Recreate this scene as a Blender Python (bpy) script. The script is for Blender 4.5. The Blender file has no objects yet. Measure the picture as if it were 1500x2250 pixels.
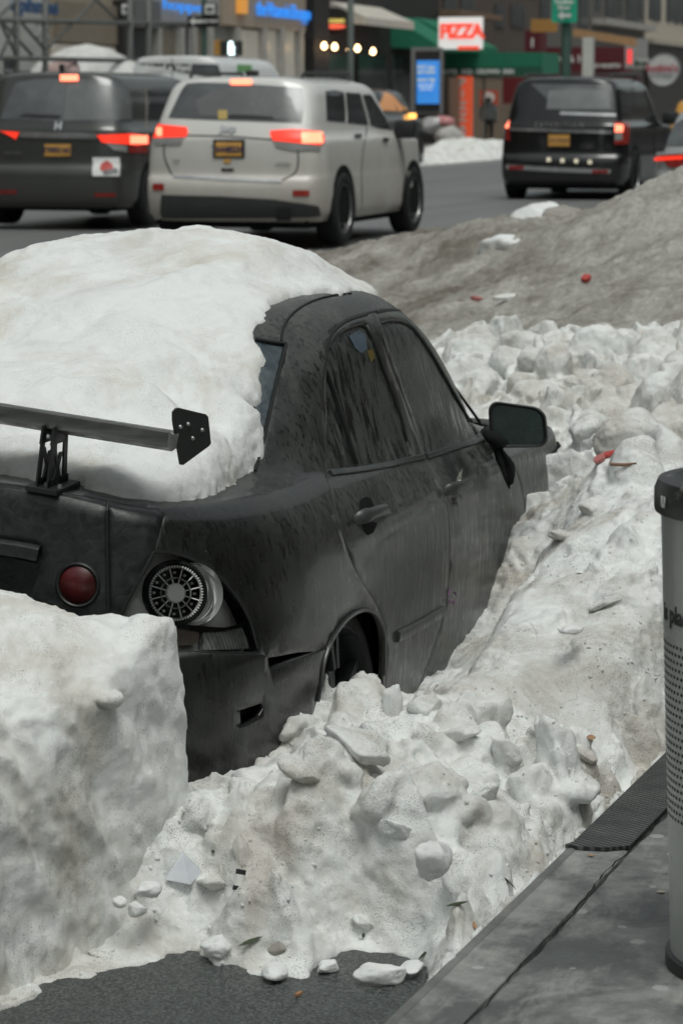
import bpy, bmesh, math, random
import numpy as np
from mathutils import Vector, Matrix
from mathutils.bvhtree import BVHTree
from mathutils.geometry import delaunay_2d_cdt

SC = bpy.context.scene
COL = SC.collection
R_ = math.radians

# ------------------------------------------------------------------ camera
CC = np.array([-6.229, -2.961, 2.015]); YAW = R_(16.454); PIT = R_(8.44); FPX = 6000.0
CD = np.array([math.cos(YAW)*math.cos(PIT), math.sin(YAW)*math.cos(PIT), -math.sin(PIT)])
CR = np.array([math.sin(YAW), -math.cos(YAW), 0.0]); CU = np.cross(CR, CD)
cam_d = bpy.data.cameras.new('camera'); cam = bpy.data.objects.new('camera', cam_d); COL.objects.link(cam)
cam.matrix_world = Matrix([[CR[0], CU[0], -CD[0], CC[0]], [CR[1], CU[1], -CD[1], CC[1]], [CR[2], CU[2], -CD[2], CC[2]], [0, 0, 0, 1]])
cam_d.sensor_fit = 'VERTICAL'; cam_d.sensor_height = 36; cam_d.lens = 36*FPX/2250
cam_d.clip_start = 0.1; cam_d.clip_end = 3000
cam_d.dof.use_dof = True; cam_d.dof.focus_distance = 7.35; cam_d.dof.aperture_fstop = 6.6
SC.camera = cam

# ------------------------------------------------------------------ sky, sun, exposure (overcast late afternoon)
SUN_EL, SUN_ROT = R_(66), R_(200)
w = bpy.data.worlds.new('World'); SC.world = w; w.use_nodes = True
wn = w.node_tree; wn.nodes.clear()
sky = wn.nodes.new('ShaderNodeTexSky'); sky.sky_type = 'NISHITA'; sky.sun_disc = False
sky.sun_elevation = SUN_EL; sky.sun_rotation = SUN_ROT; sky.air_density = 1.0; sky.dust_density = 5.0; sky.ozone_density = 1.0
hs = wn.nodes.new('ShaderNodeHueSaturation'); hs.inputs['Saturation'].default_value = 0.22
tint = wn.nodes.new('ShaderNodeMixRGB'); tint.blend_type = 'MULTIPLY'; tint.inputs[0].default_value = 1; tint.inputs[2].default_value = (0.945, 1.0, 0.965, 1)
bg = wn.nodes.new('ShaderNodeBackground'); bg.inputs['Strength'].default_value = 0.105
wo = wn.nodes.new('ShaderNodeOutputWorld')
wn.links.new(sky.outputs[0], hs.inputs['Color']); wn.links.new(hs.outputs[0], tint.inputs[1]); wn.links.new(tint.outputs[0], bg.inputs[0]); wn.links.new(bg.outputs[0], wo.inputs[0])
sl = bpy.data.lights.new('sun', 'SUN'); sl.energy = 1.0; sl.angle = R_(26); sl.color = (1.0, 0.985, 0.96)
so = bpy.data.objects.new('sun', sl); COL.objects.link(so)
# light comes from the left and a little behind the cars
sd = Vector((math.sin(SUN_ROT)*math.cos(SUN_EL), math.cos(SUN_ROT)*math.cos(SUN_EL), math.sin(SUN_EL)))
sd = Vector((-0.60*math.cos(SUN_EL), -0.45*math.cos(SUN_EL), math.sin(SUN_EL))).normalized()
so.rotation_euler = sd.to_track_quat('Z', 'Y').to_euler()
sky.sun_rotation = math.atan2(sd.x, sd.y)
SC.view_settings.view_transform = 'Standard'; SC.view_settings.look = 'None'; SC.view_settings.gamma = 1
SC.view_settings.exposure = -0.02
SC.render.engine = 'CYCLES'
SC.cycles.max_bounces = 6; SC.cycles.diffuse_bounces = 3; SC.cycles.glossy_bounces = 3; SC.cycles.transmission_bounces = 4; SC.cycles.transparent_max_bounces = 8
SC.cycles.sample_clamp_indirect = 4

# ------------------------------------------------------------------ pixel helpers (photo pixels, 1500 x 2250)
def ray(px, py): return CD + CR*(px-750)/FPX - CU*(py-1125)/FPX
def atz(px, py, z): r = ray(px, py); return CC + r*(z-CC[2])/r[2]
def atx(px, py, x): r = ray(px, py); return CC + r*(x-CC[0])/r[0]
def aty(px, py, y): r = ray(px, py); return CC + r*(y-CC[1])/r[1]
def atd(px, py, d): return CC + ray(px, py)*d

# ------------------------------------------------------------------ numpy noise
_rs = np.random.RandomState(7)
_perm = np.concatenate([_rs.permutation(256)]*2)
_g = _rs.normal(size=(256, 3)); _g /= np.linalg.norm(_g, axis=1)[:, None]
def perlin(P):
    P = np.asarray(P, float); I = np.floor(P).astype(int); f = P-I; u = f*f*f*(f*(f*6-15)+10); I &= 255
    out = 0
    for dx in (0, 1):
        for dy in (0, 1):
            for dz in (0, 1):
                h = _perm[_perm[_perm[(I[:, 0]+dx) & 255]+((I[:, 1]+dy) & 255)]+((I[:, 2]+dz) & 255)]
                d = (_g[h]*(f-np.array([dx, dy, dz]))).sum(1)
                out = out + d*(u[:, 0] if dx else 1-u[:, 0])*(u[:, 1] if dy else 1-u[:, 1])*(u[:, 2] if dz else 1-u[:, 2])
    return out*1.6
def fbm(P, sc, oct=4, gain=.5, off=0.0):
    P = np.asarray(P)*sc+off; a = 1.0; o = 0
    for k in range(oct): o = o+a*perlin(P); P = P*2.03+17.3; a *= gain
    return o
def cells(P2, fr, off=0.0, warp=.25):
    """2-D Voronoi: returns (random number of the cell, tilted-plane height in the cell, F2-F1)"""
    P = np.asarray(P2)[:, :2]*fr+off; Q3 = np.concatenate([P, np.zeros((len(P), 1))], 1); P = P+warp*np.stack([perlin(Q3*1.7+3), perlin(Q3*1.7+11)], -1); I = np.floor(P).astype(int)
    F1 = np.full(len(P), 9.); F2 = np.full(len(P), 9.); H = np.zeros(len(P)); T = np.zeros(len(P))
    for dx in (-1, 0, 1):
        for dy in (-1, 0, 1):
            J = I+np.array([dx, dy]); h = _perm[_perm[J[:, 0] & 255]+(J[:, 1] & 255)]; g = _g[h]; c = J+.5+.42*np.clip(g[:, :2], -1, 1); v = P-c; d = np.linalg.norm(v, axis=1)
            nb = d < F1; F2 = np.where(nb, F1, np.minimum(F2, d)); F1 = np.where(nb, d, F1); H = np.where(nb, h/255., H); T = np.where(nb, v[:, 0]*g[:, 2]+v[:, 1]*g[:, 0], T)
    return H, T, F2-F1
def ridge(P, sc, oct=3, off=0.0):
    P = np.asarray(P)*sc+off; a = 1.0; o = 0
    for k in range(oct): o = o+a*(1-np.abs(perlin(P))*2); P = P*2.1+9.1; a *= .5
    return o
def sstep(a, b, x): t = np.clip((x-a)/(b-a), 0, 1); return t*t*(3-2*t)

# ------------------------------------------------------------------ objects
def link(o, parent=None):
    COL.objects.link(o)
    if parent is not None: o.parent = parent
    return o
def mesh(name, V, F, m=None, parent=None, smooth=True):
    me = bpy.data.meshes.new(name); me.from_pydata([tuple(map(float, v)) for v in V], [], [tuple(int(i) for i in f) for f in F]); me.update()
    if smooth: me.polygons.foreach_set('use_smooth', [True]*len(me.polygons))
    if m is not None: me.materials.append(m)
    return link(bpy.data.objects.new(name, me), parent)
def empty(name, loc=(0, 0, 0), rz=0.0):
    o = bpy.data.objects.new(name, None); o.empty_display_size = .1; o.location = loc; o.rotation_euler = (0, 0, rz); COL.objects.link(o); return o
def tag(o, label=None, cat=None, group=None, kind=None):
    for k, v in (('label', label), ('category', cat), ('group', group), ('kind', kind)):
        if v: o[k] = v
    return o
class MB:
    """collects simple solids and links them as one mesh"""
    def __init__(s): s.V = []; s.F = []; s.n = 0
    def add(s, V, F):
        V = [tuple(map(float, v)) for v in V]; s.V += V; s.F += [tuple(int(i)+s.n for i in f) for f in F]; s.n += len(V); return s
    def box(s, a, b, M=None, bev=0.0):
        x0, y0, z0 = a; x1, y1, z1 = b
        x0, x1 = sorted((x0, x1)); y0, y1 = sorted((y0, y1)); z0, z1 = sorted((z0, z1))
        if bev > 0:
            bm = bmesh.new(); bmesh.ops.create_cube(bm, size=1)
            for v in bm.verts: v.co = Vector(((x0+x1)/2+v.co.x*(x1-x0), (y0+y1)/2+v.co.y*(y1-y0), (z0+z1)/2+v.co.z*(z1-z0)))
            bmesh.ops.bevel(bm, geom=list(bm.edges), offset=bev, segments=2, affect='EDGES', profile=.5)
            bm.verts.index_update(); V = [M @ v.co if M else v.co for v in bm.verts]; F = [[v.index for v in f.verts] for f in bm.faces]; bm.free(); return s.add(V, F)
        V = [(x0, y0, z0), (x1, y0, z0), (x1, y1, z0), (x0, y1, z0), (x0, y0, z1), (x1, y0, z1), (x1, y1, z1), (x0, y1, z1)]
        if M: V = [M @ Vector(v) for v in V]
        return s.add(V, [(0, 3, 2, 1), (4, 5, 6, 7), (0, 1, 5, 4), (1, 2, 6, 5), (2, 3, 7, 6), (3, 0, 4, 7)])
    def tube(s, pts, r, n=10, cap=True, flat=None):
        pts = [Vector(p) for p in pts]; rr = r if isinstance(r, (list, tuple)) else [r]*len(pts); V = []; F = []
        for i, p in enumerate(pts):
            d = (pts[min(i+1, len(pts)-1)]-pts[max(i-1, 0)]).normalized()
            a = d.cross(Vector((0, 0, 1)) if abs(d.z) < .95 else Vector((1, 0, 0))).normalized(); b = d.cross(a)
            for k in range(n):
                t = 2*math.pi*k/n; V.append(p+a*math.cos(t)*rr[i]+b*math.sin(t)*rr[i]*(flat or 1))
        for i in range(len(pts)-1):
            for k in range(n): F.append((i*n+k, i*n+(k+1) % n, (i+1)*n+(k+1) % n, (i+1)*n+k))
        if cap: F += [tuple(range(n))[::-1], tuple((len(pts)-1)*n+k for k in range(n))]
        return s.add(V, F)
    def lathe(s, prof, c=(0, 0, 0), n=32, M=None):
        V = []; F = []
        for r, z in prof:
            for k in range(n):
                t = 2*math.pi*k/n; v = Vector((r*math.cos(t), r*math.sin(t), z)); v = (M @ v) if M else v; V.append(v+Vector(c))
        for i in range(len(prof)-1):
            for k in range(n): F.append((i*n+k, i*n+(k+1) % n, (i+1)*n+(k+1) % n, (i+1)*n+k))
        return s.add(V, F)
    def prism(s, poly, e, o=(0, 0, 0)):
        """polygon of 3-D points pushed along vector e"""
        n = len(poly); P = [Vector(p)+Vector(o) for p in poly]; Q = [p+Vector(e) for p in P]
        return s.add(P+Q, [tuple(range(n))[::-1], tuple(range(n, 2*n))]+[(i, (i+1) % n, n+(i+1) % n, n+i) for i in range(n)])
    def build(s, name, m=None, parent=None, smooth=False, auto=None):
        o = mesh(name, s.V, s.F, m, parent, smooth)
        bm = bmesh.new(); bm.from_mesh(o.data); bmesh.ops.recalc_face_normals(bm, faces=bm.faces)
        if auto is not None:
            for f in bm.faces: f.smooth = True
            for e in bm.edges: e.smooth = not (len(e.link_faces) == 2 and e.calc_face_angle(0) > R_(auto))
        bm.to_mesh(o.data); bm.free(); return o
def text(name, body, size, M, m, parent=None, ext=.002, bold=0.0, space=1.0, align='CENTER'):
    cu = bpy.data.curves.new(name, 'FONT'); cu.body = body; cu.size = size; cu.extrude = ext; cu.offset = bold; cu.space_character = space
    cu.align_x = align; cu.align_y = 'CENTER'; cu.resolution_u = 3
    t = bpy.data.objects.new(name, cu); COL.objects.link(t)
    dg = bpy.context.evaluated_depsgraph_get(); dg.update(); me = bpy.data.meshes.new_from_object(t.evaluated_get(dg))
    bpy.data.objects.remove(t); me.name = name; me.transform(M); me.materials.clear(); me.materials.append(m)
    return link(bpy.data.objects.new(name, me), parent)
def frame(o, x, y, z=None):
    """matrix with columns x,y,z at origin o"""
    x = Vector(x).normalized(); y = Vector(y).normalized(); z = Vector(z) if z is not None else x.cross(y)
    return Matrix([[x[0], y[0], z[0], o[0]], [x[1], y[1], z[1], o[1]], [x[2], y[2], z[2], o[2]], [0, 0, 0, 1]])

# ------------------------------------------------------------------ materials
class Mt:
    def __init__(s, name, base=(.5, .5, .5), rough=.5, metal=0.0, spec=.5, coat=0.0):
        s.m = bpy.data.materials.new(name); s.m.use_nodes = True; s.nt = s.m.node_tree; s.b = s.nt.nodes['Principled BSDF']
        s.b.inputs['Base Color'].default_value = (*base, 1); s.b.inputs['Roughness'].default_value = rough; s.b.inputs['Metallic'].default_value = metal
        s.b.inputs['Specular IOR Level'].default_value = spec; s.b.inputs['Coat Weight'].default_value = coat; s.b.inputs['Coat Roughness'].default_value = .08
        s._tc = None; s.nrm = None
    def n(s, t, **kw):
        nd = s.nt.nodes.new('ShaderNode'+t)
        for k, v in kw.items(): setattr(nd, k, v)
        return nd
    def l(s, a, b): s.nt.links.new(a, b)
    def vec(s, sc=(1, 1, 1), loc=(0, 0, 0), space='Object', rot=(0, 0, 0)):
        if s._tc is None: s._tc = s.n('TexCoord')
        mp = s.n('Mapping'); mp.inputs['Scale'].default_value = sc; mp.inputs['Location'].default_value = loc; mp.inputs['Rotation'].default_value = rot
        s.l(s._tc.outputs[space], mp.inputs[0]); return mp.outputs[0]
    def noise(s, sc, det=4, rough=.55, vec=None, dist=0.0):
        nd = s.n('TexNoise'); nd.inputs['Scale'].default_value = sc; nd.inputs['Detail'].default_value = det; nd.inputs['Roughness'].default_value = rough; nd.inputs['Distortion'].default_value = dist
        s.l(vec or s.vec(), nd.inputs['Vector']); return nd.outputs['Fac']
    def voro(s, sc, vec=None, feat='F1', rnd=1.0):
        nd = s.n('TexVoronoi', feature=feat); nd.inputs['Scale'].default_value = sc; nd.inputs['Randomness'].default_value = rnd; s.l(vec or s.vec(), nd.inputs['Vector']); return nd.outputs['Distance']
    def rng(s, f, lo, hi, a=0.0, b=1.0):
        nd = s.n('MapRange'); nd.inputs[1].default_value = lo; nd.inputs[2].default_value = hi; nd.inputs[3].default_value = a; nd.inputs[4].default_value = b; s.l(f, nd.inputs[0]); return nd.outputs[0]
    def math(s, op, a, b=None):
        nd = s.n('Math', operation=op)
        for i, v in enumerate((a, b)):
            if v is None: continue
            if isinstance(v, (int, float)): nd.inputs[i].default_value = v
            else: s.l(v, nd.inputs[i])
        return nd.outputs[0]
    def mix(s, f, a, b):
        nd = s.n('Mix', data_type='RGBA')
        if isinstance(f, (int, float)): nd.inputs[0].default_value = f
        else: s.l(f, nd.inputs[0])
        for i, v in ((6, a), (7, b)):
            if isinstance(v, tuple): nd.inputs[i].default_value = (*v, 1)
            else: s.l(v, nd.inputs[i])
        return nd.outputs[2]
    def col(s, c): s.l(c, s.b.inputs['Base Color']); return s
    def rgh(s, c): s.l(c, s.b.inputs['Roughness']); return s
    def bump(s, h, strength=.5, dist=.01):
        nd = s.n('Bump'); nd.inputs['Strength'].default_value = strength; nd.inputs['Distance'].default_value = dist; s.l(h, nd.inputs['Height'])
        if s.nrm is not None: s.l(s.nrm, nd.inputs['Normal'])
        s.nrm = nd.outputs[0]; s.l(s.nrm, s.b.inputs['Normal']); return s
    def emit(s, c, st): s.b.inputs['Emission Color'].default_value = (*c, 1); s.b.inputs['Emission Strength'].default_value = st; return s
_mc = {}
def flat(name, base, rough=.5, metal=0.0, spec=.5, coat=0.0, var=.12):
    """plain material with a little procedural unevenness"""
    if name in _mc: return _mc[name]
    M = Mt(name, base, rough, metal, spec, coat)
    f = M.noise(6, 5); d = tuple(c*(1-var) for c in base); u = tuple(min(1, c*(1+var)) for c in base)
    M.col(M.mix(M.rng(f, .3, .7), d, u)); M.rgh(M.rng(M.noise(11, 3), .3, .7, max(0, rough-.06), min(1, rough+.08)))
    _mc[name] = M.m; return M.m
def glow(name, base, c, st):
    if name in _mc: return _mc[name]
    M = Mt(name, base, .3); M.emit(c, st); _mc[name] = M.m; return M.m

# ------------------------------------------------------------------ ring-lofted car bodies
NST = 16
def hermite(P, k, per, tt, lim=False):
    """P: (n, ..., 3) control rows with knots k (n); evaluate at tt"""
    n = len(P); dk = np.diff(k); sh = (-1,)+(1,)*(P.ndim-1)
    sl_ = (P[1:]-P[:-1])/dk.reshape(sh); T = np.zeros_like(P)
    w0 = dk[1:].reshape(sh); w1 = dk[:-1].reshape(sh)
    T[1:-1] = (sl_[:-1]*w0+sl_[1:]*w1)/(w0+w1); T[0] = sl_[0]; T[-1] = sl_[-1]
    if lim:
        a, b = sl_[:-1], sl_[1:]; same = (a*b) > 0
        mag = np.minimum(np.abs(T[1:-1]), 2.2*np.minimum(np.abs(a), np.abs(b))); T[1:-1] = np.where(same, np.sign(T[1:-1])*mag, 0)
    i = np.clip(np.searchsorted(k, tt, side='right')-1, 0, n-2); h = dk[i].reshape(sh); t = ((tt-k[i])/dk[i]).reshape(sh)
    return (2*t**3-3*t**2+1)*P[i]+(t**3-2*t**2+t)*h*T[i]+(-2*t**3+3*t**2)*P[i+1]+(t**3-t**2)*h*T[i+1]
def crom(pts, n=5):
    P = np.array(pts, float)
    if len(P) < 3: return P
    k = np.concatenate([[0], np.cumsum(np.linalg.norm(np.diff(P, axis=0), axis=1)+1e-6)])
    tt = np.concatenate([np.linspace(k[i], k[i+1], n, endpoint=False) for i in range(len(P)-1)]+[[k[-1]]])
    return hermite(P, k, False, tt)
def inpoly(P, poly):
    x, y = P[:, 0], P[:, 1]; n = len(poly); r = np.zeros(len(P), bool)
    for i in range(n):
        x1, y1 = poly[i]; x2, y2 = poly[(i+1) % n]
        if y1 == y2: continue
        c = ((y1 > y) != (y2 > y)) & (x < (x2-x1)*(y-y1)/(y2-y1)+x1); r ^= c
    return r
class Body:
    def __init__(s, rings, loc=(0, 0, 0), rz=0.0, sub=8):
        H = np.array([[(x, -w_, z) for x, w_, z in r] for r in rings], float)          # right side, rear centre first
        L = H[:, ::-1][:, :].copy()                                                    # start front centre ... rear centre
        Rt = H[:, 1:].copy(); Rt[:, :, 1] *= -1
        G = np.concatenate([L, Rt], 1)                                                 # nr x 31 x 3
        s.nr, s.nc = G.shape[:2]
        s.ku = np.concatenate([[0], np.cumsum(np.linalg.norm(np.diff(G[:6], axis=1), axis=2).mean(0))])
        s.kv = np.concatenate([[0], np.cumsum(np.linalg.norm(np.diff(G[:, 6:-6], axis=0), axis=2).mean(1))])
        s.tu = np.interp(np.linspace(0, s.nc-1, (s.nc-1)*sub+1), np.arange(s.nc), s.ku)
        s.tv = np.interp(np.linspace(0, s.nr-1, (s.nr-1)*sub+1), np.arange(s.nr), s.kv)
        A = hermite(G, s.kv, False, s.tv, lim=True)                                    # along t
        B = hermite(np.swapaxes(A, 0, 1), s.ku, False, s.tu)                           # along s
        s.D = np.swapaxes(B, 0, 1)                                                     # nv x nu x 3
        du = np.gradient(s.D, axis=1); dv = np.gradient(s.D, axis=0); N = np.cross(du, dv)
        l = np.linalg.norm(N, axis=2, keepdims=True); N = N/np.maximum(l, 1e-9)
        if N[len(s.tv)//4, len(s.tu)//4][1] > 0: N = -N
        N[-2:] = (0, 0, 1)
        s.N = N; nv, nu = s.D.shape[:2]; s.nv, s.nu = nv, nu
        idx = np.arange(nv*nu).reshape(nv, nu)
        q = np.stack([idx[:-1, :-1], idx[:-1, 1:], idx[1:, 1:], idx[1:, :-1]], -1).reshape(-1, 4)
        s.tri = np.concatenate([q[:, [0, 1, 2]], q[:, [0, 2, 3]]], 0); s.nq = len(q)
        s.loc = np.array(loc, float); s.rz = rz; c_, s_ = math.cos(rz), math.sin(rz); s.Rm = np.array([[c_, -s_, 0], [s_, c_, 0], [0, 0, 1]])
        s.bvh = BVHTree.FromPolygons([Vector(v) for v in s.D.reshape(-1, 3)], [tuple(map(int, t)) for t in s.tri])
    def lray(s, px, py):
        o = s.Rm.T @ (CC-s.loc); d = s.Rm.T @ ray(px, py); return Vector(o), Vector(d).normalized()
    def uv(s, px, py):
        o, d = s.lray(px, py); h = s.bvh.ray_cast(o, d)
        if h[0] is None: return None
        ti = h[2]; q = ti % s.nq; first = ti < s.nq
        i, j = divmod(q, s.nu-1); a, b, c = [s.D.reshape(-1, 3)[k] for k in s.tri[ti]]
        p = np.array(h[0]); v0, v1, v2 = b-a, c-a, p-a; d00, d01, d11, d20, d21 = v0@v0, v0@v1, v1@v1, v2@v0, v2@v1
        den = d00*d11-d01*d01
        if abs(den) < 1e-14: fu = fv = .5
        else:
            v_ = (d11*d20-d01*d21)/den; w_ = (d00*d21-d01*d20)/den
            fu, fv = (v_+w_, w_) if first else (v_, v_+w_)
        return (s.tu[j]+fu*(s.tu[j+1]-s.tu[j]), s.tv[i]+fv*(s.tv[i+1]-s.tv[i]))
    def st(s, a, t):
        """a: station, 0 rear centre ... 15 front centre, negative = left side; t: ring"""
        return (float(np.interp(15-a, np.arange(s.nc), s.ku)), float(np.interp(t, np.arange(s.nr), s.kv)))
    def poly(s, pts, dens=.012):
        """pts: ('st',a,t) or (px,py); returns densified uv polygon"""
        o = []
        for p in pts:
            q = s.st(p[1], p[2]) if p[0] == 'st' else s.uv(*p)
            if q is None: continue
            o.append(q)
        out = []
        for a, b in zip(o, o[1:]+o[:1]):
            n = max(1, int(math.hypot(b[0]-a[0], b[1]-a[1])/dens))
            out += [(a[0]+(b[0]-a[0])*k/n, a[1]+(b[1]-a[1])*k/n) for k in range(n)]
        return out
    def ev(s, UV, off=0.0):
        UV = np.asarray(UV); fu = np.interp(UV[:, 0], s.tu, np.arange(s.nu)); fv = np.interp(UV[:, 1], s.tv, np.arange(s.nv))
        j = np.clip(fu.astype(int), 0, s.nu-2); i = np.clip(fv.astype(int), 0, s.nv-2); a = (fu-j)[:, None]; b = (fv-i)[:, None]
        f = lambda A: A[i, j]*(1-a)*(1-b)+A[i, j+1]*a*(1-b)+A[i+1, j]*(1-a)*b+A[i+1, j+1]*a*b
        P, N = f(s.D), f(s.N); N /= np.maximum(np.linalg.norm(N, axis=1, keepdims=True), 1e-9)
        return P+N*(off if np.isscalar(off) else off[:, None]), N
    def cut(s, panels, root, base_name, base_mat, grid=.04, umax=None, gap=.0016, skirt=.012, base_off=0.0):
        """panels: list of (name, uvpoly, dict(mat,off,parent,skirt,gap,drop)); later ones win. Returns dict name->object"""
        U0, U1 = s.tu[0], s.tu[-1]; V0, V1 = s.tv[0], s.tv[-1]
        pts = []; edges = []
        bd = [(U0, V0), (U1, V0), (U1, V1), (U0, V1)]
        gu = np.unique(np.concatenate([np.linspace(a, b, max(2, int(math.ceil((b-a)/grid))+1)) for a, b in zip(s.ku[:-1], s.ku[1:])]))
        gv = np.unique(np.concatenate([np.linspace(a, b, max(2, int(math.ceil((b-a)/grid))+1)) for a, b in zip(s.kv[:-1], s.kv[1:])]))
        GP = np.array([(u, v) for v in gv for u in gu])
        keep = np.ones(len(GP), bool); allp = []
        for nm, pl, kw in panels:
            n0 = len(allp); allp += pl; m = len(pl); edges += [(n0+k, n0+(k+1) % m) for k in range(m)]
        if allp:
            A = np.array(allp)
            for c0 in range(0, len(GP), 2000):
                c = GP[c0:c0+2000]; d = ((c[:, None]-A[None])**2).sum(2).min(1); keep[c0:c0+2000] = d > (.009)**2
            isb = (GP[:, 0] <= U0+1e-6) | (GP[:, 0] >= U1-1e-6) | (GP[:, 1] <= V0+1e-6) | (GP[:, 1] >= V1-1e-6); keep |= isb
        vs = [Vector(p) for p in allp]+[Vector(p) for p in GP[keep]]
        r = delaunay_2d_cdt(vs, edges, [], 0, 1e-5)
        UV = np.array([tuple(v) for v in r[0]]); F = np.array([f for f in r[2] if len(f) == 3])
        cen = UV[F].mean(1); own = np.full(len(F), -1)
        for k, (nm, pl, kw) in enumerate(panels):
            P = np.array(pl); lo, hi = P.min(0), P.max(0); m = ((cen > lo) & (cen < hi)).all(1); idx = np.where(m)[0]
            if len(idx): own[idx[inpoly(cen[idx], pl)]] = k
        out = {}
        for k in range(-1, len(panels)):
            kw = dict(mat=base_mat, off=base_off) if k < 0 else panels[k][2]; nm = base_name if k < 0 else panels[k][0]
            if kw.get('drop'): continue
            f = F[own == k]
            if not len(f): continue
            used, inv = np.unique(f, return_inverse=True); f = inv.reshape(-1, 3); uv_ = UV[used]
            off = kw.get('off', 0.0); P, N = s.ev(uv_, off)
            fn = np.cross(P[f[:, 1]]-P[f[:, 0]], P[f[:, 2]]-P[f[:, 0]]); flip = ((fn*N[f[:, 0]]).sum(1) < 0); f[flip] = f[flip][:, ::-1]
            from collections import Counter
            ed = {}
            for a, b, c in f:
                for x, y in ((a, b), (b, c), (c, a)):
                    key = (min(x, y), max(x, y)); ed.setdefault(key, []).append((x, y))
            be = [v[0] for e, v in ed.items() if len(v) == 1]
            onb = lambda i: uv_[i, 0] <= U0+1e-6 or uv_[i, 0] >= U1-1e-6 or uv_[i, 1] >= V1-1e-6
            be = [(x, y) for x, y in be if not (onb(x) and onb(y))]
            acc = np.zeros_like(P)
            for x, y in be:
                e = P[y]-P[x]; inw = np.cross(N[x], e); L = np.linalg.norm(inw)
                if L > 1e-9: acc[x] += inw/L; acc[y] += inw/L
            L = np.linalg.norm(acc, axis=1, keepdims=True); acc = np.where(L > 1e-6, acc/np.maximum(L, 1e-6), 0)
            P = P+acc*kw.get('gap', gap)
            n = len(P); bv = sorted({i for e in be for i in e}); mp = {i: n+q for q, i in enumerate(bv)}
            sk = kw.get('skirt', skirt)
            if sk and bv:
                r0 = P[bv]; rr = kw.get('round', .002)
                mid = r0-N[bv]*rr*.9-acc[bv]*rr*.9; low = mid-N[bv]*sk
                # vertices on the rim dip slightly, giving a rolled edge
                P2 = np.concatenate([P, mid, low]); m2 = {i: n+len(bv)+q for q, i in enumerate(bv)}
                FF = [tuple(t) for t in f]
                for x, y in be: FF += [(y, x, mp[x], mp[y]), (mp[y], mp[x], m2[x], m2[y])]
            else: P2 = P; FF = [tuple(t) for t in f]
            par = kw.get('parent', root); par = out.get(par, root) if isinstance(par, str) else par
            o = mesh(nm.split('#')[0], P2, FF, kw['mat'], par)
            out[nm] = o
        return out
    def inner(s, root, name, m, off, keep=None):
        """dark shell under the panels"""
        P = s.D+s.N*off; nv, nu = s.nv, s.nu; idx = np.arange(nv*nu).reshape(nv, nu)[::2, ::2]
        q = np.stack([idx[:-1, :-1], idx[:-1, 1:], idx[1:, 1:], idx[1:, :-1]], -1).reshape(-1, 4)
        P = P.reshape(-1, 3)
        if keep is not None: q = q[keep(P[q].mean(1))]
        used, inv = np.unique(q, return_inverse=True)
        return mesh(name, P[used], inv.reshape(-1, 4), m, root)
    def world(s, P): return (s.Rm @ np.asarray(P).T).T+s.loc
    def hit(s, px, py, off=0.0):
        """local point and normal under a photo pixel"""
        q = s.uv(px, py)
        if q is None: return None
        P, N = s.ev([q], off); return Vector(P[0]), Vector(N[0])
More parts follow.
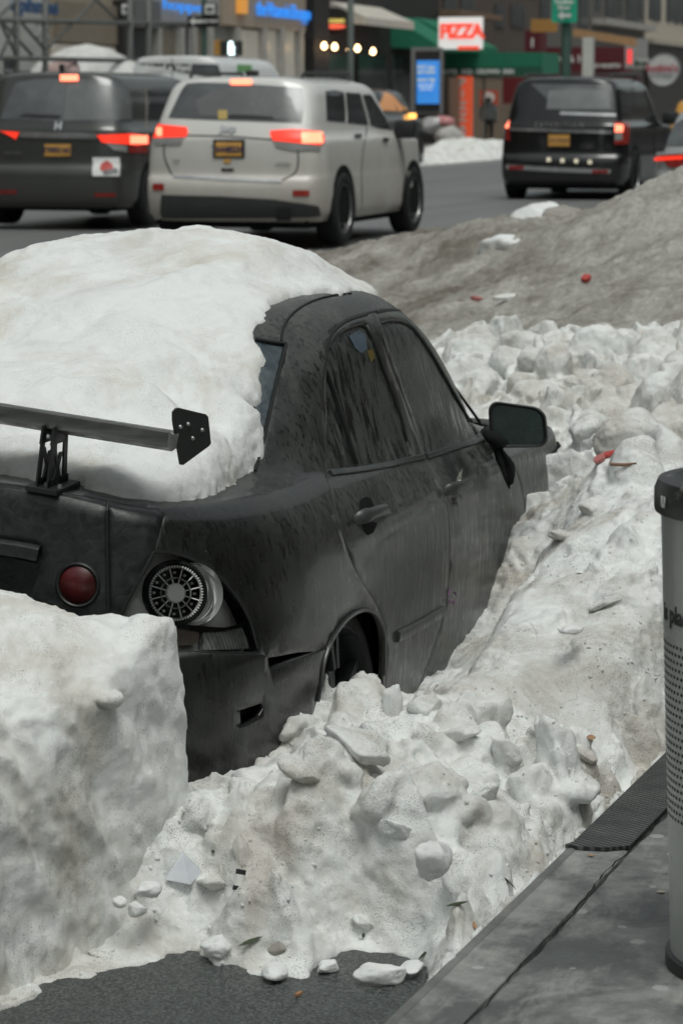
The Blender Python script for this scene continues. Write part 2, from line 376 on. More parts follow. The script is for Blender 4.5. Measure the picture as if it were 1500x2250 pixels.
# ------------------------------------------------------------------ the abandoned black sedan (local axes = world axes, rear bumper at x = 0)
def low(z, rear, side, front):
    SXs = [.65, 1.02, 1.4, 2.06, 2.6, 3.05, 3.5, 4.0]
    return [(x, w_, z) for x, w_ in rear]+[(x, w_, z) for x, w_ in zip(SXs, side)]+[(x, w_, z) for x, w_ in front]
def tilt(r, k):   # the car leans to the kerb side: centre line higher than the right edge
    return r
SED = [
 low(.12, [(.12, 0), (.13, .35), (.17, .58), (.26, .70), (.42, .76)], [.79, .80, .81, .815, .815, .81, .80, .76], [(4.28, .62), (4.38, .35), (4.42, 0)]),
 low(.31, [(.03, 0), (.04, .36), (.09, .61), (.20, .735), (.38, .79)], [.83, .85, .845, .845, .845, .84, .84, .79], [(4.33, .64), (4.45, .36), (4.49, 0)]),
 low(.56, [(-.02, 0), (.0, .37), (.06, .62), (.19, .745), (.37, .80)], [.845, .868, .862, .86, .86, .86, .86, .81], [(4.32, .66), (4.45, .36), (4.49, 0)]),
 low(.64, [(.0, 0), (.02, .365), (.075, .615), (.195, .735), (.375, .795)], [.838, .866, .863, .862, .862, .86, .858, .805], [(4.29, .65), (4.41, .36), (4.45, 0)]),
 low(.69, [(.03, 0), (.05, .36), (.10, .605), (.21, .722), (.38, .782)], [.832, .860, .86, .86, .86, .857, .852, .80], [(4.25, .64), (4.36, .36), (4.40, 0)]),
 low(.80, [(.04, 0), (.06, .35), (.11, .59), (.22, .695), (.38, .760)], [.815, .838, .845, .848, .847, .842, .828, .77], [(4.12, .62), (4.22, .35), (4.26, 0)]),
 [(.05, 0, .97), (.065, .35, .965), (.12, .575, .935), (.23, .66, .93), (.38, .72, .92), (.65, .78, .905), (1.02, .80, .89), (1.4, .812, .875), (2.06, .818, .86), (2.6, .815, .84), (3.05, .80, .82), (3.5, .77, .79), (3.95, .69, .74), (4.0, .56, .74), (4.08, .33, .74), (4.1, 0, .74)],
 [(.055, 0, 1.07), (.07, .34, 1.052), (.13, .562, 1.005), (.245, .63, .995), (.40, .68, .985), (.67, .735, .975), (1.02, .765, .955), (1.42, .785, .935), (2.06, .793, .90), (2.58, .79, .88), (2.98, .765, .865), (3.35, .70, .85), (3.6, .58, .84), (3.75, .42, .83), (3.8, .22, .83), (3.8, 0, .83)],
 [(.10, 0, 1.082), (.11, .32, 1.063), (.165, .535, 1.017), (.28, .60, 1.007), (.44, .655, .998), (.70, .715, .988), (1.04, .75, .970), (1.44, .77, .952), (2.06, .783, .918), (2.57, .779, .893), (2.96, .75, .884), (3.22, .66, .89), (3.4, .53, .89), (3.5, .38, .885), (3.53, .2, .885), (3.54, 0, .885)],
 [(.66, 0, 1.06), (.67, .30, 1.055), (.70, .48, 1.04), (.78, .60, 1.022), (.92, .69, 1.0), (1.05, .725, .99), (1.2, .742, .98), (1.5, .758, .965), (2.06, .775, .935), (2.55, .77, .905), (2.9, .745, .897), (3.1, .66, .93), (3.2, .5, .95), (3.26, .34, .955), (3.29, .17, .96), (3.3, 0, .96)],
 [(.88, 0, 1.19), (.89, .29, 1.19), (.92, .46, 1.185), (.99, .565, 1.17), (1.1, .645, 1.157), (1.2, .68, 1.152), (1.32, .695, 1.147), (1.55, .71, 1.143), (2.03, .72, 1.135), (2.45, .718, 1.125), (2.78, .69, 1.10), (2.93, .60, 1.13), (3.02, .46, 1.14), (3.07, .3, 1.145), (3.09, .15, 1.15), (3.10, 0, 1.15)],
 [(1.13, 0, 1.365), (1.14, .27, 1.36), (1.16, .43, 1.353), (1.2, .52, 1.34), (1.27, .585, 1.328), (1.34, .618, 1.33), (1.43, .635, 1.34), (1.6, .645, 1.353), (1.97, .656, 1.365), (2.25, .652, 1.352), (2.47, .632, 1.318), (2.60, .55, 1.315), (2.67, .42, 1.33), (2.70, .28, 1.34), (2.72, .14, 1.345), (2.73, 0, 1.345)],
 [(1.20, 0, 1.412), (1.21, .26, 1.407), (1.23, .40, 1.398), (1.28, .475, 1.392), (1.34, .53, 1.39), (1.41, .56, 1.398), (1.49, .572, 1.408), (1.63, .582, 1.42), (1.95, .588, 1.43), (2.17, .583, 1.422), (2.35, .565, 1.395), (2.46, .49, 1.385), (2.51, .38, 1.395), (2.55, .25, 1.402), (2.57, .12, 1.406), (2.58, 0, 1.406)],
 [(1.34, 0, 1.445), (1.35, .17, 1.443), (1.37, .27, 1.438), (1.42, .335, 1.436), (1.47, .37, 1.438), (1.53, .39, 1.443), (1.6, .40, 1.448), (1.72, .405, 1.455), (1.95, .408, 1.46), (2.1, .405, 1.456), (2.22, .39, 1.446), (2.28, .34, 1.44), (2.31, .26, 1.44), (2.33, .18, 1.442), (2.35, .09, 1.444), (2.36, 0, 1.444)],
 [(1.6, 0, 1.463)]*2+[(1.62, 0, 1.464)]*2+[(1.66, 0, 1.465), (1.7, 0, 1.466), (1.75, 0, 1.467), (1.82, 0, 1.468), (1.95, 0, 1.47), (2.02, 0, 1.469), (2.08, 0, 1.468), (2.1, 0, 1.467), (2.12, 0, 1.466), (2.14, 0, 1.465), (2.15, 0, 1.464), (2.15, 0, 1.464)],
]
# ---- materials of the car
def m_paint():
    M = Mt('matte_black_paint', (.02, .022, .021), .42, spec=.5, coat=.25)
    st = M.noise(1.0, 6, .62, M.vec((13, 13, 1.3)), .5)             # rain streaks running down the sides
    fine = M.noise(1.0, 5, .6, M.vec((70, 70, 5)), .2)
    big = M.noise(2.3, 4, .6)
    dust = M.math('MULTIPLY', M.rng(st, .32, .66, .42, 1), M.rng(big, .38, .58, .3, 1.0))
    sep = M.n('SeparateXYZ'); M.l(M.vec(), sep.inputs[0])
    fwd = M.rng(sep.outputs[0], .5, 1.6, .30, 1.0)                    # mask weaker toward the rear, and there also toward the bottom
    dust = M.math('MULTIPLY', dust, fwd); lowz = M.rng(sep.outputs[2], .50, .95, .12, 1.0); lowx = M.math('MAXIMUM', lowz, M.rng(sep.outputs[0], .8, 1.4)); dust = M.math('MULTIPLY', dust, lowx)
    dust = M.math('ADD', dust, M.math('MULTIPLY', M.rng(fine, .5, .72), .07))
    drip = M.noise(1.0, 3, .5, M.vec((75, 75, 11), (3, 1, 0)), .5)     # short dark runs where drops washed the dust off
    dust = M.math('MULTIPLY', dust, M.rng(drip, .56, .61, 1.0, .15))
    c = M.mix(dust, (.007, .008, .0075), (.085, .092, .082)); spk = M.rng(M.noise(120, 2), .70, .75)
    M.col(M.mix(M.math('MULTIPLY', spk, .3), c, (.2, .2, .18)))
    M.rgh(M.rng(dust, 0, .8, .26, .72))
    M.bump(M.noise(9, 3), .12, .012).bump(M.noise(150, 3), .12, .001)
    return M.m
def m_wrinkle():
    M = Mt('peeling_rubber_coat', (.02, .022, .022), .33)
    wv = M.noise(1.0, 5, .65, M.vec((22, 22, 30)), 1.2); c = M.mix(M.rng(wv, .35, .75), (.008, .010, .010), (.032, .038, .036)); M.col(c)
    M.rgh(M.rng(M.noise(14), .3, .7, .30, .52)); M.bump(wv, .32, .004).bump(M.noise(60, 3), .2, .002); return M.m
def m_dustglass(name, dark, dust, lo, hi, rough=.22):
    M = Mt(name, dark, rough, spec=.6)
    st = M.noise(1.0, 6, .6, M.vec((34, 34, 1.3)), .4); bl = M.noise(5.0, 5, .65)
    f = M.math('MULTIPLY', M.rng(st, lo, hi), M.rng(bl, .32, .58, .45, 1))
    fn = M.rng(M.noise(1.0, 3, .6, M.vec((90, 90, 14))), .58, .66); f = M.math('MULTIPLY', f, M.math('SUBTRACT', 1.0, M.math('MULTIPLY', fn, .7)))
    M.col(M.mix(f, dark, dust)); M.rgh(M.rng(f, 0, 1, .14, .75)); return M.m
PAINT = m_paint(); WRINK = m_wrinkle()
DARK = flat('dark_void', (.006, .007, .007), .8, spec=.2)
RUBBER = flat('black_rubber', (.014, .015, .015), .55, spec=.35)
TRIM = flat('satin_black_trim', (.035, .038, .037), .38)
GLASS_R = m_dustglass('streaked_rear_door_glass', (.006, .008, .008), (.062, .068, .06), .38, .62)
GLASS_F = m_dustglass('dusty_front_door_glass', (.016, .021, .020), (.080, .090, .083), .33, .66)
GLASS_B = m_dustglass('rear_window_glass', (.03, .045, .055), (.10, .12, .13), .35, .75)
CHROME = flat('lamp_chrome', (.82, .83, .82), .18, .7)
CHROME_D = flat('dull_chrome', (.55, .56, .55), .28, .9)
SILVER = flat('lamp_silver_housing', (.80, .80, .77), .3, .0)
METAL_D = flat('dark_metal', (.05, .053, .052), .4, .6)
BOLT = flat('steel_bolt', (.55, .56, .55), .3, .9)

sedan = empty('abandoned_sedan'); tag(sedan, 'matte black sedan with a rear wing, grimy windows and wheels sunk in snow', 'car')
SB = Body(SED, sub=8)
S = crom
rd_rear = S([(716, 792), (709, 840), (709, 900), (714, 970), (722, 1050), (734, 1105), (752, 1175), (776, 1243), (802, 1290), (826, 1328), (842, 1372), (847, 1440), (846, 1500), (842, 1560)], 4)
bseam = S([(818, 688), (832, 728), (850, 782), (882, 865), (916, 958), (938, 1014), (962, 1060), (980, 1112), (986, 1180), (985, 1270), (978, 1330), (962, 1390), (930, 1480), (902, 1560)], 4)
rd_top = S([(716, 792), (719, 757), (737, 724), (770, 702), (818, 688)], 4)
fd_top = S([(818, 688), (852, 681), (885, 683), (914, 696), (945, 736), (978, 790), (1018, 860), (1052, 925), (1078, 972)], 4)
fseam = S([(1078, 972), (1104, 992), (1130, 1030), (1146, 1080), (1152, 1130), (1151, 1200), (1146, 1280), (1130, 1340)], 4)
rear_door = np.concatenate([rd_rear[::-1], rd_top[1:], bseam[1:]])
front_door = np.concatenate([bseam[::-1], fd_top[1:], fseam[1:]])
rwin = np.concatenate([S([(722, 1030), (718, 960), (717, 880), (718, 800), (722, 765), (742, 735), (775, 717), (806, 709)], 4), S([(806, 709), (826, 757), (848, 815), (872, 880), (893, 945), (906, 1006)], 4)[1:], S([(906, 1006), (820, 1021), (722, 1030)], 3)[1:-1]])
fwin = np.concatenate([S([(934, 999), (915, 935), (893, 870), (868, 800), (836, 708)], 4), S([(836, 708), (868, 702), (896, 708), (922, 734), (955, 783), (995, 855), (1030, 915), (1057, 962)], 4)[1:], S([(1057, 962), (1000, 980), (934, 999)], 3)[1:-1]])
arch = np.concatenate([S([(668, 1640), (688, 1580), (700, 1515), (708, 1460), (724, 1412), (750, 1372), (782, 1345), (806, 1341), (826, 1352), (838, 1380), (842, 1430), (840, 1500), (833, 1570)], 4)])
lamp_o = np.concatenate([S([(262, 1358), (300, 1285), (340, 1210)], 3), S([(340, 1210), (382, 1214), (430, 1232), (478, 1264), (520, 1312), (548, 1362), (566, 1418), (568, 1432)], 4)[1:], S([(568, 1432), (500, 1432), (420, 1428), (330, 1425), (240, 1420)], 3)[1:]])
seam_in = [(240, 1420), (262, 1358), (300, 1285), (340, 1210), (357, 1119)]
corner_panel = [(240, 1420), (262, 1358), (300, 1285), (340, 1210), (358, 1122), (300, 1112), (236, 1101), (237, 1180), (239, 1300), (241, 1420)]
trunk = [(236, 1101), (237, 1180), (239, 1300), (241, 1420), (120, 1412), (-60, 1405), (-240, 1410), (-420, 1420), (-425, 1300), (-424, 1200), (-410, 1115), ('st', -1, 7.3), ('st', 0, 7.3), ('st', 1, 7.3), (180, 1090)]
recess = [(92, 1202), (90, 1240), (74, 1290), (50, 1345), (20, 1360), (-200, 1370), (-300, 1240), (-300, 1190), (0, 1190)]
bumper = [(240, 1424), (330, 1429), (420, 1432), (568, 1437), (586, 1443), (588, 1470), (640, 1455), (690, 1436), (716, 1424)] + [tuple(p) for p in arch[:9][::-1]] + [(640, 1700), (600, 1780), (480, 1822), (340, 1830), (100, 1825), (-200, 1800), (-600, 1790), ('st', -4.5, .2), ('st', -4.5, 3.2), (-600, 1400), (-300, 1412), (0, 1418)]
gapw = [(588, 1446), (656, 1434), (690, 1432), (640, 1448), (589, 1468)]
slot = [(519, 1562), (572, 1545), (577, 1556), (566, 1574), (534, 1592), (517, 1595)]
rglass = [(628, 756), (606, 752), (570, 749), ('st', 1.5, 11.6), ('st', 0, 11.6), ('st', -2.5, 11.55), ('st', -3.6, 11.4), ('st', -3.55, 10.2), ('st', -3.2, 9.3), ('st', 0, 9.3), ('st', 2.6, 9.3), (560, 1035), (583, 950), (596, 890), (610, 830)]
wshield = [('st', a, 9.35) for a in (14.9, 13, 12, 11.2)]+[('st', 10.9, 10), ('st', 10.85, 11), ('st', 11, 11.6)]+[('st', a, 11.7) for a in (12, 13, 14.9)]
wshield_l = [('st', -a, t) for _, a, t in wshield]
lock = [(790, 1106), (796, 1094), (808, 1093), (816, 1104), (818, 1119), (790, 1123)]
UP = lambda pts, d=.012: SB.poly([tuple(p) for p in pts], d)
P_ = [
 ('trunk_lid', UP(trunk), dict(mat=WRINK)), ('rear_corner_panel', UP(corner_panel), dict(mat=WRINK)),
 ('plate_recess', UP(recess), dict(mat=WRINK, off=-.03, skirt=0, gap=-.012, parent='trunk_lid')),
 ('bumper', UP(bumper), dict(mat=PAINT, off=.004)), ('gap#1', UP(gapw, .006), dict(drop=1)), ('gap#2', UP(slot, .005), dict(drop=1)),
 ('arch#', UP(arch, .01), dict(drop=1)),
 ('lamp_hole', UP(lamp_o, .008), dict(mat=SILVER, off=-.052, skirt=0, gap=-.01)),
 ('door', UP(rear_door), dict(mat=PAINT)), ('door#f', UP(front_door), dict(mat=PAINT)),
 ('window_glass', UP(rwin), dict(mat=GLASS_R, off=-.010, skirt=0, gap=-.006, parent='door')), ('window_glass#f', UP(fwin), dict(mat=GLASS_F, off=-.010, skirt=0, gap=-.006, parent='door#f')),
 ('rear_window', UP(rglass), dict(mat=GLASS_B, off=-.005, skirt=0, gap=-.004)),
 ('windshield', UP(wshield, .03), dict(mat=GLASS_F, off=-.004, skirt=0)), ('windshield#l', UP(wshield_l, .03), dict(mat=GLASS_F, off=-.004, skirt=0)),
]
SO = SB.cut(P_, sedan, 'body', PAINT, grid=.045)
hs_ = SO['lamp_hole']; hs_.name = 'taillight'; TL = hs_
SO['door']['label'] = 'rear door with a tall streaked window and a divider bar'; SO['door#f']['label'] = 'front door with a torn handle'
def nokeep(c): return ~(((c[:, 0]-1.02)**2+(c[:, 2]-.30)**2 < .40**2) & (np.abs(c[:, 1]) > .5) & (c[:, 2] < .68))
SB.inner(sedan, 'underbody', DARK, -.075, nokeep)
# left side wheel arches are buried; wheels on the visible side
def on(pts, off, n=5, body=SB, sm=True):
    pp = crom(pts, n) if sm else pts; out = []
    for p in pp:
        h = body.hit(p[0], p[1], off)
        if h: out.append(h)
    return out
def strip(name, pts, wd, th, m, parent, off=.002, body=SB, n=5, sm=True):
    """raised moulding following the body under the traced line; width across, thickness outward"""
    H = on(pts, off, n, body, sm)
    if len(H) < 3: print('SKIP', name, pts[0]); return None
    V = []; F = []
    for i, (p, nn) in enumerate(H):
        t = (H[min(i+1, len(H)-1)][0]-H[max(i-1, 0)][0]).normalized(); b = nn.cross(t).normalized()
        for a, c in ((-.5, -.004), (-.5, th*.55), (-.32, th), (.32, th), (.5, th*.55), (.5, -.004)): V.append(p+b*a*wd+nn*c)
    k = 6
    for i in range(len(H)-1):
        for j in range(k-1): F.append((i*k+j, i*k+j+1, (i+1)*k+j+1, (i+1)*k+j))
    F += [tuple(range(k)), tuple((len(H)-1)*k+j for j in range(k))[::-1]]
    mb = MB(); mb.add(V, F); return mb.build(name, m, parent, auto=40)
strip('belt_moulding', [(723, 1041), (780, 1034), (840, 1024), (908, 1008), (928, 1004)], .017, .008, TRIM, SO['door'])
strip('belt_moulding', [(934, 1003), (985, 988), (1040, 972), (1062, 964)], .017, .008, TRIM, SO['door#f'])
strip('side_moulding', [(870, 1399), (900, 1384), (940, 1362), (972, 1343)], .034, .010, PAINT, SO['door'])
strip('divider_bar', [(719, 815), (732, 850), (750, 905), (768, 960), (782, 1005), (790, 1026)], .012, .012, RUBBER, SO['door'], off=-.010)
strip('window_seal', [tuple(p) for p in rwin[::3]][:22], .008, .004, RUBBER, SO['door'], off=-.006, n=3)
strip('window_seal', [tuple(p) for p in fwin[4:46:3]], .009, .004, RUBBER, SO['door#f'], off=-.006, n=3)
strip('door_seal', [tuple(p) for p in np.concatenate([rd_rear[8:0:-2], rd_top[::3]])], .009, .003, RUBBER, sedan, off=-.001, n=3)
strip('door_seal', [tuple(p) for p in fd_top[1:-1:3]], .011, .004, RUBBER, sedan, off=-.001, n=3)
strip('window_seal', [(628, 756), (610, 830), (596, 890), (583, 950), (560, 1035)], .010, .005, RUBBER, sedan, off=0)
strip('window_seal', [(560, 745), (590, 751), (628, 756)], .012, .006, RUBBER, sedan, off=0)
strip('roof_channel', [(618, 750), (622, 722), (640, 692), (680, 665), (730, 650), (770, 645)], .008, .004, RUBBER, sedan, off=0)
strip('arch_lip', [tuple(p) for p in arch[4:46:3]], .012, .008, PAINT, sedan, off=0, n=3)
# garnish bar above the plate recess
strip('garnish_bar', [(-300, 1190), (-100, 1196), (0, 1203), (60, 1212), (88, 1218)], .045, .022, WRINK, SO['trunk_lid'])
strip('seam_ridge', [(236, 1108), (237, 1180), (238, 1260), (240, 1345)], .007, .006, RUBBER, SO['trunk_lid'])
# round red lamp on the trunk lid
def on_frame(px, py, body=SB, off=0.0):
    p, n_ = body.hit(px, py, off); x = Vector((0, 0, 1)).cross(n_).normalized(); return p, x, n_.cross(x), n_
p, ax, ay, az = on_frame(172, 1285); fr = frame(p, ax, ay, az)
mb = MB(); mb.lathe([(.001, .018), (.02, .017), (.036, .012), (.047, .004), (.0475, -.01)], n=40, M=fr)
RED = Mt('red_lamp_plastic', (.10, .008, .008), .30); g = RED.noise(7, 2); RED.col(RED.mix(RED.rng(g, .35, .65), (.03, .006, .006), (.10, .007, .008))); RED.bump(RED.voro(160), .15, .001)
rl = mb.build('round_taillight', RED.m, SO['trunk_lid'], auto=50)
mb = MB(); mb.lathe([(.047, -.004), (.049, .006), (.054, .008), (.058, .004), (.059, -.006)], n=40, M=fr); mb.build('lamp_ring', METAL_D, rl, auto=60)
# the tail lamp: reflector cups, segmented ring with spokes, ribbed lower reflector
p, ax, ay, az = on_frame(391, 1303, off=-.012)
az = (Vector(CC)-p).normalized()*.45+az*.55; az.normalize(); ax = Vector((0, 0, 1)).cross(az).normalized(); ay = az.cross(ax); fr = frame(p, ax, ay, az)
R0 = .073
mb = MB(); mb.lathe([(R0*1.16, -.012), (R0*1.12, .006), (R0*1.03, .008), (R0*.98, -.002), (R0*.97, -.05)], n=48, M=fr); mb.build('outer_cup', DARK, TL, auto=50)
mb = MB(); mb.lathe([(R0*.97, .0), (R0*.95, .004), (R0*.88, .004), (R0*.86, .0)], n=60, M=fr); mb.build('bezel', CHROME, TL, auto=50)
mb = MB()
for k in range(60):
    t = 2*math.pi*k/60; r1, r2 = R0*.90, R0*.97
    mb.box((-.0009, r1, .003), (.0009, r2, .0065), M=fr @ Matrix.Rotation(t, 4, 'Z'))
mb.build('bezel_teeth', SILVER, TL)
mb = MB(); mb.lathe([(.0001, -.030), (R0*.95, -.030)], n=40, M=fr); mb.build('cup_floor', DARK, TL)
for r in (R0*.53,):
    mb = MB(); mb.lathe([(r-.0025, -.003), (r-.0015, .003), (r+.0015, .003), (r+.0025, -.003)], n=48, M=fr); mb.build('inner_ring', CHROME_D, TL, auto=50)
for k in range(12):
    mb = MB(); mb.box((-.0013, R0*.33, -.004), (.0013, R0*.92, .001), M=fr @ Matrix.Rotation(2*math.pi*(k+.35)/12, 4, 'Z')); mb.build('spoke', SILVER, TL)
mb = MB(); mb.lathe([(.0001, .006), (R0*.30, .006), (R0*.34, .003), (R0*.35, -.012)], n=40, M=fr); mb.build('centre_disc', SILVER, TL, auto=40)
for k in range(12):
    t = 2*math.pi*(k+.85)/12; c = fr @ Vector((R0*.72*math.cos(t), R0*.72*math.sin(t), -.012)); mb = MB()
    mb.lathe([(.0001, .004), (.0035, .001), (.004, -.006)], c=(0, 0, 0), n=8, M=Matrix.Translation(c) @ fr.to_3x3().to_4x4()); mb.build('diode', SILVER, TL, auto=60)
# chrome crescent bowl to the outer side
p2, bx, by, bz = on_frame(452, 1318, off=-.032); mb = MB(); V = []; F = []; nn_ = 22
for i in range(nn_):
    t = -1.35+2.5*i/(nn_-1)
    for j in range(6):
        a = j/5; r = R0*(1.10+.62*math.sin(max(0, (t+1.35)/2.5)*math.pi)*a); V.append(fr @ Vector((r*math.cos(t), r*math.sin(t), -.006-.018*math.sin(a*math.pi))))
for i in range(nn_-1):
    for j in range(5): F.append((i*6+j, (i+1)*6+j, (i+1)*6+j+1, i*6+j+1))
mb.add(V, F); mb.build('reflector_bowl', CHROME, TL, smooth=True)
# ribbed clear reflector along the lower edge
low_ref = [(456, 1386), (500, 1383), (545, 1376), (556, 1398), (562, 1424), (500, 1424), (454, 1424)]
RIB = Mt('ribbed_reflector', (.42, .43, .41), .22, .3); wv = RIB.n('TexWave'); wv.inputs['Scale'].default_value = 26; RIB.l(RIB.vec((1, 1, .0)), wv.inputs[0]); RIB.bump(wv.outputs['Fac'], .8, .004); RIB.col(RIB.mix(RIB.rng(RIB.noise(20), .3, .7), (.30, .31, .30), (.66, .67, .65)))
def patch(name, body, pts, m, parent, off=.0, grid=.02, dens=.01, skirt=.004, rim=0.0):
    """a piece that follows the body surface inside a traced outline"""
    pl = body.poly([tuple(p) for p in pts], dens)
    if len(pl) < 3: print('SKIP', name, pts[0]); return None
    A = np.array(pl); lo, hi = A.min(0), A.max(0)
    G = np.array([(u, v) for u in np.arange(lo[0], hi[0], grid) for v in np.arange(lo[1], hi[1], grid)]) if grid else np.zeros((0, 2))
    if len(G):
        G = G[inpoly(G, pl)]
        if len(G): G = G[((G[:, None]-A[None])**2).sum(2).min(1) > (grid*.35)**2]
    m_ = len(pl); r = delaunay_2d_cdt([Vector(q) for q in pl]+[Vector(q) for q in G], [(k, (k+1) % m_) for k in range(m_)], [], 0, 1e-6)
    UV = np.array([tuple(v) for v in r[0]]); F = np.array([f for f in r[2] if len(f) == 3]); F = F[inpoly(UV[F].mean(1), pl)]
    used, inv = np.unique(F, return_inverse=True); F = inv.reshape(-1, 3); UV = UV[used]; P, N = body.ev(UV, off)
    fn = np.cross(P[F[:, 1]]-P[F[:, 0]], P[F[:, 2]]-P[F[:, 0]]); fl = (fn*N[F[:, 0]]).sum(1) < 0; F[fl] = F[fl][:, ::-1]
    ed = {}
    for f in F:
        for x, y in ((f[0], f[1]), (f[1], f[2]), (f[2], f[0])): ed.setdefault((min(x, y), max(x, y)), []).append((x, y))
    be = [v[0] for v in ed.values() if len(v) == 1]; bv = sorted({i for e in be for i in e}); mp = {i: len(P)+q for q, i in enumerate(bv)}
    P = np.concatenate([P, P[bv]-N[bv]*skirt]); FF = [tuple(f) for f in F]+[(y, x, mp[x], mp[y]) for x, y in be]
    o = mesh(name, P, FF, m, parent); 
    bm = bmesh.new(); bm.from_mesh(o.data)
    for e in bm.edges: e.smooth = not (len(e.link_faces) == 2 and e.calc_face_angle(0) > R_(45))
    bm.to_mesh(o.data); bm.free(); return o
patch('lower_reflector', SB, low_ref, RIB.m, TL, off=-.020, skirt=.02)
patch('bulb_cover', SB, [(396, 1380), (430, 1378), (444, 1385), (446, 1402), (432, 1412), (396, 1414)], flat('grimy_amber', (.13, .105, .085), .4), TL, off=-.018, skirt=.02)
patch('divider_ledge', SB, [(396, 1370), (450, 1374), (500, 1377), (548, 1368), (545, 1376), (500, 1384), (452, 1387), (396, 1380)], DARK, TL, off=-.014, skirt=.02)
# lens cover, clear
LN = Mt('clear_lens', (1, 1, 1), .03); lt = LN.n('BsdfTransparent'); lt.inputs[0].default_value = (.94, .95, .94, 1); lg = LN.n('BsdfGlossy'); lg.inputs['Roughness'].default_value = .06; fz = LN.n('Fresnel'); fz.inputs[0].default_value = 1.45
lm_ = LN.n('MixShader'); LN.l(LN.math('ADD', fz.outputs[0], LN.rng(LN.noise(18, 5), .5, .85, 0, .05)), lm_.inputs[0]); LN.l(lt.outputs[0], lm_.inputs[1]); LN.l(lg.outputs[0], lm_.inputs[2]); LN.l(lm_.outputs[0], LN.nt.nodes['Material Output'].inputs[0])
patch('lens_cover', SB, lamp_o, LN.m, TL, off=-.001, skirt=.004)
strip('lens_rim', [(340, 1212), (382, 1216), (430, 1233), (478, 1265), (520, 1313), (548, 1363), (566, 1425)], .008, .003, RUBBER, TL, off=-.001)
strip('lens_rim', [(341, 1212), (300, 1285), (262, 1358)], .010, .003, RUBBER, TL, off=-.001)
# tow hook slot: grey tongue
patch('tow_slot_tongue', SB, [(518, 1568), (531, 1564), (533, 1590), (519, 1595)], flat('grey_plastic', (.16, .17, .16), .5), SO['bumper'], off=-.006)
patch('tow_slot_back', SB, slot, DARK, SO['bumper'], off=-.03)
# door handles
def handle(a, b, cup, parent, tear):
    pa, na = SB.hit(*a); pb, nb = SB.hit(*b); t = (pb-pa); L = t.length; t.normalize(); n_ = (na+nb).normalized(); up = n_.cross(t).normalized()
    if up.z < 0: up = -up
    h = MB(); V = []; F = []; K = 13; J = 10
    for i in range(K):
        s_ = i/(K-1); c = pa.lerp(pb, s_)+n_*(.012+.026*math.sin(math.pi*s_)**.5); hw = .017+.004*math.cos(s_*math.pi*2)*-1*0+.004*(s_ < .25); d = .008
        if i in (0, K-1): c = pa.lerp(pb, s_)+n_*.002
        for j in range(J):
            an = 2*math.pi*j/J; V.append(c+up*hw*math.cos(an)*(1 if i not in (0, K-1) else .7)+n_*d*math.sin(an))
    for i in range(K-1):
        for j in range(J): F.append((i*J+j, i*J+(j+1) % J, (i+1)*J+(j+1) % J, (i+1)*J+j))
    F += [tuple(range(J)), tuple((K-1)*J+j for j in range(J))[::-1]]; h.add(V, F)
    ob = h.build('handle', TRIM, parent, auto=60)
    patch('handle_cup', SB, cup, DARK if not tear else METAL_D, ob, off=.001, skirt=.002)
    return ob
hd = handle((779, 1143), (840, 1124), [(795, 1152), (818, 1146), (828, 1150), (820, 1170), (808, 1176), (800, 1168)], SO['door'], False)
patch('lock_cover', SB, [(789, 1121), (789, 1105), (795, 1095), (804, 1092), (812, 1097), (818, 1110), (819, 1120), (804, 1125)], DARK, hd, off=.004, skirt=.006)
hd2 = handle((975, 1080), (1021, 1062), [(992, 1092), (1010, 1085), (1014, 1096), (1006, 1110), (998, 1108)], SO['door#f'], True)
FOIL = flat('torn_tape', (.42, .42, .38), .45)
mb = MB(); c0, n0 = SB.hit(997, 1060, .012); rnd = random.Random(4)
for k in range(11):
    a = 2*math.pi*k/11+rnd.random()*.5; r = .018+.02*rnd.random(); u1 = Vector((1, 0, 0)); u2 = Vector((0, 0, 1))
    q = c0+u1*math.cos(a)*r*.7+u2*math.sin(a)*r+n0*(.004+.02*rnd.random()); q1 = c0+u1*math.cos(a+.5)*.011+u2*math.sin(a+.5)*.012; q2 = c0+u1*math.cos(a-.5)*.011+u2*math.sin(a-.5)*.012
    mb.add([q, q1, q2, c0+n0*.012], [(0, 1, 2), (0, 1, 3), (0, 2, 3)])
mb.build('torn_tape', FOIL, hd2)
mb = MB(); c0, n0 = SB.hit(1000, 1102, .008)
for k in range(4):
    q = c0+Vector((-.012+.008*k, 0, .012)); mb.add([q, q+Vector((.010, 0, 0)), q+Vector((.003, -.006, -.024-.012*rnd.random())), q+n0*.004], [(0, 1, 2), (0, 2, 3), (1, 2, 3)])
mb.build('torn_tape', FOIL, hd2)
# blue and yellow reflections painted as spots on the rear door glass
patch('spot', SB, [(772, 735), (792, 722), (808, 735), (812, 765), (800, 775), (785, 762)], flat('blue_reflection_spot', (.07, .10, .13), .4), SO['door'], off=-.0085, skirt=.001)
patch('spot', SB, [(812, 770), (824, 765), (830, 785), (820, 795)], flat('yellow_reflection_spot', (.12, .09, .02), .4), SO['door'], off=-.0085, skirt=.001)
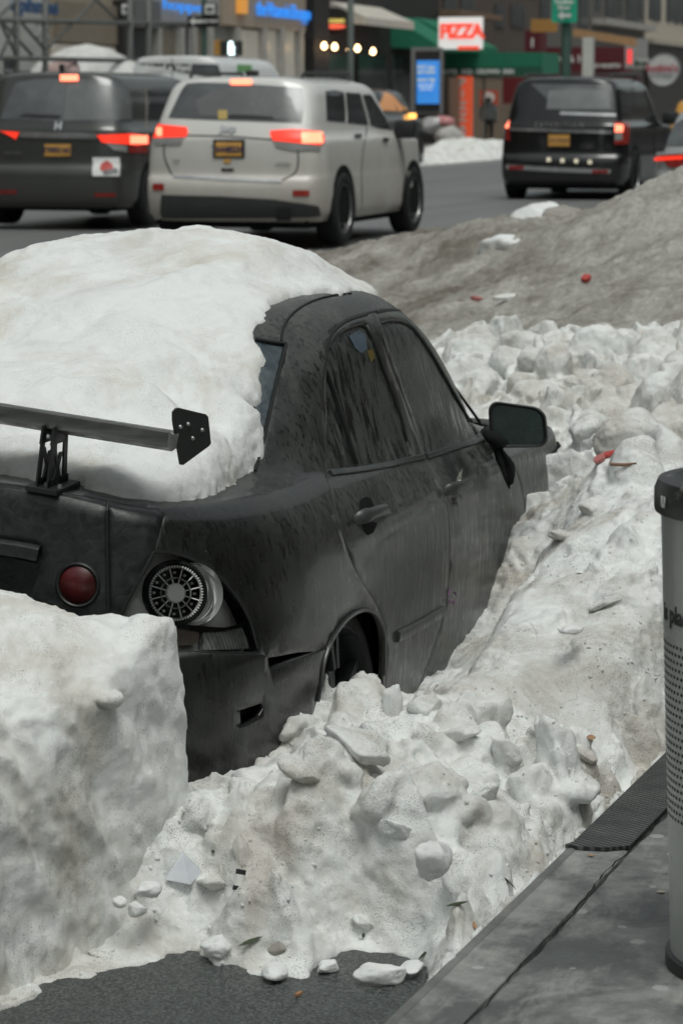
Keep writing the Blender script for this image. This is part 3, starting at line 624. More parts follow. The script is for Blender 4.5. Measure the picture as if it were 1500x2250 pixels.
# wing mirror
MIRG = Mt('mirror_glass', (.10, .13, .12), .10, .85); MIRG.col(MIRG.mix(MIRG.rng(MIRG.voro(90), .02, .10), (.22, .25, .23), (.075, .10, .095))); MIRG.rgh(MIRG.rng(MIRG.noise(30), .3, .7, .12, .35))
mc = Vector(atd(1137, 936, (Vector((2.83, -.95, .95))-Vector(CC)).dot(Vector(CD))))
mr = Vector((.12, -.99, -.05)).normalized(); mu_ = Vector((.10, 0, 1)).normalized(); mf = mr.cross(mu_).normalized()
if mf.x > 0: mf = -mf                                                   # faces the driver / camera (-x)
def rrect(w_, h_, r, n=6, skew=0.0, taper=0.0):
    o = []
    for cx, cy, a0 in ((w_-r, h_-r, 0), (-w_+r, h_-r, 90), (-w_+r, -h_+r, 180), (w_-r, -h_+r, 270)):
        for k in range(n):
            a = R_(a0+90*k/(n-1)); x = cx+r*math.cos(a); y = cy+r*math.sin(a); o.append((x+skew*y, y*(1-taper*x/w_)))
    return o
RX = mr; mir_w, mir_h = .094, .070
mb = MB(); V = []; F = []; prof = [(1.0, .004), (1.04, .000), (1.06, -.012), (1.03, -.045), (.90, -.075), (.62, -.092), (.2, -.098)]
out_ = rrect(mir_w, mir_h, .038, 7, -.12, .10); n = len(out_)
for sc_, d in prof:
    for x, y in out_: V.append(mc+RX*x*sc_+mu_*y*sc_+mf*d)
for i in range(len(prof)-1):
    for k in range(n): F.append((i*n+k, i*n+(k+1) % n, (i+1)*n+(k+1) % n, (i+1)*n+k))
F.append(tuple((len(prof)-1)*n+k for k in range(n))); mb.add(V, F)
mir = mb.build('mirror', TRIM, sedan, auto=70)
mb = MB(); V = [mc+RX*x*.985+mu_*y*.985+mf*.004 for x, y in out_]+[mc+RX*x*.88+mu_*y*.88-mf*.004 for x, y in out_]
mb.add(V, [(k, (k+1) % n, n+(k+1) % n, n+k) for k in range(n)]); mb.build('mirror_bezel', RUBBER, mir, smooth=True)
mb = MB(); mb.add([mc+RX*x*.90+mu_*y*.90-mf*.002 for x, y in out_], [tuple(range(n))]); mb.build('mirror_glass', MIRG.m, mir)
foot = Vector(SB.hit(1066, 958, -.01)[0])
mb = MB(); mb.tube([foot+Vector((.03, 0, .01)), foot+Vector((.01, -.04, .0)), mc-RX*.05-mu_*.035-mf*.02, mc-RX*.02-mu_*.03-mf*.04], [.04, .034, .028, .026], 12, flat=.8); mb.build('mirror_arm', RUBBER, mir, smooth=True)
patch('mirror_sail', SB, [(1036, 905), (1046, 912), (1076, 968), (1058, 964), (1040, 930)], RUBBER, mir, off=.006, skirt=.008)
# rear wing: blade, end plate, brackets (tilted a little to the right)
wA = Vector(atx(395, 962, .17)); wB = Vector(atx(0, 899, .17)); wy = (wB-wA).normalized(); wr = wA; wl = wA+wy*1.30
wx = Vector((1, 0, .02)); wz = wx.cross(wy).normalized(); wx = wy.cross(wz).normalized()
if wz.z < 0: wz = -wz
BL = Mt('wing_blade', (.06, .065, .063), .30, .55); f = BL.noise(1, 4, .6, BL.vec((6, 2, 30)), .6); BL.col(BL.mix(BL.rng(f, .3, .7), (.06, .065, .063), (.19, .195, .185))); sc2 = BL.rng(BL.noise(9, 5, .7), .60, .64); BL.rgh(BL.rng(BL.noise(22), .3, .7, .24, .5))
prof = [(-.085, -.012), (-.088, .0), (-.085, .024), (-.078, .028), (-.074, .021), (-.04, .012), (.02, .013), (.06, .004), (.075, -.008), (.06, -.014), (.0, -.022), (-.05, -.028)]
mb = MB(); V = [wr+wx*a*-1*-1+wz*b for a, b in prof]+[wl+wx*a+wz*b for a, b in prof]; n = len(prof)
mb.add(V, [(k, (k+1) % n, n+(k+1) % n, n+k) for k in range(n)]+[tuple(range(n)), tuple(range(n, 2*n))[::-1]]); wing = mb.build('wing_blade', BL.m, sedan, auto=35)
def endplate(o, side):
    # traced outline (photo pixels) at the end of the blade, as a flat plate
    pl = [(388, 897), (456, 911), (463, 930), (464, 975), (400, 1022), (394, 1012), (381, 925), (381, 905)] if side else None
    nrm = wy*-1; pts = []
    for q in [(388, 897), (393, 896), (452, 910), (458, 916), (464, 974), (460, 980), (403, 1022), (397, 1021), (381, 925), (381, 905)]:
        r = Vector(ray(*q)); c = Vector(CC); den = r.dot(pn_); t = (wr+wy*-.004-c).dot(pn_)/den; pts.append(c+r*t)
    return pts
pn_ = (wy*-1+wx*-.10).normalized()
# the plate is turned a little toward the camera so that its face shows
pn_ = (Vector((-.33, -.93, 0))).normalized(); ep = endplate(wr, 1)
mb = MB(); mb.prism(ep, pn_*-.005); eplate = mb.build('end_plate', METAL_D, wing)
mb = MB(); mb.prism([p_+wy*1.31 for p_ in ep], pn_*-.005); mb.build('end_plate', METAL_D, wing)
for q in [(396, 938), (413, 932), (423, 963), (444, 945)]:
    r = Vector(ray(*q)); c = Vector(CC); t = (ep[0]-c).dot(pn_)/r.dot(pn_); o_ = c+r*t
    mb = MB(); x_ = pn_.cross(Vector((0, 0, 1))).normalized(); mb.lathe([(.0001, .005), (.004, .005), (.006, .001), (.006, -.001)], n=12, M=frame(o_, x_, pn_.cross(x_), pn_)); mb.build('bolt', BOLT, eplate, auto=50)
def bracket(off):
    # two plates with triangular cut-outs standing on the trunk edge
    base = Vector(atx(112, 1068, .12))+off; top = Vector(atx(92, 938, .14))+off
    for dy in (-.016, .013):
        y = wy*dy; H_ = (top-base).dot(wz); sx_ = (top-base).dot(wx); mb = MB(); Q = lambda a, b: base+y+wx*(a+sx_*b)+wz*(b*H_)
        def bar(a0, b0, a1, b1, w_): mb.prism([Q(a0-w_, b0), Q(a0+w_, b0), Q(a1+w_, b1), Q(a1-w_, b1)], wy*.005)
        bar(-.050, .0, -.060, 1.0, .011); bar(.055, 0, .012, 1.0, .012); bar(-.02, 0, .0, .62, .009); bar(.03, .0, -.045, .72, .007)
        mb.prism([Q(-.075, .80), Q(.028, .80), Q(.028, 1.12), Q(-.075, 1.12)], wy*.0052); mb.prism([Q(-.066, -.03), Q(.080, -.03), Q(.070, .17), Q(-.058, .17)], wy*.0052)
        mb.build('wing_bracket', RUBBER, wing)
    mb = MB(); mb.box((-.07, -.045, -.008), (.09, .040, .006), M=frame(base, wx, wy, wz), bev=.002); ft = mb.build('bracket_foot', RUBBER, wing)
    for q in ((-.03, -.035), (.04, .0), (-.03, .0)):
        mb = MB(); mb.lathe([(.0001, .014), (.006, .014), (.0075, .006), (.0075, .0)], n=8, M=frame(base+wx*q[0]+wy*q[1], wx, wy, wz)); mb.build('bolt', BOLT, ft)
    for q in ((-.045, -.012), (.0, -.014)):
        o_ = top+wx*q[0]+wz*q[1]; mb = MB(); mb.lathe([(.0001, .006), (.006, .006), (.007, .0)], n=8, M=frame(o_+wy*-.036, wx, wz, wy*-1)); mb.build('bolt', BOLT, ft)
bracket(Vector((0, 0, 0))); bracket(wy*.76)
# wheel in the rear arch
def make_wheel(root, c, R, W_, rimR, side, mt, mr_, spokes=5, twin=True, name='wheel', camber=0.0):
    M = Matrix.Translation(c) @ Matrix.Rotation(R_(90)*side+camber, 4, 'X')
    mb = MB(); h = W_/2
    mb.lathe([(rimR, h*.92), (rimR+.012, h), (R-.03, h), (R-.010, h*.88), (R, h*.6), (R, -h*.6), (R-.010, -h*.88), (R-.03, -h), (rimR, -h)], n=48, M=M); ty = mb.build(name, mt, root, auto=50)
    mb = MB(); mb.lathe([(rimR+.002, h*.95), (rimR-.008, h*.97), (rimR-.014, h*.7), (rimR-.03, h*.1), (rimR-.03, -h*.9)], n=48, M=M)
    rim = mb.build('rim', mr_, ty, auto=50)
    mb = MB()
    for k in range(spokes):
        for dv in ((-.13, .13) if twin else (0,)):
            a = 2*math.pi*k/spokes+dv; Q = M @ Matrix.Rotation(a, 4, 'Z')
            mb.box((-.016, .03, h*.30), (.016, rimR*.55, h*.62), M=Q, bev=.004); mb.box((-.013, rimR*.5, h*.42), (.013, rimR-.01, h*.78), M=Q, bev=.004)
    mb.lathe([(.0001, h*.66), (.045, h*.64), (.06, h*.5), (.06, h*.2)], n=24, M=M); mb.build('spokes', mr_, rim, auto=40)
    mb = MB(); mb.lathe([(.0001, -h*.1), (rimR-.04, -h*.1)], n=32, M=M); mb.build('brake', DARK, rim)
    return ty
TYRE = flat('tyre_rubber', (.018, .019, .019), .75, spec=.3); RIMD = flat('gunmetal_rim', (.055, .06, .062), .32, .6)
make_wheel(sedan, (1.03, -.735, .315), .315, .20, .245, 1, TYRE, RIMD, camber=R_(-4))
make_wheel(sedan, (3.68, -.735, .315), .315, .20, .245, 1, TYRE, RIMD)
make_wheel(sedan, (1.03, .735, .315), .315, .20, .245, -1, TYRE, RIMD)
make_wheel(sedan, (3.68, .735, .315), .315, .20, .245, -1, TYRE, RIMD)
# inner arch liner
mb = MB(); M = Matrix.Translation((1.03, -.50, .33)) @ Matrix.Rotation(R_(90), 4, 'X'); mb.lathe([(.0001, -.02), (.40, -.02), (.40, .30)], n=40, M=M); mb.build('arch_liner', DARK, sedan)
# ------------------------------------------------------------------ road, kerb, pavement
def roadz(x): return .03+.52*sstep(3, 24, np.asarray(x, float))
def grid_sheet(name, xs, ys, zf, m, kind='structure', cut=None):
    X, Y = np.meshgrid(xs, ys); Z = zf(X, Y); V = np.stack([X, Y, Z], -1).reshape(-1, 3); nx, ny = len(xs), len(ys)
    i = np.arange(nx*ny).reshape(ny, nx); q = np.stack([i[:-1, :-1], i[:-1, 1:], i[1:, 1:], i[1:, :-1]], -1).reshape(-1, 4)
    o = mesh(name, V, q, m); tag(o, kind=kind); return o
def m_asphalt():
    M = Mt('asphalt', (.05, .05, .05), .6)
    sp = M.noise(130, 3, .7); big = M.noise(1.6, 4, .6)
    c = M.mix(M.rng(sp, .42, .66), (.018, .022, .022), (.13, .142, .138)); c = M.mix(M.rng(big, .35, .7, 0, .55), c, (.050, .058, .056))
    lite = M.rng(M.noise(260, 1), .70, .73); c = M.mix(M.math('MULTIPLY', lite, .6), c, (.34, .35, .34)); M.col(c)
    M.rgh(M.rng(big, .35, .65, .38, .75)); M.bump(sp, .8, .004); return M.m
def m_road():
    M = Mt('salted_road', (.1, .1, .1), .6)
    st = M.noise(1.0, 4, .6, M.vec((.06, 1.6, 1))); sp = M.noise(30, 4, .7)
    c = M.mix(M.rng(st, .3, .7), (.115, .12, .12), (.20, .205, .20)); c = M.mix(M.rng(sp, .35, .75, 0, .35), c, (.08, .082, .082)); M.col(c); M.rgh(M.rng(st, .3, .7, .42, .62)); return M.m
ASPH = m_asphalt(); ROADM = m_road()
xs = np.unique(np.concatenate([np.linspace(-20, 40, 61), np.linspace(40, 140, 21), np.linspace(140, 900, 9)])); ys = np.concatenate([np.linspace(-200, -30, 5), np.linspace(-25, 60, 35), np.linspace(80, 700, 6)])
grid_sheet('road', xs, ys, lambda X, Y: roadz(X)-.0*Y, ROADM)
xs = np.linspace(-4, 3, 40); ys = np.linspace(-2.2, 3, 30)
grid_sheet('gutter_asphalt', xs, ys, lambda X, Y: roadz(X)+.004, ASPH)
KA = R_(-3.4657); kx = Vector((math.cos(KA), math.sin(KA), 0)); ky = Vector((-math.sin(KA), math.cos(KA), 0))     # along the kerb, toward the street
K0 = Vector((-.25, -1.618, 0))                                                                                     # a point of the kerb edge
KM = frame(K0, kx, ky, Vector((0, 0, 1)))
def m_pave(name, c1, c2, spots=True):
    M = Mt(name, c1, .7)
    a = M.noise(2.6, 6, .68, dist=.3); b = M.noise(14, 5, .7); c = M.mix(M.rng(a, .43, .57), c1, c2); c = M.mix(M.rng(b, .4, .75, 0, .5), c, tuple(x*.55 for x in c1))
    if spots:
        v = M.voro(9.0, M.vec((1, 1, .4))); sz = M.rng(M.noise(5.0, 2), .38, .62, .0, .20); sp = M.math('LESS_THAN', M.math('ADD', v, M.math('MULTIPLY', M.noise(60, 3), .09)), M.math('ADD', sz, .03))
        c = M.mix(M.math('MULTIPLY', sp, .5), c, (.44, .45, .43))
        salt = M.rng(M.noise(1.0, 6, .75, M.vec((3, 8, 1))), .50, .66); c = M.mix(M.math('MULTIPLY', salt, .45), c, (.40, .40, .37))
    M.col(c); M.rgh(M.rng(a, .35, .65, .42, .85)); M.bump(b, .35, .006).bump(M.noise(160, 3), .3, .002); return M.m
PAV = m_pave('wet_stained_pavement', (.085, .092, .089), (.235, .24, .228)); KERB = m_pave('worn_kerb_stone', (.10, .107, .104), (.27, .272, .26))
mb = MB(); mb.box((-6, -.150, -.4), (160, -.004, .212), M=KM, bev=.012); k_ = mb.build('kerb', KERB, auto=30); tag(k_, kind='structure')
mb = MB(); mb.box((-6, -.028, -.4), (160, .0, .216), M=KM, bev=.010); e_ = mb.build('kerb_edge', m_pave('kerb_edge_stone', (.12, .122, .118), (.19, .19, .18), False)); tag(e_, kind='structure')
# pavement: slightly uneven sheet behind the kerb, with a rough broken joint
def pv(X, Y): return .213+.004*np.sin(X*5.1+Y*3)+.003*fbm(np.stack([X, Y, X*0], -1).reshape(-1, 3), 3).reshape(X.shape)
xs = np.concatenate([np.linspace(-6, 3, 150), np.linspace(3.3, 160, 40)]); ys = np.concatenate([np.linspace(-30, -3, 8), np.linspace(-2.5, -.158, 60)])
X, Y = np.meshgrid(xs, ys); V = np.stack([X, Y, pv(X, Y)], -1).reshape(-1, 3); V[:, 1] += np.where(np.abs(V[:, 1]+.158) < 1e-6, .009*fbm(V, 6)-.004, 0)
V = (np.array(KM.to_3x3()) @ V.T).T+np.array(K0); i = np.arange(len(xs)*len(ys)).reshape(len(ys), len(xs)); q = np.stack([i[:-1, :-1], i[:-1, 1:], i[1:, 1:], i[1:, :-1]], -1).reshape(-1, 4)
tag(mesh('pavement', V, q, PAV), kind='structure')
# cracks along the joint
mb = MB(); rnd = random.Random(3)
for c0, w0 in ((-.160, .0032),):
    pts = [(x, c0+.006*math.sin(x*3.1)+.004*math.sin(x*9.7)+.004*rnd.uniform(-1, 1)) for x in np.arange(-3, 3, .04)]
    for a, b in zip(pts[:-1], pts[1:]):
        if rnd.random() < .93: ww = w0*(.35+.4*rnd.random()); mb.add([KM @ Vector((a[0], a[1]-ww, .2215)), KM @ Vector((b[0], b[1]-ww, .2215)), KM @ Vector((b[0], b[1]+ww, .2215)), KM @ Vector((a[0], a[1]+ww, .2215))], [(0, 1, 2, 3)])
tag(mb.build('pavement_joint', DARK), kind='structure')
# ridged metal cover plate on the kerb
RP = Mt('ridged_plate', (.06, .065, .063), .45, .3); wv = RP.n('TexWave'); wv.bands_direction = 'X'; wv.inputs['Scale'].default_value = 19; wv.inputs['Distortion'].default_value = .25; RP.l(RP.vec(rot=(0, 0, R_(32))), wv.inputs[0])
RP.bump(wv.outputs['Fac'], .9, .006); RP.bump(RP.noise(90, 4), .5, .003); RP.col(RP.mix(RP.math('MULTIPLY', RP.rng(wv.outputs['Fac'], .3, .9), RP.rng(RP.noise(12, 5, .7), .25, .6)), (.030, .034, .033), (.135, .14, .135))); RP.rgh(RP.rng(RP.noise(8), .3, .7, .35, .7))
mb = MB(); pl = [(.425, .002), (.46, -.01), (3.6, .0), (3.6, -.150), (.47, -.150), (.43, -.10), (.42, -.04)]
mb.prism([KM @ Vector((a, b, .214)) for a, b in pl], Vector((0, 0, .009))); tag(mb.build('kerb_cover_plate', RP.m), 'dark ridged metal cover plate lying on the kerb next to the snow', 'cover plate')

# ------------------------------------------------------------------ snow
def m_snow(name, white, dirt, dlo, dhi, brown=(.33, .29, .25), br=.35, bump=.6, speck=.5):
    M = Mt(name, white, .62, spec=.35)
    a = M.noise(3.2, 7, .68, dist=.6); b = M.noise(2.6, 5, .62, M.vec(loc=(4, 2, 7)), .4); fine = M.noise(42, 6, .75); c = M.mix(M.math('MULTIPLY', M.rng(a, dlo, dhi), .9), white, dirt)
    c = M.mix(M.math('MULTIPLY', M.rng(b, .50, .66), br), c, brown)
    cr_ = M.voro(4.6, M.vec(loc=(M.n('Value').outputs[0].default_value, 3, 1)), 'DISTANCE_TO_EDGE') if False else None
    wv_ = M.n('VectorMath', operation='ADD'); wn_ = M.n('TexNoise'); wn_.inputs['Scale'].default_value = 7; wn_.inputs['Detail'].default_value = 4; M.l(M.vec(), wn_.inputs['Vector']); sc_ = M.n('VectorMath', operation='SCALE'); sc_.inputs['Scale'].default_value = .35; M.l(wn_.outputs['Color'], sc_.inputs[0]); M.l(M.vec(), wv_.inputs[0]); M.l(sc_.outputs[0], wv_.inputs[1])
    ln = M.voro(4.2, wv_.outputs[0], 'DISTANCE_TO_EDGE'); lm = M.rng(M.noise(3.4, 4, .7, M.vec(loc=(6, 6, 2))), .50, .60); ll = M.math('MULTIPLY', M.rng(ln, .0, .028, 1, 0), M.math('MULTIPLY', lm, max(0, speck-.7)*1.6)); c = M.mix(ll, c, (.20, .175, .145))
    g = M.noise(330, 2, .6, M.vec(loc=(1, 5, 2))); pm = M.rng(M.noise(6, 5, .75, M.vec(loc=(9, 1, 3))), .46, .58)
    gr = M.math('MULTIPLY', M.rng(g, .58, .64), M.math('MULTIPLY', pm, speck)); c = M.mix(gr, c, (.13, .115, .095))
    M.col(c); M.bump(fine, bump, .014); M.bump(M.noise(150, 4, .85), bump, .005)
    M.rgh(M.rng(a, .3, .7, .5, .8))

    return M.m
SNOW_CAR = m_snow('clean_crusted_snow', (.80, .82, .81), (.60, .57, .50), .48, .70, br=.22, bump=.35, speck=.45)
SNOW = m_snow('dirty_street_snow', (.81, .83, .81), (.47, .45, .405), .47, .70, brown=(.45, .40, .34), br=.7, bump=.5, speck=.9)
SNOW_BANK = m_snow('icy_bank_snow', (.81, .83, .81), (.50, .465, .41), .46, .72, brown=(.46, .40, .33), br=.6, bump=.35, speck=.7)
ICE = m_snow('icy_chunk_snow', (.78, .80, .79), (.50, .48, .44), .42, .76, br=.25, bump=.30, speck=.55)
def m_pile():
    M = Mt('sooty_snow', (.4, .4, .4), .75, spec=.25); sep = M.n('SeparateXYZ'); M.l(M.vec(), sep.inputs[0]); a = M.noise(1.6, 7, .72, dist=.5); gr = M.noise(26, 6, .8); b = M.noise(.7, 4, .6, M.vec(loc=(3, 3, 3)))
    pale = M.math('ADD', M.rng(sep.outputs[1], 2.0, -.6, -.15, .75), M.rng(b, .35, .65, -.3, .3)); f = M.math('ADD', M.rng(a, .38, .62), M.math('MULTIPLY', pale, .8)); f = M.rng(f, -.05, 1.05)
    c = M.mix(f, (.21, .18, .145), (.66, .645, .59)); c = M.mix(M.rng(gr, .44, .64, .0, .45), c, (.17, .145, .115)); c = M.mix(M.rng(M.noise(60, 3, .8), .60, .68, 0, .7), c, (.62, .61, .57)); M.col(c); M.bump(gr, 1.0, .03); M.bump(M.noise(80, 3, .8), .8, .008); return M.m
DIRTY = m_pile(); DIRTY_OLD = None

class RBF:
    def __init__(s, pts, smooth=.002):
        P = np.array(pts, float); s.P = P[:, :2]; n = len(P); r = np.linalg.norm(s.P[:, None]-s.P[None], axis=2)
        A = np.zeros((n+3, n+3)); A[:n, :n] = r+np.eye(n)*-smooth; A[:n, n] = 1; A[:n, n+1:] = s.P; A[n, :n] = 1; A[n+1:, :n] = s.P.T
        s.w = np.linalg.solve(A, np.concatenate([P[:, 2], [0, 0, 0]])); s.n = n
    def __call__(s, X, Y):
        Q = np.stack([np.ravel(X), np.ravel(Y)], -1); out = np.zeros(len(Q))
        for c in range(0, len(Q), 20000):
            q = Q[c:c+20000]; r = np.linalg.norm(q[:, None]-s.P[None], axis=2); out[c:c+20000] = r @ s.w[:s.n]+s.w[s.n]+q @ s.w[s.n+1:]
        return out.reshape(np.shape(X))
def chunk_mesh(rad, rnd, squash=(1, 1, 1), sub=3, planes=9, p=30):
    bm = bmesh.new(); bmesh.ops.create_icosphere(bm, subdivisions=sub, radius=1); V = np.array([v.co for v in bm.verts]); F = [[v.index for v in f.verts] for f in bm.faces]; bm.free()
    V /= np.linalg.norm(V, axis=1)[:, None]; n = rnd.normal(size=(planes, 3)); n /= np.linalg.norm(n, axis=1)[:, None]; d = .62+.42*rnd.random_sample(planes)
    k = np.maximum(V @ n.T, 0)/d; r = ((k**p).sum(1)+.9**p)**(-1/p); V = V*r[:, None]
    V = V*np.array(squash)*rad; V = V*(1+.05*fbm(V/rad, 1.6, 3, off=rnd.random_sample()*50))[:, None]
    q = rnd.normal(size=4); q /= np.linalg.norm(q); w_, x, y, z = q
    Rm = np.array([[1-2*(y*y+z*z), 2*(x*y-z*w_), 2*(x*z+y*w_)], [2*(x*y+z*w_), 1-2*(x*x+z*z), 2*(y*z-x*w_)], [2*(x*z-y*w_), 2*(y*z+x*w_), 1-2*(x*x+y*y)]])
    return V, F, Rm
def solid(X, Y, Z, base):
    """closed block under a height field; drops cells where mask is nan"""
    ny, nx = X.shape; i = np.arange(nx*ny).reshape(ny, nx); t = np.stack([i[:-1, :-1], i[:-1, 1:], i[1:, 1:], i[1:, :-1]], -1).reshape(-1, 4)
    V = np.concatenate([np.stack([X, Y, Z], -1).reshape(-1, 3), np.stack([X, Y, np.full_like(Z, base)], -1).reshape(-1, 3)]); o = nx*ny
    F = [tuple(f) for f in t]+[tuple(f[::-1]+o) for f in t]
    for a, b in list(zip(i[0, :-1], i[0, 1:]))+list(zip(i[1:, 0][::1]*0+i[1:, 0], i[:-1, 0]))+list(zip(i[-1, 1:], i[-1, :-1]))+list(zip(i[:-1, -1], i[1:, -1])): F.append((b, a, a+o, b+o))
    return V, F
def remesh(V, F, vox, smooth=2):
    me = bpy.data.meshes.new('t'); me.from_pydata([tuple(map(float, v)) for v in V], [], [tuple(int(k) for k in f) for f in F]); o = bpy.data.objects.new('t', me); COL.objects.link(o)
    m = o.modifiers.new('r', 'REMESH'); m.mode = 'VOXEL'; m.voxel_size = vox; m.adaptivity = 0
    if smooth: s_ = o.modifiers.new('s', 'SMOOTH'); s_.iterations = smooth; s_.factor = .5
    dg = bpy.context.evaluated_depsgraph_get(); dg.update(); e = o.evaluated_get(dg).to_mesh(); n = len(e.vertices)
    P = np.empty(n*3); e.vertices.foreach_get('co', P); N = np.empty(n*3); e.vertices.foreach_get('normal', N)
    ls = np.empty(len(e.polygons), int); e.polygons.foreach_get('loop_total', ls); li = np.empty(len(e.loops), int); e.loops.foreach_get('vertex_index', li)
    o.evaluated_get(dg).to_mesh_clear(); bpy.data.objects.remove(o); bpy.data.meshes.remove(me)
    return P.reshape(-1, 3), N.reshape(-1, 3), ls, li
def fastmesh(name, P, ls, li, m, keep=None, parent=None):
    if keep is not None:                       # drop faces whose all vertices are flagged off
        st = np.concatenate([[0], np.cumsum(ls)[:-1]]); kf = np.add.reduceat(keep[li].astype(int), st) > 0
        lk = np.repeat(kf, ls); li = li[lk]; ls = ls[kf]; used, li = np.unique(li, return_inverse=True); P = P[used]
    me = bpy.data.meshes.new(name); me.vertices.add(len(P)); me.vertices.foreach_set('co', P.ravel()); me.loops.add(len(li)); me.loops.foreach_set('vertex_index', li.astype(np.int32))
    me.polygons.add(len(ls)); me.polygons.foreach_set('loop_start', np.concatenate([[0], np.cumsum(ls)[:-1]]).astype(np.int32)); me.polygons.foreach_set('use_smooth', np.ones(len(ls), bool)); me.update(calc_edges=True); me.validate()
    me.materials.append(m); return link(bpy.data.objects.new(name, me), parent)

_cr = []
def crumbs(P, N, ls, li, n, seed, size=(.003, .009)):
    rr = np.random.RandomState(seed); c = np.where((N[:, 2] > .25) & (P[:, 2] > .03) & (P[:, 0] < 3.2) & (P[:, 0] > -1.2) & (P[:, 1] < -.5))[0]
    w_ = np.clip(perlin(P[c]*3.2+5)*2+.25, 0, 1)+.02; k = rr.choice(c, n, p=w_/w_.sum()); Vs = [P]; Ls = [ls]; Li = [li]; o = len(P)
    proto = [chunk_mesh(1.0, rr, (1, .8, .6), 1, planes=7, p=14) for _ in range(12)]
    for i in k:
        v, f, Rm = proto[rr.randint(12)]; q = rr.uniform(0, 6.28); ca, sa = math.cos(q), math.sin(q); R2 = np.array([[ca, -sa, 0], [sa, ca, 0], [0, 0, 1]]) @ Rm
        r = size[0]+(size[1]-size[0])*rr.random_sample()**3; Vs.append((R2 @ v.T).T*r+P[i]); Ls.append(np.full(len(f), 3)); Li.append(np.array(f).ravel()+o); o += len(v)
    return np.concatenate(Vs), np.concatenate(Ls), np.concatenate(Li)
# --- near street snow between the car and the kerb (traced points: photo pixel + distance x, or z)
def kz(p): q = K0+kx*p[0]+ky*p[1]; return (q.x, q.y)
NP = []
for px_, py_, x_ in [(400, 1760, -.10), (450, 1745, .0), (520, 1742, .12), (600, 1690, .30), (690, 1585, .60), (735, 1528, .86), (790, 1540, 1.0), (850, 1515, 1.2), (905, 1530, 1.30), (800, 1640, .42), (720, 1640, .15),
    (730, 1780, -.38), (900, 1780, -.02), (650, 1700, .05), (560, 1850, -.35), (740, 1900, -.55), (640, 1960, -.62), (850, 1960, -.55), (950, 1880, -.28), (450, 1890, -.38), (480, 1990, -.60), (350, 1985, -.55), (250, 2070, -.72), (120, 2120, -.85), (620, 2050, -.74), (750, 2045, -.75), (870, 2060, -.72),
    (960, 1640, .55), (1000, 1560, .85), (1040, 1500, 1.12), (960, 1400, 1.55), (1040, 1300, 1.9), (1110, 1215, 2.3), (1190, 1040, 2.9), (1185, 1150, 2.6), (1250, 1250, 1.95), (1440, 1100, 2.35), (1300, 1080, 2.7), (1440, 1300, 1.80), (1250, 1400, 1.50), (1120, 1440, 1.40), (1430, 1400, 1.62),
    (1200, 1560, 1.10), (1300, 1600, 1.15), (1400, 1560, 1.40), (1150, 1690, .58), (1250, 1740, .52), (1100, 1800, .18), (1180, 1850, .15), (1040, 1900, -.05), (1080, 1720, .45),
    (1250, 1000, 3.6), (1440, 1040, 3.1), (1100, 880, 4.9), (1350, 900, 4.8), (1500, 920, 4.3), (1450, 990, 3.7), (1040, 790, 6.4), (1300, 800, 6.0), (1500, 810, 5.8), (1230, 920, 4.5)]:
    q = atx(px_, py_, x_); NP.append((q[0], q[1], q[2]))
for px_, py_, z_ in [(0, 2225, .03), (160, 2153, .03), (300, 2135, .03), (427, 2093, .03), (507, 2127, .03), (590, 2150, .03), (667, 2153, .03), (767, 2092, .03), (900, 2105, .04), (950, 2140, .10), (1050, 2040, .20), (1150, 1945, .215), (1245, 1852, .23), (1350, 1750, .235), (1455, 1652, .235)]:
    q = atz(px_, py_, z_); NP.append((q[0], q[1], z_+.008))
for x_, y_, z_ in [(-.5, -.2, .3), (-.2, 0, .3), (.5, 0, .2), (1.5, 0, .2), (3, 0, .3), (4.6, 0, .6), (5.2, .8, .7), (1, 1.2, .3), (3, 1.3, .45), (5, 2, .6), (-1.2, .2, .2), (2.0, -.7, .38), (3.2, -.7, .6), (1.2, -.7, .30), (.4, -.5, .24), (4.2, -1.0, .66)]: NP.append((x_, y_, z_))
H1 = RBF(NP)
EDGE = [tuple(atz(a, b, .03)[:2]) for a, b in [(-300, 2300), (0, 2232), (60, 2200), (110, 2165), (160, 2153), (195, 2155), (250, 2135), (330, 2120), (427, 2090), (450, 2112), (507, 2127), (590, 2152), (667, 2155), (700, 2125), (767, 2088), (830, 2098), (900, 2103), (935, 2150)]]
KEDG = [tuple(atz(a, b, .225)[:2]) for a, b in [(952, 2142), (1000, 2092), (1050, 2040), (1100, 1992), (1150, 1948), (1200, 1900), (1243, 1858), (1262, 1838), (1350, 1755), (1410, 1692), (1460, 1660), (1560, 1560)]]
poly1 = EDGE+KEDG+[(6.9, -2.15), (6.9, 2.8), (-2.6, 2.8), (-2.6, -.2)]
def pdist(P, poly, closed=True):
    A = np.array(poly); B = np.roll(A, -1, 0); d = np.full(len(P), 1e9)
    if not closed: A, B = A[:-1], B[:-1]
    for a, b in zip(A, B):
        e = b-a; t = np.clip(((P-a) @ e)/(e @ e+1e-12), 0, 1); d = np.minimum(d, np.linalg.norm(P-(a+t[:, None]*e), axis=1))
    return d
gx, gy = .0125, .0125
X, Y = np.meshgrid(np.arange(-1.9, 6.9, gx), np.arange(-2.1, 2.2, gy)); Pq = np.stack([X.ravel(), Y.ravel()], -1)
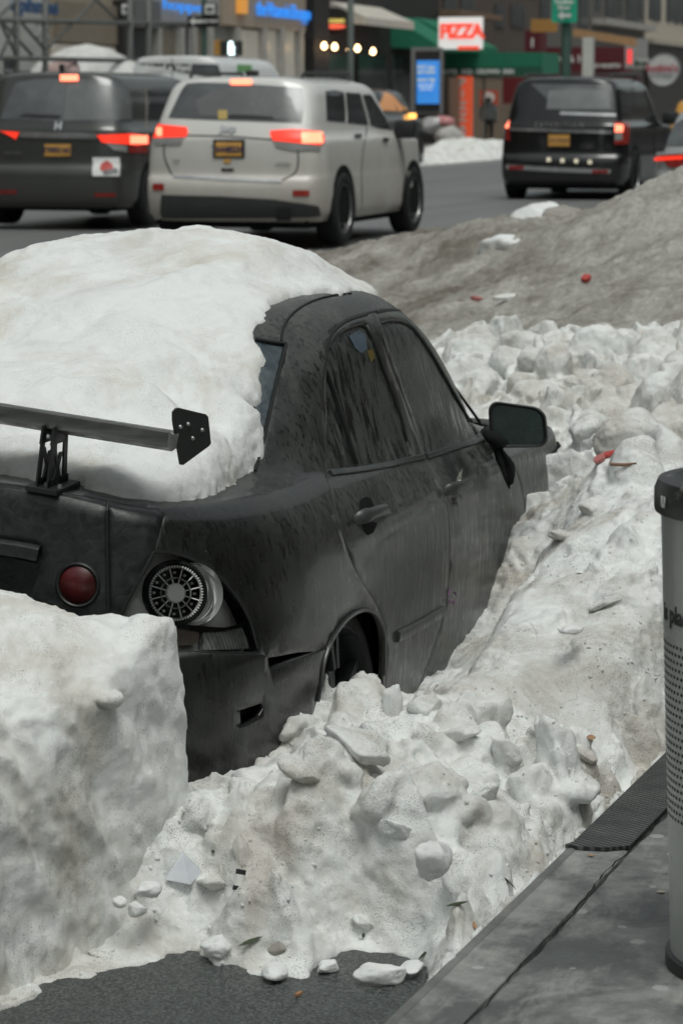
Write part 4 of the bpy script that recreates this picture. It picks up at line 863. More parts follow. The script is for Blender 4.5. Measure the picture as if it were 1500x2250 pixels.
BUMPS = [(740, 1890, -.47, .048, .044, .16, 5), (870, 1745, -.05, .11, .07, .07, 4), (650, 2010, -.66, .060, .060, .13, 5), (520, 1830, -.22, .03, .028, .07, 4), (860, 1985, -.58, .032, .028, .10, 4), (950, 1960, -.42, .04, .03, .07, 4), (560, 2010, -.60, .045, .04, .06, 3), (770, 2010, -.66, .035, .035, .08, 4), (480, 1920, -.42, .05, .04, .05, 3), (800, 1930, -.48, .06, .04, -.06, 2), (690, 1950, -.56, .04, .04, -.06, 2), (390, 2030, -.62, .05, .04, .05, 3), (590, 1700, .22, .07, .05, .05, 3), (700, 1720, -.02, .16, .10, .07, 2), (560, 1830, -.28, .05, .06, -.05, 2), (1060, 1560, .9, .08, .07, .05, 3), (800, 1560, .78, .10, .06, .05, 3), (960, 1780, -.02, .09, .06, -.05, 2), (1160, 1740, .4, .06, .05, -.06, 2), (1060, 1860, .0, .05, .05, -.05, 2), (1100, 1600, .98, .10, .10, -.10, 2), (1300, 1620, 1.12, .13, .12, -.12, 2), (1420, 1580, 1.35, .12, .10, -.08, 2), (1350, 1400, 1.55, .30, .10, .05, 3), (1230, 1560, 1.12, .22, .13, -.05, 2)]
def height1(X, Y):
    P2 = np.stack([X.ravel(), Y.ravel()], -1); P3 = np.concatenate([P2, np.zeros((len(P2), 1))], 1)
    Pw = P3+.02*np.stack([fbm(P3, 5, 2), fbm(P3, 5, 2, off=31), 0*P3[:, 0]], -1)
    h = H1(Pw[:, 0], Pw[:, 1]); wob = P2+.022*np.stack([fbm(P3, 9, 3, off=3), fbm(P3, 9, 3, off=8)], -1)
    ins = inpoly(wob, poly1); d = pdist(wob, poly1[:len(EDGE)+len(KEDG)], False)
    d = np.full(len(P2), 9.) if False else d
    base = np.where(P2[:, 1] < -1.60-.06*(P2[:, 0]+.25)*.97, .205, roadz(P2[:, 0]))
    up = sstep(-.01, .15, d); rough_ = sstep(-.02, .07, d)
    # lumps: coarse mounds, melt scallops and crumbs
    H_a, T_a, E_a = cells(P2, 5.2, 3.1); H_b, T_b, E_b = cells(P2, 13, 8.7); H_c, T_c, E_c = cells(P2, 31, 1.7)
    m_a = sstep(-.35, .15, fbm(P3, 1.5, 2, off=12)+.12); m_b = sstep(-.25, .25, fbm(P3, 3.1, 2, off=22))
    lump = .040*fbm(P3, 2.6, 2, off=1)+m_a*(.120*(H_a-.5)+.170*T_a-.055*np.exp(-(E_a/.05)**2))
    scal = m_b*(.050*(H_b-.5)+.080*T_b-.030*np.exp(-(E_b/.08)**2))+.6*(1-m_b)*(-.030*np.maximum(0, perlin(P3*7.5+2)))+.014*sstep(-.1, .3, fbm(P3, 4.2, 2, off=40))*((H_c-.5)+T_c)+.006*fbm(P3, 22, 2)
    smooth_zone = np.exp(-(((P2[:, 0]-1.35)/.45)**2+((P2[:, 1]+1.38)/.22)**2))+np.exp(-(((P2[:, 0]-2.1)/.6)**2+((P2[:, 1]+1.2)/.25)**2)); k = 1-.80*np.clip(smooth_zone+sstep(.9, 1.3, P2[:, 0])*sstep(3.6, 2.8, P2[:, 0])*sstep(-1.62, -1.50, P2[:, 1])*.7, 0, 1)
    h = h+rough_*k*(lump+scal)
    h = h-.14*sstep(-1.14, -1.0, P2[:, 1])*sstep(1.05, 1.25, P2[:, 0])*sstep(3.1, 2.6, P2[:, 0])-.05*np.exp(-(((P2[:, 0]-2.7)/.5)**2+((P2[:, 1]+1.0)/.25)**2))-.10*sstep(-1.22, -.95, P2[:, 1])*sstep(1.2, 1.7, P2[:, 0])*sstep(4.6, 3.6, P2[:, 0])
    for px_, py_, x_, sx_, sy_, H_, pw in BUMPS:
        c_ = atx(px_, py_, x_); h = h+H_*np.exp(-(((P2[:, 0]-c_[0])/sx_)**2+((P2[:, 1]-c_[1])/sy_)**2)**(pw/2))
    h = np.where(ins, base+.006+np.maximum(h-base, .012)*(.14+.86*up)*sstep(-.01, .03, d), base-.06)
    h = h.reshape(X.shape)
    return h
Z1 = height1(X, Y)
V, F = solid(X, Y, Z1, -.10)
rs = np.random.RandomState(11)
def hz1(x, y): return float(Z1[int(np.clip(round((y+2.1)/gy), 0, Z1.shape[0]-1)), int(np.clip(round((x+1.9)/gx), 0, Z1.shape[1]-1))])
VV = [V]; FF = list(F); off = len(V)
def addchunk(c, rad, sq=(1, 1, 1), R=None, rs=rs, sub=3):
    global off
    v, f, Rm = chunk_mesh(rad, rs, sq, sub); Rm = Rm if R is None else R; v = (Rm @ v.T).T+np.array(c); VV.append(v); FF.extend([tuple(k+off for k in t) for t in f]); off += len(v)
smz = lambda x, y: math.exp(-(((x-1.35)/.42)**2+((y+1.36)/.20)**2))+math.exp(-(((x-2.1)/.55)**2+((y+1.2)/.2)**2))
n_ = 0
while n_ < 110:
    x, y = rs.uniform(-1.1, 3.0), rs.uniform(-1.85, -.55)
    if not inpoly(np.array([[x, y]]), poly1)[0] or smz(x, y) > .35: continue
    if x > -.05 and y > -.86: continue
    if x > 1.1 and y > -1.18: continue
    r = (.013+.085*rs.random_sample()**3.2)
    n_ += 1; h = hz1(x, y)
    if pdist(np.array([[x, y]]), poly1)[0] < r*1.1: r *= .5
    addchunk((x, y, h+r*rs.uniform(-.75, -.05)), r, (1, rs.uniform(.55, 1), rs.uniform(.4, .8)), sub=2 if r < .03 else 3)
# larger broken blocks farther up the street, between the sedan and the dirty pile
n_ = 0
while n_ < 190:
    x = rs.uniform(2.9, 6.8); px0 = rs.uniform(980, 1560); q = atx(px0, 1000, x); y = q[1]
    if y < -1.9 or y > 1.9: continue
    if x < 4.9 and abs(y) < 1.2: continue
    r = .03+.15*rs.random_sample()**1.9; n_ += 1; addchunk((x, y, hz1(x, y)+r*rs.uniform(-.6, .1)), r, (1, rs.uniform(.5, .95), rs.uniform(.5, .85)))
# traced features: px, py, x, radius, squash
for px_, py_, x_, r, sq in [(800, 1640, .35, .09, (1.2, .9, .5)),  (915, 1600, .75, .09, (1.3, .8, .6)), (560, 1725, .15, .06, (1.2, 1, .9)), (1000, 1590, .75, .08, (1.2, .8, .7)), (1080, 1560, .9, .07, (1, .8, .7)), (940, 1720, .1, .09, (1.3, 1, .6)), (1160, 1730, .48, .07, (.8, .8, 1.0)), (1030, 1790, .12, .07, (1, 1, .8)),
    (1310, 800, 5.9, .14, (.8, 1, 1.2)), (1450, 830, 5.6, .2, (1, .8, 1)), (1240, 800, 5.9, .14, (1.4, .7, .6)), (1350, 900, 4.9, .16, (1.6, .6, .5)), (1440, 900, 4.7, .14, (1, .8, 1)), (1290, 950, 4.2, .10, (1.3, .8, .8)), (1180, 880, 4.9, .14, (1.4, .8, .6)), (1050, 855, 5.4, .12, (1.2, .8, .7)), (1130, 800, 5.9, .10, (1, 1, 1)), (1330, 990, 3.9, .10, (1.4, .8, .6)), (1480, 1000, 3.6, .12, (1, 1, .8)), (1500, 880, 4.8, .16, (.8, .8, 1.2))]:
    addchunk(tuple(atx(px_, py_, x_)), r, sq, R=np.eye(3))
P, N, ls, li = remesh(np.concatenate(VV), FF, .0090, 1)
szn = np.array([min(1.0, smz(a, b)) for a, b in P[:, :2]]); kk_ = (1-.8*szn)
P = P+N*((kk_*(.006*(ridge(P, 9, 2)-.75)+.005*fbm(P, 18, 3, off=2))+.0022*(ridge(P, 34, 2)-.6)+.0014*fbm(P, 80, 2))[:, None])
P, ls, li = crumbs(P, N, ls, li, 1800, 3)
def gnd(px_, py_):
    for x_ in np.arange(-1.3, 6.5, .01):
        q = atx(px_, py_, x_)
        if q[2] < hz1(q[0], q[1]): return q
    return atx(px_, py_, 0)
rsl = np.random.RandomState(77); Vs, Ls, Li, o_ = [P], [ls], [li], len(P)
for px_, py_, r, fl_, tl_ in [(785, 1650, .085, .30, .5), (660, 1700, .06, .35, -.4), (930, 1570, .06, .5, .8), (1010, 1620, .05, .4, .3), (1110, 1660, .05, .4, .9), (1280, 1660, .04, .4, .5), (1060, 1750, .045, .4, .7), (870, 1830, .05, .4, .6), (470, 1945, .05, .35, .3), (640, 1610, .05, .6, .9), (1330, 1330, .05, .3, .4), (1230, 1180, .05, .35, .3), (1300, 1120, .05, .5, .4), (800, 2030, .03, .5, .5), (220, 2105, .03, .4, .2)]:
    v, f, Rm = chunk_mesh(r, rsl, (1, .8, fl_), 4, planes=8, p=60); a_ = rsl.uniform(0, 6.28); ca, sa = math.cos(a_), math.sin(a_); ct, st2 = math.cos(tl_), math.sin(tl_)
    R2 = np.array([[ca, -sa, 0], [sa, ca, 0], [0, 0, 1]]) @ np.array([[ct, 0, st2], [0, 1, 0], [-st2, 0, ct]]); v = (R2 @ v.T).T; v = v+(.0022*(ridge(v, 40, 2, off=a_)-.7)+.002*fbm(v, 90, 2))[:, None]*v/np.linalg.norm(v, axis=1)[:, None]
    c_ = gnd(px_, py_); Vs.append(v+c_+np.array([0, 0, .12*r])); Ls.append(np.full(len(f), 3)); Li.append(np.array(f).ravel()+o_); o_ += len(v)
P, ls, li = np.concatenate(Vs), np.concatenate(Ls), np.concatenate(Li)
keep = (P[:, 2] > .02) & ~((P[:, 0] < 2.9) & (P[:, 1] < -1.62-.06*(P[:, 0]+.25)) & (P[:, 2] < .195))
sn = fastmesh('street_snow', P, ls, li, SNOW, keep); tag(sn, kind='stuff')

# --- tall cut bank in front of the rear bumper (left of the picture)
yb = lambda x: np.interp(x, [-2.4, -1.6, -1.1, -.7, -.35, -.1, .05], [-.42, -.46, -.50, -.57, -.665, -.742, -.755])
tb = [(-.10, -.76, .775), (-.10, -.6, .775), (-.10, -.45, .785), (-.1, 0, .83), (-.1, .8, .86)]
for px_, py_, x_ in [(300, 1362, -.15), (0, 1305, -.25), (100, 1345, -.2), (-200, 1315, -.2), (200, 1362, -.18), (395, 1400, -.18), (240, 1560, -.40), (330, 1470, -.28), (100, 1640, -.62), (0, 1690, -.78), (200, 1450, -.32), (0, 1480, -.5), (100, 1500, -.46), (-200, 1600, -.85), (-200, 1750, -1.05)]:
    q = atx(px_, py_, x_); tb.append(tuple(q))
tb += [(-1.3, -.3, .42), (-1.9, -.2, .30), (-1.9, .8, .35), (-1.2, .8, .5), (-.6, .8, .7)]
T2 = RBF(tb, .004)
X, Y = np.meshgrid(np.arange(-2.4, .0, .011), np.arange(-1.0, 1.3, .011)); P3 = np.stack([X.ravel(), Y.ravel(), 0*X.ravel()], -1)
t = ((P3[:, 1]-yb(P3[:, 0])+.010*fbm(P3, 4, 3))/(.030+.10*sstep(-.3, -.7, P3[:, 0]))); tt = np.clip(t, 0, 1); wall = (1-(1-tt)**3)**(1/2.6)
xe = np.clip((-.045-P3[:, 0]+.006*fbm(P3, 7, 2, off=4))/.03, 0, 1); wall2 = (1-(1-xe)**3)**(1/2.6)
Hc, Tc, Ec = cells(P3, 9, 4.4); hb = T2(P3[:, 0], P3[:, 1])+.016*fbm(P3, 3.2, 3)+.012*fbm(P3, 8, 3)+.018*sstep(-.1, .3, fbm(P3, 2.3, 2, off=7))*((Hc-.5)+Tc)-.006
Zb = np.where((t > 0) & (xe > 0), .02+(hb-.02)*np.minimum(wall, wall2), -.05).reshape(X.shape)
V, F = solid(X, Y, Zb, -.12); VV = [V]; FF = list(F); off = len(V); rs2 = np.random.RandomState(5)
for px_, py_, x_, r, sq in [(240, 1535, -.36, .035, (1.2, .9, .6))]: addchunk(tuple(atx(px_, py_, x_)), r, sq, R=np.eye(3), rs=rs2)
P, N, ls, li = remesh(np.concatenate(VV), FF, .0095, 2)
side = sstep(.35, .75, -N[:, 1])*sstep(.0, .2, .8-P[:, 2])
st_ = P*np.array([3.0, 3.0, 9.0]); D_ = .006*fbm(P, 6.5, 3)-.026*side*np.maximum(0, perlin(P*np.array([4.5, 4.5, 3.2])+4))+.016*side*(ridge(P*np.array([1, 1, .30])+P[:, [2]]*np.array([.55, 0, 0]), 7, 2)-.75)+.0018*side*np.sin((P[:, 2]+.55*P[:, 0])*55+3.5*fbm(P, 3, 2))+.0035*(1-side)*(ridge(P, 22, 3)-.8)+.0028*fbm(P, 34, 3)
vert = np.abs(N[:, 0]) < .8; P = P+N*D_[:, None]
P[:, 0] = np.minimum(P[:, 0], -.03)
bank = fastmesh('snow_bank', P, ls, li, SNOW_BANK, P[:, 2] > -.02); tag(bank, 'tall smooth-cut snow bank pressed against the rear bumper of the black sedan', 'snow bank')

# --- big sooty pile up the street
dp = []
for px_, py_, x_ in [(1600, 352, 11.5), (1500, 366, 11.5), (1420, 404, 11.8), (1330, 458, 12.4), (1240, 482, 13), (1170, 478, 13.4), (1100, 492, 13.6), (1000, 505, 14.2), (900, 535, 14.6), (830, 555, 14.8), (760, 578, 14.8), (680, 600, 15), (1500, 520, 9.6), (1350, 560, 10), (1200, 600, 10.2), (1050, 600, 11.5), (900, 640, 11.5), (800, 640, 12), (850, 720, 10), (950, 740, 8.7), (1050, 790, 7.4), (1200, 740, 8), (1350, 720, 7.8), (1500, 680, 7.9), (1050, 680, 9.2), (1250, 800, 7), (1480, 790, 6.9), (1600, 800, 6.7)]:
    q = atx(px_, py_, x_); dp.append(tuple(q))
cr = [d for d in dp[:12]]
dp += [(x_+1.6, y_+.5, .75) for x_, y_, z_ in cr]+[(x_+3.0, y_+.8, .42) for x_, y_, z_ in cr]+[(5.5, 0, .5), (5.5, 1, .5), (5.6, -1.5, .5), (6.2, 2.2, .6), (8, 3.2, .7), (11, 4.6, .5), (13, 5.2, .35), (8, -2.0, 1.0), (11, -2.0, 1.5), (13, -2, 1.2)]
T3 = RBF(dp, .01)
X, Y = np.meshgrid(np.arange(5.6, 18.6, .03), np.arange(-2.6, 6.2, .03)); P3 = np.stack([X.ravel(), Y.ravel(), 0*X.ravel()], -1)
Z = T3(P3[:, 0], P3[:, 1])+.05*fbm(P3, 1.3, 4)+.018*fbm(P3*np.array([1, 3, 1]), 4, 3)+.030*(ridge(P3, 3.5, 4)-.9)+.012*fbm(P3*np.array([1, 2.2, 1]), 14, 2)
edge = np.minimum(sstep(18.4, 17.2, P3[:, 0]), sstep(6.0, 5.0, P3[:, 1]-.0)); Z = np.where(edge > 0, roadz(P3[:, 0])-.04+(Z-roadz(P3[:, 0])+.04)*edge, 0).reshape(X.shape)
ny, nx = X.shape; i = np.arange(nx*ny).reshape(ny, nx); q = np.stack([i[:-1, :-1], i[:-1, 1:], i[1:, 1:], i[1:, :-1]], -1).reshape(-1, 4)
P = np.stack([X, Y, Z], -1).reshape(-1, 3)
pile = fastmesh('snow_pile', P, np.full(len(q), 4), q.ravel(), DIRTY); tag(pile, 'huge sooty brown ploughed snow pile rising at the roadside beyond the black sedan', 'snow pile')
Z3 = Z
def hz3(x, y): return float(Z3[int(np.clip(round((y+2.6)/.03), 0, ny-1)), int(np.clip(round((x-5.6)/.03), 0, nx-1))])

# --- loose lumps one can tell apart
def lump(px_, py_, r, sq, lab, z=None, x=None, m=None, seed=0, grp='loose lumps of dirty snow', name='snow_chunk', sub=4):
    rr = np.random.RandomState(seed+100); c = atz(px_, py_, z) if x is None else atx(px_, py_, x)
    v, f, Rm = chunk_mesh(r, rr, (1, 1, 1), sub, planes=9, p=22); v = v*np.array(sq); a = rr.uniform(0, 6.28); ca, sa = math.cos(a), math.sin(a); v = (np.array([[ca, -sa, 0], [sa, ca, 0], [0, 0, 1]]) @ v.T).T
    v = v*(1+.07*fbm(v/r, 1.8, 3, off=seed)+.03*(ridge(v/r, 4, 2, off=seed)-.7))[:, None]
    o = mesh(name, v, f, m or ICE); o.location = tuple(c); tag(o, lab, 'snow chunk', grp); return o
STONE = m_snow('brown_ice', (.34, .32, .285), (.22, .20, .175), .4, .7, br=.3, bump=.2, speck=.8)
LUMPS = [(600, 2072, .034, (1.25, .9, .72), 'grey-brown rounded ice lump resting on a paler lump by the wet asphalt', .075, STONE),
 (603, 2135, .036, (1.3, .8, .5), 'pale flat snow lump under the grey-brown one at the asphalt edge', .05, None),
 (838, 2140, .040, (1.5, .55, .62), 'long pale wedge of snow lying alone on the wet asphalt', .06, None),
 (478, 2078, .040, (1.1, .9, .7), 'white rounded snow lump at the asphalt edge left of the green sprig', .07, None),
 (942, 1895, .042, (1, .8, 1.05), 'rounded heart-shaped ice chunk standing near the kerb', .27, None),
 (972, 1885, .030, (.7, .7, 1.3), 'small brownish ice chunk leaning behind the heart-shaped one', .28, None),
 (722, 2125, .030, (1.2, .8, .5), 'flat translucent snow scrap on the asphalt beneath the large lump', .045, None),
 (262, 1983, .018, (1.1, .9, .8), 'tiny white snow pebble at the foot of the tall bank', .16, None),
 (300, 1998, .020, (1.2, .8, .9), 'small grey snow pebble beside the white one at the bank foot', .15, None),
 (860, 1545, .038, (.75, .7, 1.7), 'upright pale ice finger beside the rear wheel', .42, None),
 (1255, 1385, .03, (1.2, .9, .5), 'small grey lump on the smooth snow slope', .52, None),
 (905, 2128, .034, (1.4, .8, .35), 'thin snow slab at the corner of asphalt and kerb', .05, None),
 (325, 1955, .03, (1.2, .9, .6), 'grey crumbly snow clod left of the plastic scrap at the bank foot', .19, None)]
for k, (a, b, r, sq, lab, z_, m_) in enumerate(LUMPS): lump(a, b, r, sq, lab, z=z_, m=m_, seed=k)
FL = [(935, 682, 12.5, .16, (1, 1, .8), 'brown round ice boulder on the sooty pile above the sedan roof', STONE), (968, 712, 11.0, .13, (1.3, 1, .6), 'flat brown ice lump below the round boulder on the sooty pile', STONE),
 (1180, 488, 13.2, .20, (.9, 1, .8), 'white snow block on the crest of the sooty pile', ICE), (1120, 552, 11.9, .17, (1.2, 1.2, .6), 'bright white slab lying on the sooty pile, left one', ICE), (1190, 556, 11.6, .12, (1.2, 1.2, .6), 'small white slab right of the larger slab on the sooty pile', ICE), (1240, 478, 13.0, .16, (1.3, 1, .5), 'grey lump on the crest right of the white block', STONE)]
for k, (a, b, x_, r, sq, lab, m_) in enumerate(FL):
    lump(a, b, r, sq, lab, x=x_, m=m_, seed=40+k, grp='ice blocks on the sooty pile')

# --- snow on the car
def cap(name, outline_px, top_pts, m, label, parent=None, body=SB, vox=.011, extra=(), rim=.055, seed=0, dents=()):
    out = []
    for p in outline_px:
        if p[0] == 'xy': out.append((p[1], p[2])); continue
        h = body.hit(p[0], p[1])
        if h: out.append((h[0].x, h[0].y))
    A = crom(out+[out[0]], 4)[:-1]; lo, hi = A.min(0)-.03, A.max(0)+.03; g = .0125
    X, Y = np.meshgrid(np.arange(lo[0], hi[0], g), np.arange(lo[1], hi[1], g)); P2 = np.stack([X.ravel(), Y.ravel()], -1); P3 = np.concatenate([P2, np.zeros((len(P2), 1))], 1)
    wob = P2+.010*np.stack([fbm(P3, 26, 3, off=seed+3), fbm(P3, 26, 3, off=seed+8)], -1); ins = inpoly(wob, [tuple(a) for a in A]); d = pdist(wob, [tuple(a) for a in A])
    # body height from above
    zb = np.full(len(P2), np.nan)
    for k in np.where(ins | (d < .03))[0]:
        h = body.bvh.ray_cast(Vector((P2[k, 0], P2[k, 1], 3)), Vector((0, 0, -1)))
        if h[0] is not None: zb[k] = h[0].z
    zb = np.where(np.isnan(zb), .9, zb)
    T = RBF(top_pts, .004)(P2[:, 0], P2[:, 1])
    T = T+.026*fbm(P3, 2.8, 3, off=seed)+.012*fbm(P3, 8, 3, off=seed+2)
    for dx, dy, sx_, sy_, dep in dents: T = T-dep*np.exp(-(((P2[:, 0]-dx)/sx_)**2+((P2[:, 1]-dy)/sy_)**2)**1.5)
    e = np.clip(d/rim, 0, 1); prof = np.sqrt(1-(1-e)**2); T = np.maximum(T, zb+.03)
    zt = np.where(ins, zb-.004+(T-zb)*prof*(.50+.5*sstep(0, .25, d)), zb-.05)
    zt = zt.reshape(X.shape); zbm = (zb-.03).reshape(X.shape)
    ny, nx = X.shape; n = nx*ny; i = np.arange(n).reshape(ny, nx); q = np.stack([i[:-1, :-1], i[:-1, 1:], i[1:, 1:], i[1:, :-1]], -1).reshape(-1, 4); cin = ins[q].any(1); q = q[cin]
    V = np.concatenate([np.stack([X, Y, zt], -1).reshape(-1, 3), np.stack([X, Y, np.minimum(zbm, zt-.012)], -1).reshape(-1, 3)])
    ed = {}
    for f in q:
        for a, b in ((f[0], f[1]), (f[1], f[2]), (f[2], f[3]), (f[3], f[0])): ed.setdefault((min(a, b), max(a, b)), []).append((a, b))
    F = [tuple(f) for f in q]+[tuple(f[::-1]+n) for f in q]+[(v[0][1], v[0][0], v[0][0]+n, v[0][1]+n) for v in ed.values() if len(v) == 1]
    P, N, ls, li = remesh(V, F, vox, 1)
    ed_ = 1-sstep(.0, .5, N[:, 2]); P = P+N*((.005*fbm(P, 11, 3, off=seed)+(.0018+.004*ed_)*fbm(P, 34, 3)+.0016*fbm(P, 100, 2))[:, None])
    o = fastmesh(name, P, ls, li, m); tag(o, label, 'snow'); return o
tp = []
for px_, py_, x_ in [(0, 540, 1.95), (130, 520, 1.95), (250, 506, 1.95), (380, 499, 2.0), (520, 503, 2.0), (640, 520, 2.05), (700, 562, 2.05), (760, 612, 2.1), (810, 634, 2.15), (400, 760, .98), (300, 800, .80), (100, 790, .80), (450, 870, .62), (560, 800, 1.0), (520, 700, 1.25), (250, 700, 1.1), (0, 700, 1.15), (200, 620, 1.4), (450, 600, 1.45), (600, 620, 1.5), (650, 600, 1.7), (300, 950, .42), (200, 950, .40), (500, 980, .50), (430, 1010, .32), (560, 930, .62), (60, 960, .30), (0, 880, .50), (150, 880, .55), (330, 870, .62)]:
    tp.append(tuple(atx(px_, py_, x_)))
tp += [(2.5, 0, 1.56), (2.5, -.45, 1.50), (2.5, .5, 1.54), (1.9, .5, 1.585), (1.3, .5, 1.50), (.8, .5, 1.32), (.3, .5, 1.20), (1.6, .3, 1.58)]
cap('roof_snow', [(-420, 1060), (-200, 1050), (0, 1042), (60, 1052), (92, 1062), (140, 1058), (172, 1066), (205, 1078), (250, 1090), (310, 1098), (390, 1103), (440, 1097), (490, 1078), (530, 1052), (562, 1022), (578, 985), (580, 955), (562, 925), (540, 905), (548, 892), (572, 886), (578, 860), (574, 835), (583, 800), (580, 770), (565, 745), (566, 718), (584, 708), (588, 685), (605, 668), (640, 656), (690, 647), (720, 645), (745, 648), ('xy', 2.08, -.555), ('xy', 2.30, -.565), ('xy', 2.46, -.50), ('xy', 2.5, -.3), ('xy', 2.55, 0), ('xy', 2.5, .35), ('xy', 2.3, .55), ('xy', 1.6, .56), ('xy', 1.2, .55), ('xy', .9, .60), ('xy', .6, .66), ('xy', .3, .62)],
    tp, SNOW_CAR, 'thick bright snow cap covering the roof, rear window and trunk of the black sedan', dents=((.80, -.44, .10, .13, .095), (.80, -.66, .05, .045, .09), (.62, -.30, .07, .20, -.03), (1.15, -.55, .10, .06, .035)))
tw = [tuple(atx(a, b, c)) for a, b, c in [(960, 728, 2.75), (1000, 765, 2.85), (1035, 800, 3.0), (1030, 850, 3.1)]]+[(2.9, 0, 1.33), (3.2, 0, 1.15), (3.4, -.3, 1.1), (2.8, .5, 1.35), (3.3, .6, 1.05), (3.6, 0, 1.02), (4.0, 0, .95)]
cap('hood_snow', [('xy', 2.70, -.40), ('xy', 2.85, -.50), ('xy', 3.0, -.57), ('xy', 3.2, -.52), ('xy', 3.5, -.42), ('xy', 4.0, -.40), ('xy', 4.25, -.2), ('xy', 4.3, .2), ('xy', 3.9, .6), ('xy', 3.2, .6), ('xy', 2.8, .5), ('xy', 2.65, .3), ('xy', 2.66, 0)], tw, SNOW_CAR, 'snow left on the windshield and hood of the black sedan', vox=.016, seed=5, rim=.05)
# ------------------------------------------------------------------ vehicles in the street
def paint(name, c, rough=.28, dirt=(.12, .11, .10), amt=.5, metal=.0, low_=.9):
    M = Mt(name, c, rough, metal, .5, .6); sep = M.n('SeparateXYZ'); M.l(M.vec(), sep.inputs[0])
    f = M.math('MULTIPLY', M.rng(sep.outputs[2], .35, low_+.25, 1, 0), M.rng(M.noise(2.0, 4, .6), .2, .6, .5, 1)); f = M.math('MULTIPLY', f, amt); M.col(M.mix(f, c, dirt)); M.rgh(M.rng(f, 0, .6, rough, .7)); return M.m
def glassy(name, c=(.02, .022, .024), r=.08):
    M = Mt(name, c, r, 0, .7); f = M.noise(1.6, 4); M.col(M.mix(M.rng(f, .35, .65), c, tuple(x*2.2 for x in c))); return M.m
CGL = glassy('car_window_glass'); CGL2 = glassy('grey_reflecting_window', (.055, .06, .062), .16)
BLK = flat('black_plastic', (.02, .021, .021), .5); CHR = flat('chrome_trim', (.6, .6, .6), .2, .9); BUMP = flat('dark_grey_bumper', (.045, .047, .046), .55)
RED_ON = glow('lit_brake_lamp', (.5, .02, .01), (1.0, .045, .02), 1.0); RED_HOT = glow('bright_brake_core', (.8, .2, .12), (1.0, .22, .12), 2.6); RED_OFF = flat('red_reflector', (.30, .025, .02), .25)
CLR = flat('clear_lamp_lens', (.28, .28, .27), .2); PLATE = flat('gold_licence_plate', (.62, .33, .08), .4); PTXT = flat('plate_ink', (.05, .05, .10), .5); WHT = flat('white_paint', (.75, .75, .73), .5)
ALLOY = flat('alloy_rim', (.30, .30, .30), .3, .8)
def car_rings(L, W, H, belt, hood, rslope=.30, clear=.27, rr=.10, cab=.0, fb=1.0):
    h = W/2; k = L/4.8; sx = [.34, .72, 1.0, 1.5, 2.2, 2.9, 3.45, 3.9, 4.35]; sx = [v*k for v in sx]
    def rw(z, xr, f, zf=None, xf=0.0, fw=1.0):
        r = [(xr, 0, z), (xr+.015, h*.45, z), (xr+.06, h*.74, z), (xr+rr+.03, h*.915*f, z)]+[(x, h*f*(.985 if i == 0 else 1), z) for i, x in enumerate(sx[:1])]+[(x, h*f, z) for x in sx[1:8]]+[(sx[8], h*f*.95, zf or z), (L-.12-xf, h*.80*f*fw, zf or z), (L-.02-xf, h*.42*f, zf or z), (L-xf, 0, zf or z)]
        r = r[:4]+r[4:]; return r[:16]
    R = []
    for z, xr, f, xf in ((clear, .16, .93, .12), (clear+.10, .04, .985, .03), (.60, .0, 1.0, .0), (.70, .02, 1.0, .0), (.76, .06, .995, .03), (.95, .07, .985, .06)): 
        z_ = min(z, hood-.05) if z > .9 else z; R.append(rw(z, xr, f, None if z < hood-.06 else hood-.06, xf))
    b = belt
    def gl(z, xr, f, ax, fxs, zf): # greenhouse ring: ax = A pillar x
        xs_ = np.linspace(xr+.22, ax, 7)
        return [(xr, 0, z), (xr+.02, h*f*.45, z), (xr+.06, h*f*.75, z), (xr+.13, h*f*.92, z)]+[(x, h*f*(.975 if i == 0 else 1), z) for i, x in enumerate(xs_)]+[(ax+fxs*.35, h*f*.90, zf), (ax+fxs*.7, h*f*.68, zf), (ax+fxs*.88, h*f*.45, zf), (ax+fxs*.97, h*f*.22, zf), (ax+fxs, 0, zf)]
    r5 = rw(b-.06, .085, .965); r5 = [(x, w_, z if i < 10 else min(z, hood-(.0 if i < 12 else .03))) for i, (x, w_, z) in enumerate(r5)]; R.append(r5)
    R.append(gl(b, .10, .925, 3.30*k+cab, .45, max(hood+.02, b-.06)))
    R.append(gl(b+(H-b)*.48, .10+rslope*.45, .86, 2.95*k+cab, .40, b+(H-b)*.48))
    R.append(gl(b+(H-b)*.86, .10+rslope*.88, .775, 2.60*k+cab, .34, b+(H-b)*.86))
    R.append(gl(H-.055, .10+rslope*.92, .70, 2.45*k+cab, .30, H-.06))
    R.append(gl(H-.012, .10+rslope+.14, .46, 2.2*k+cab, .22, H-.02))
    sp = gl(H, .10+rslope+.45, .0, 1.9*k+cab, .1, H-.005); R.append(sp)
    return R
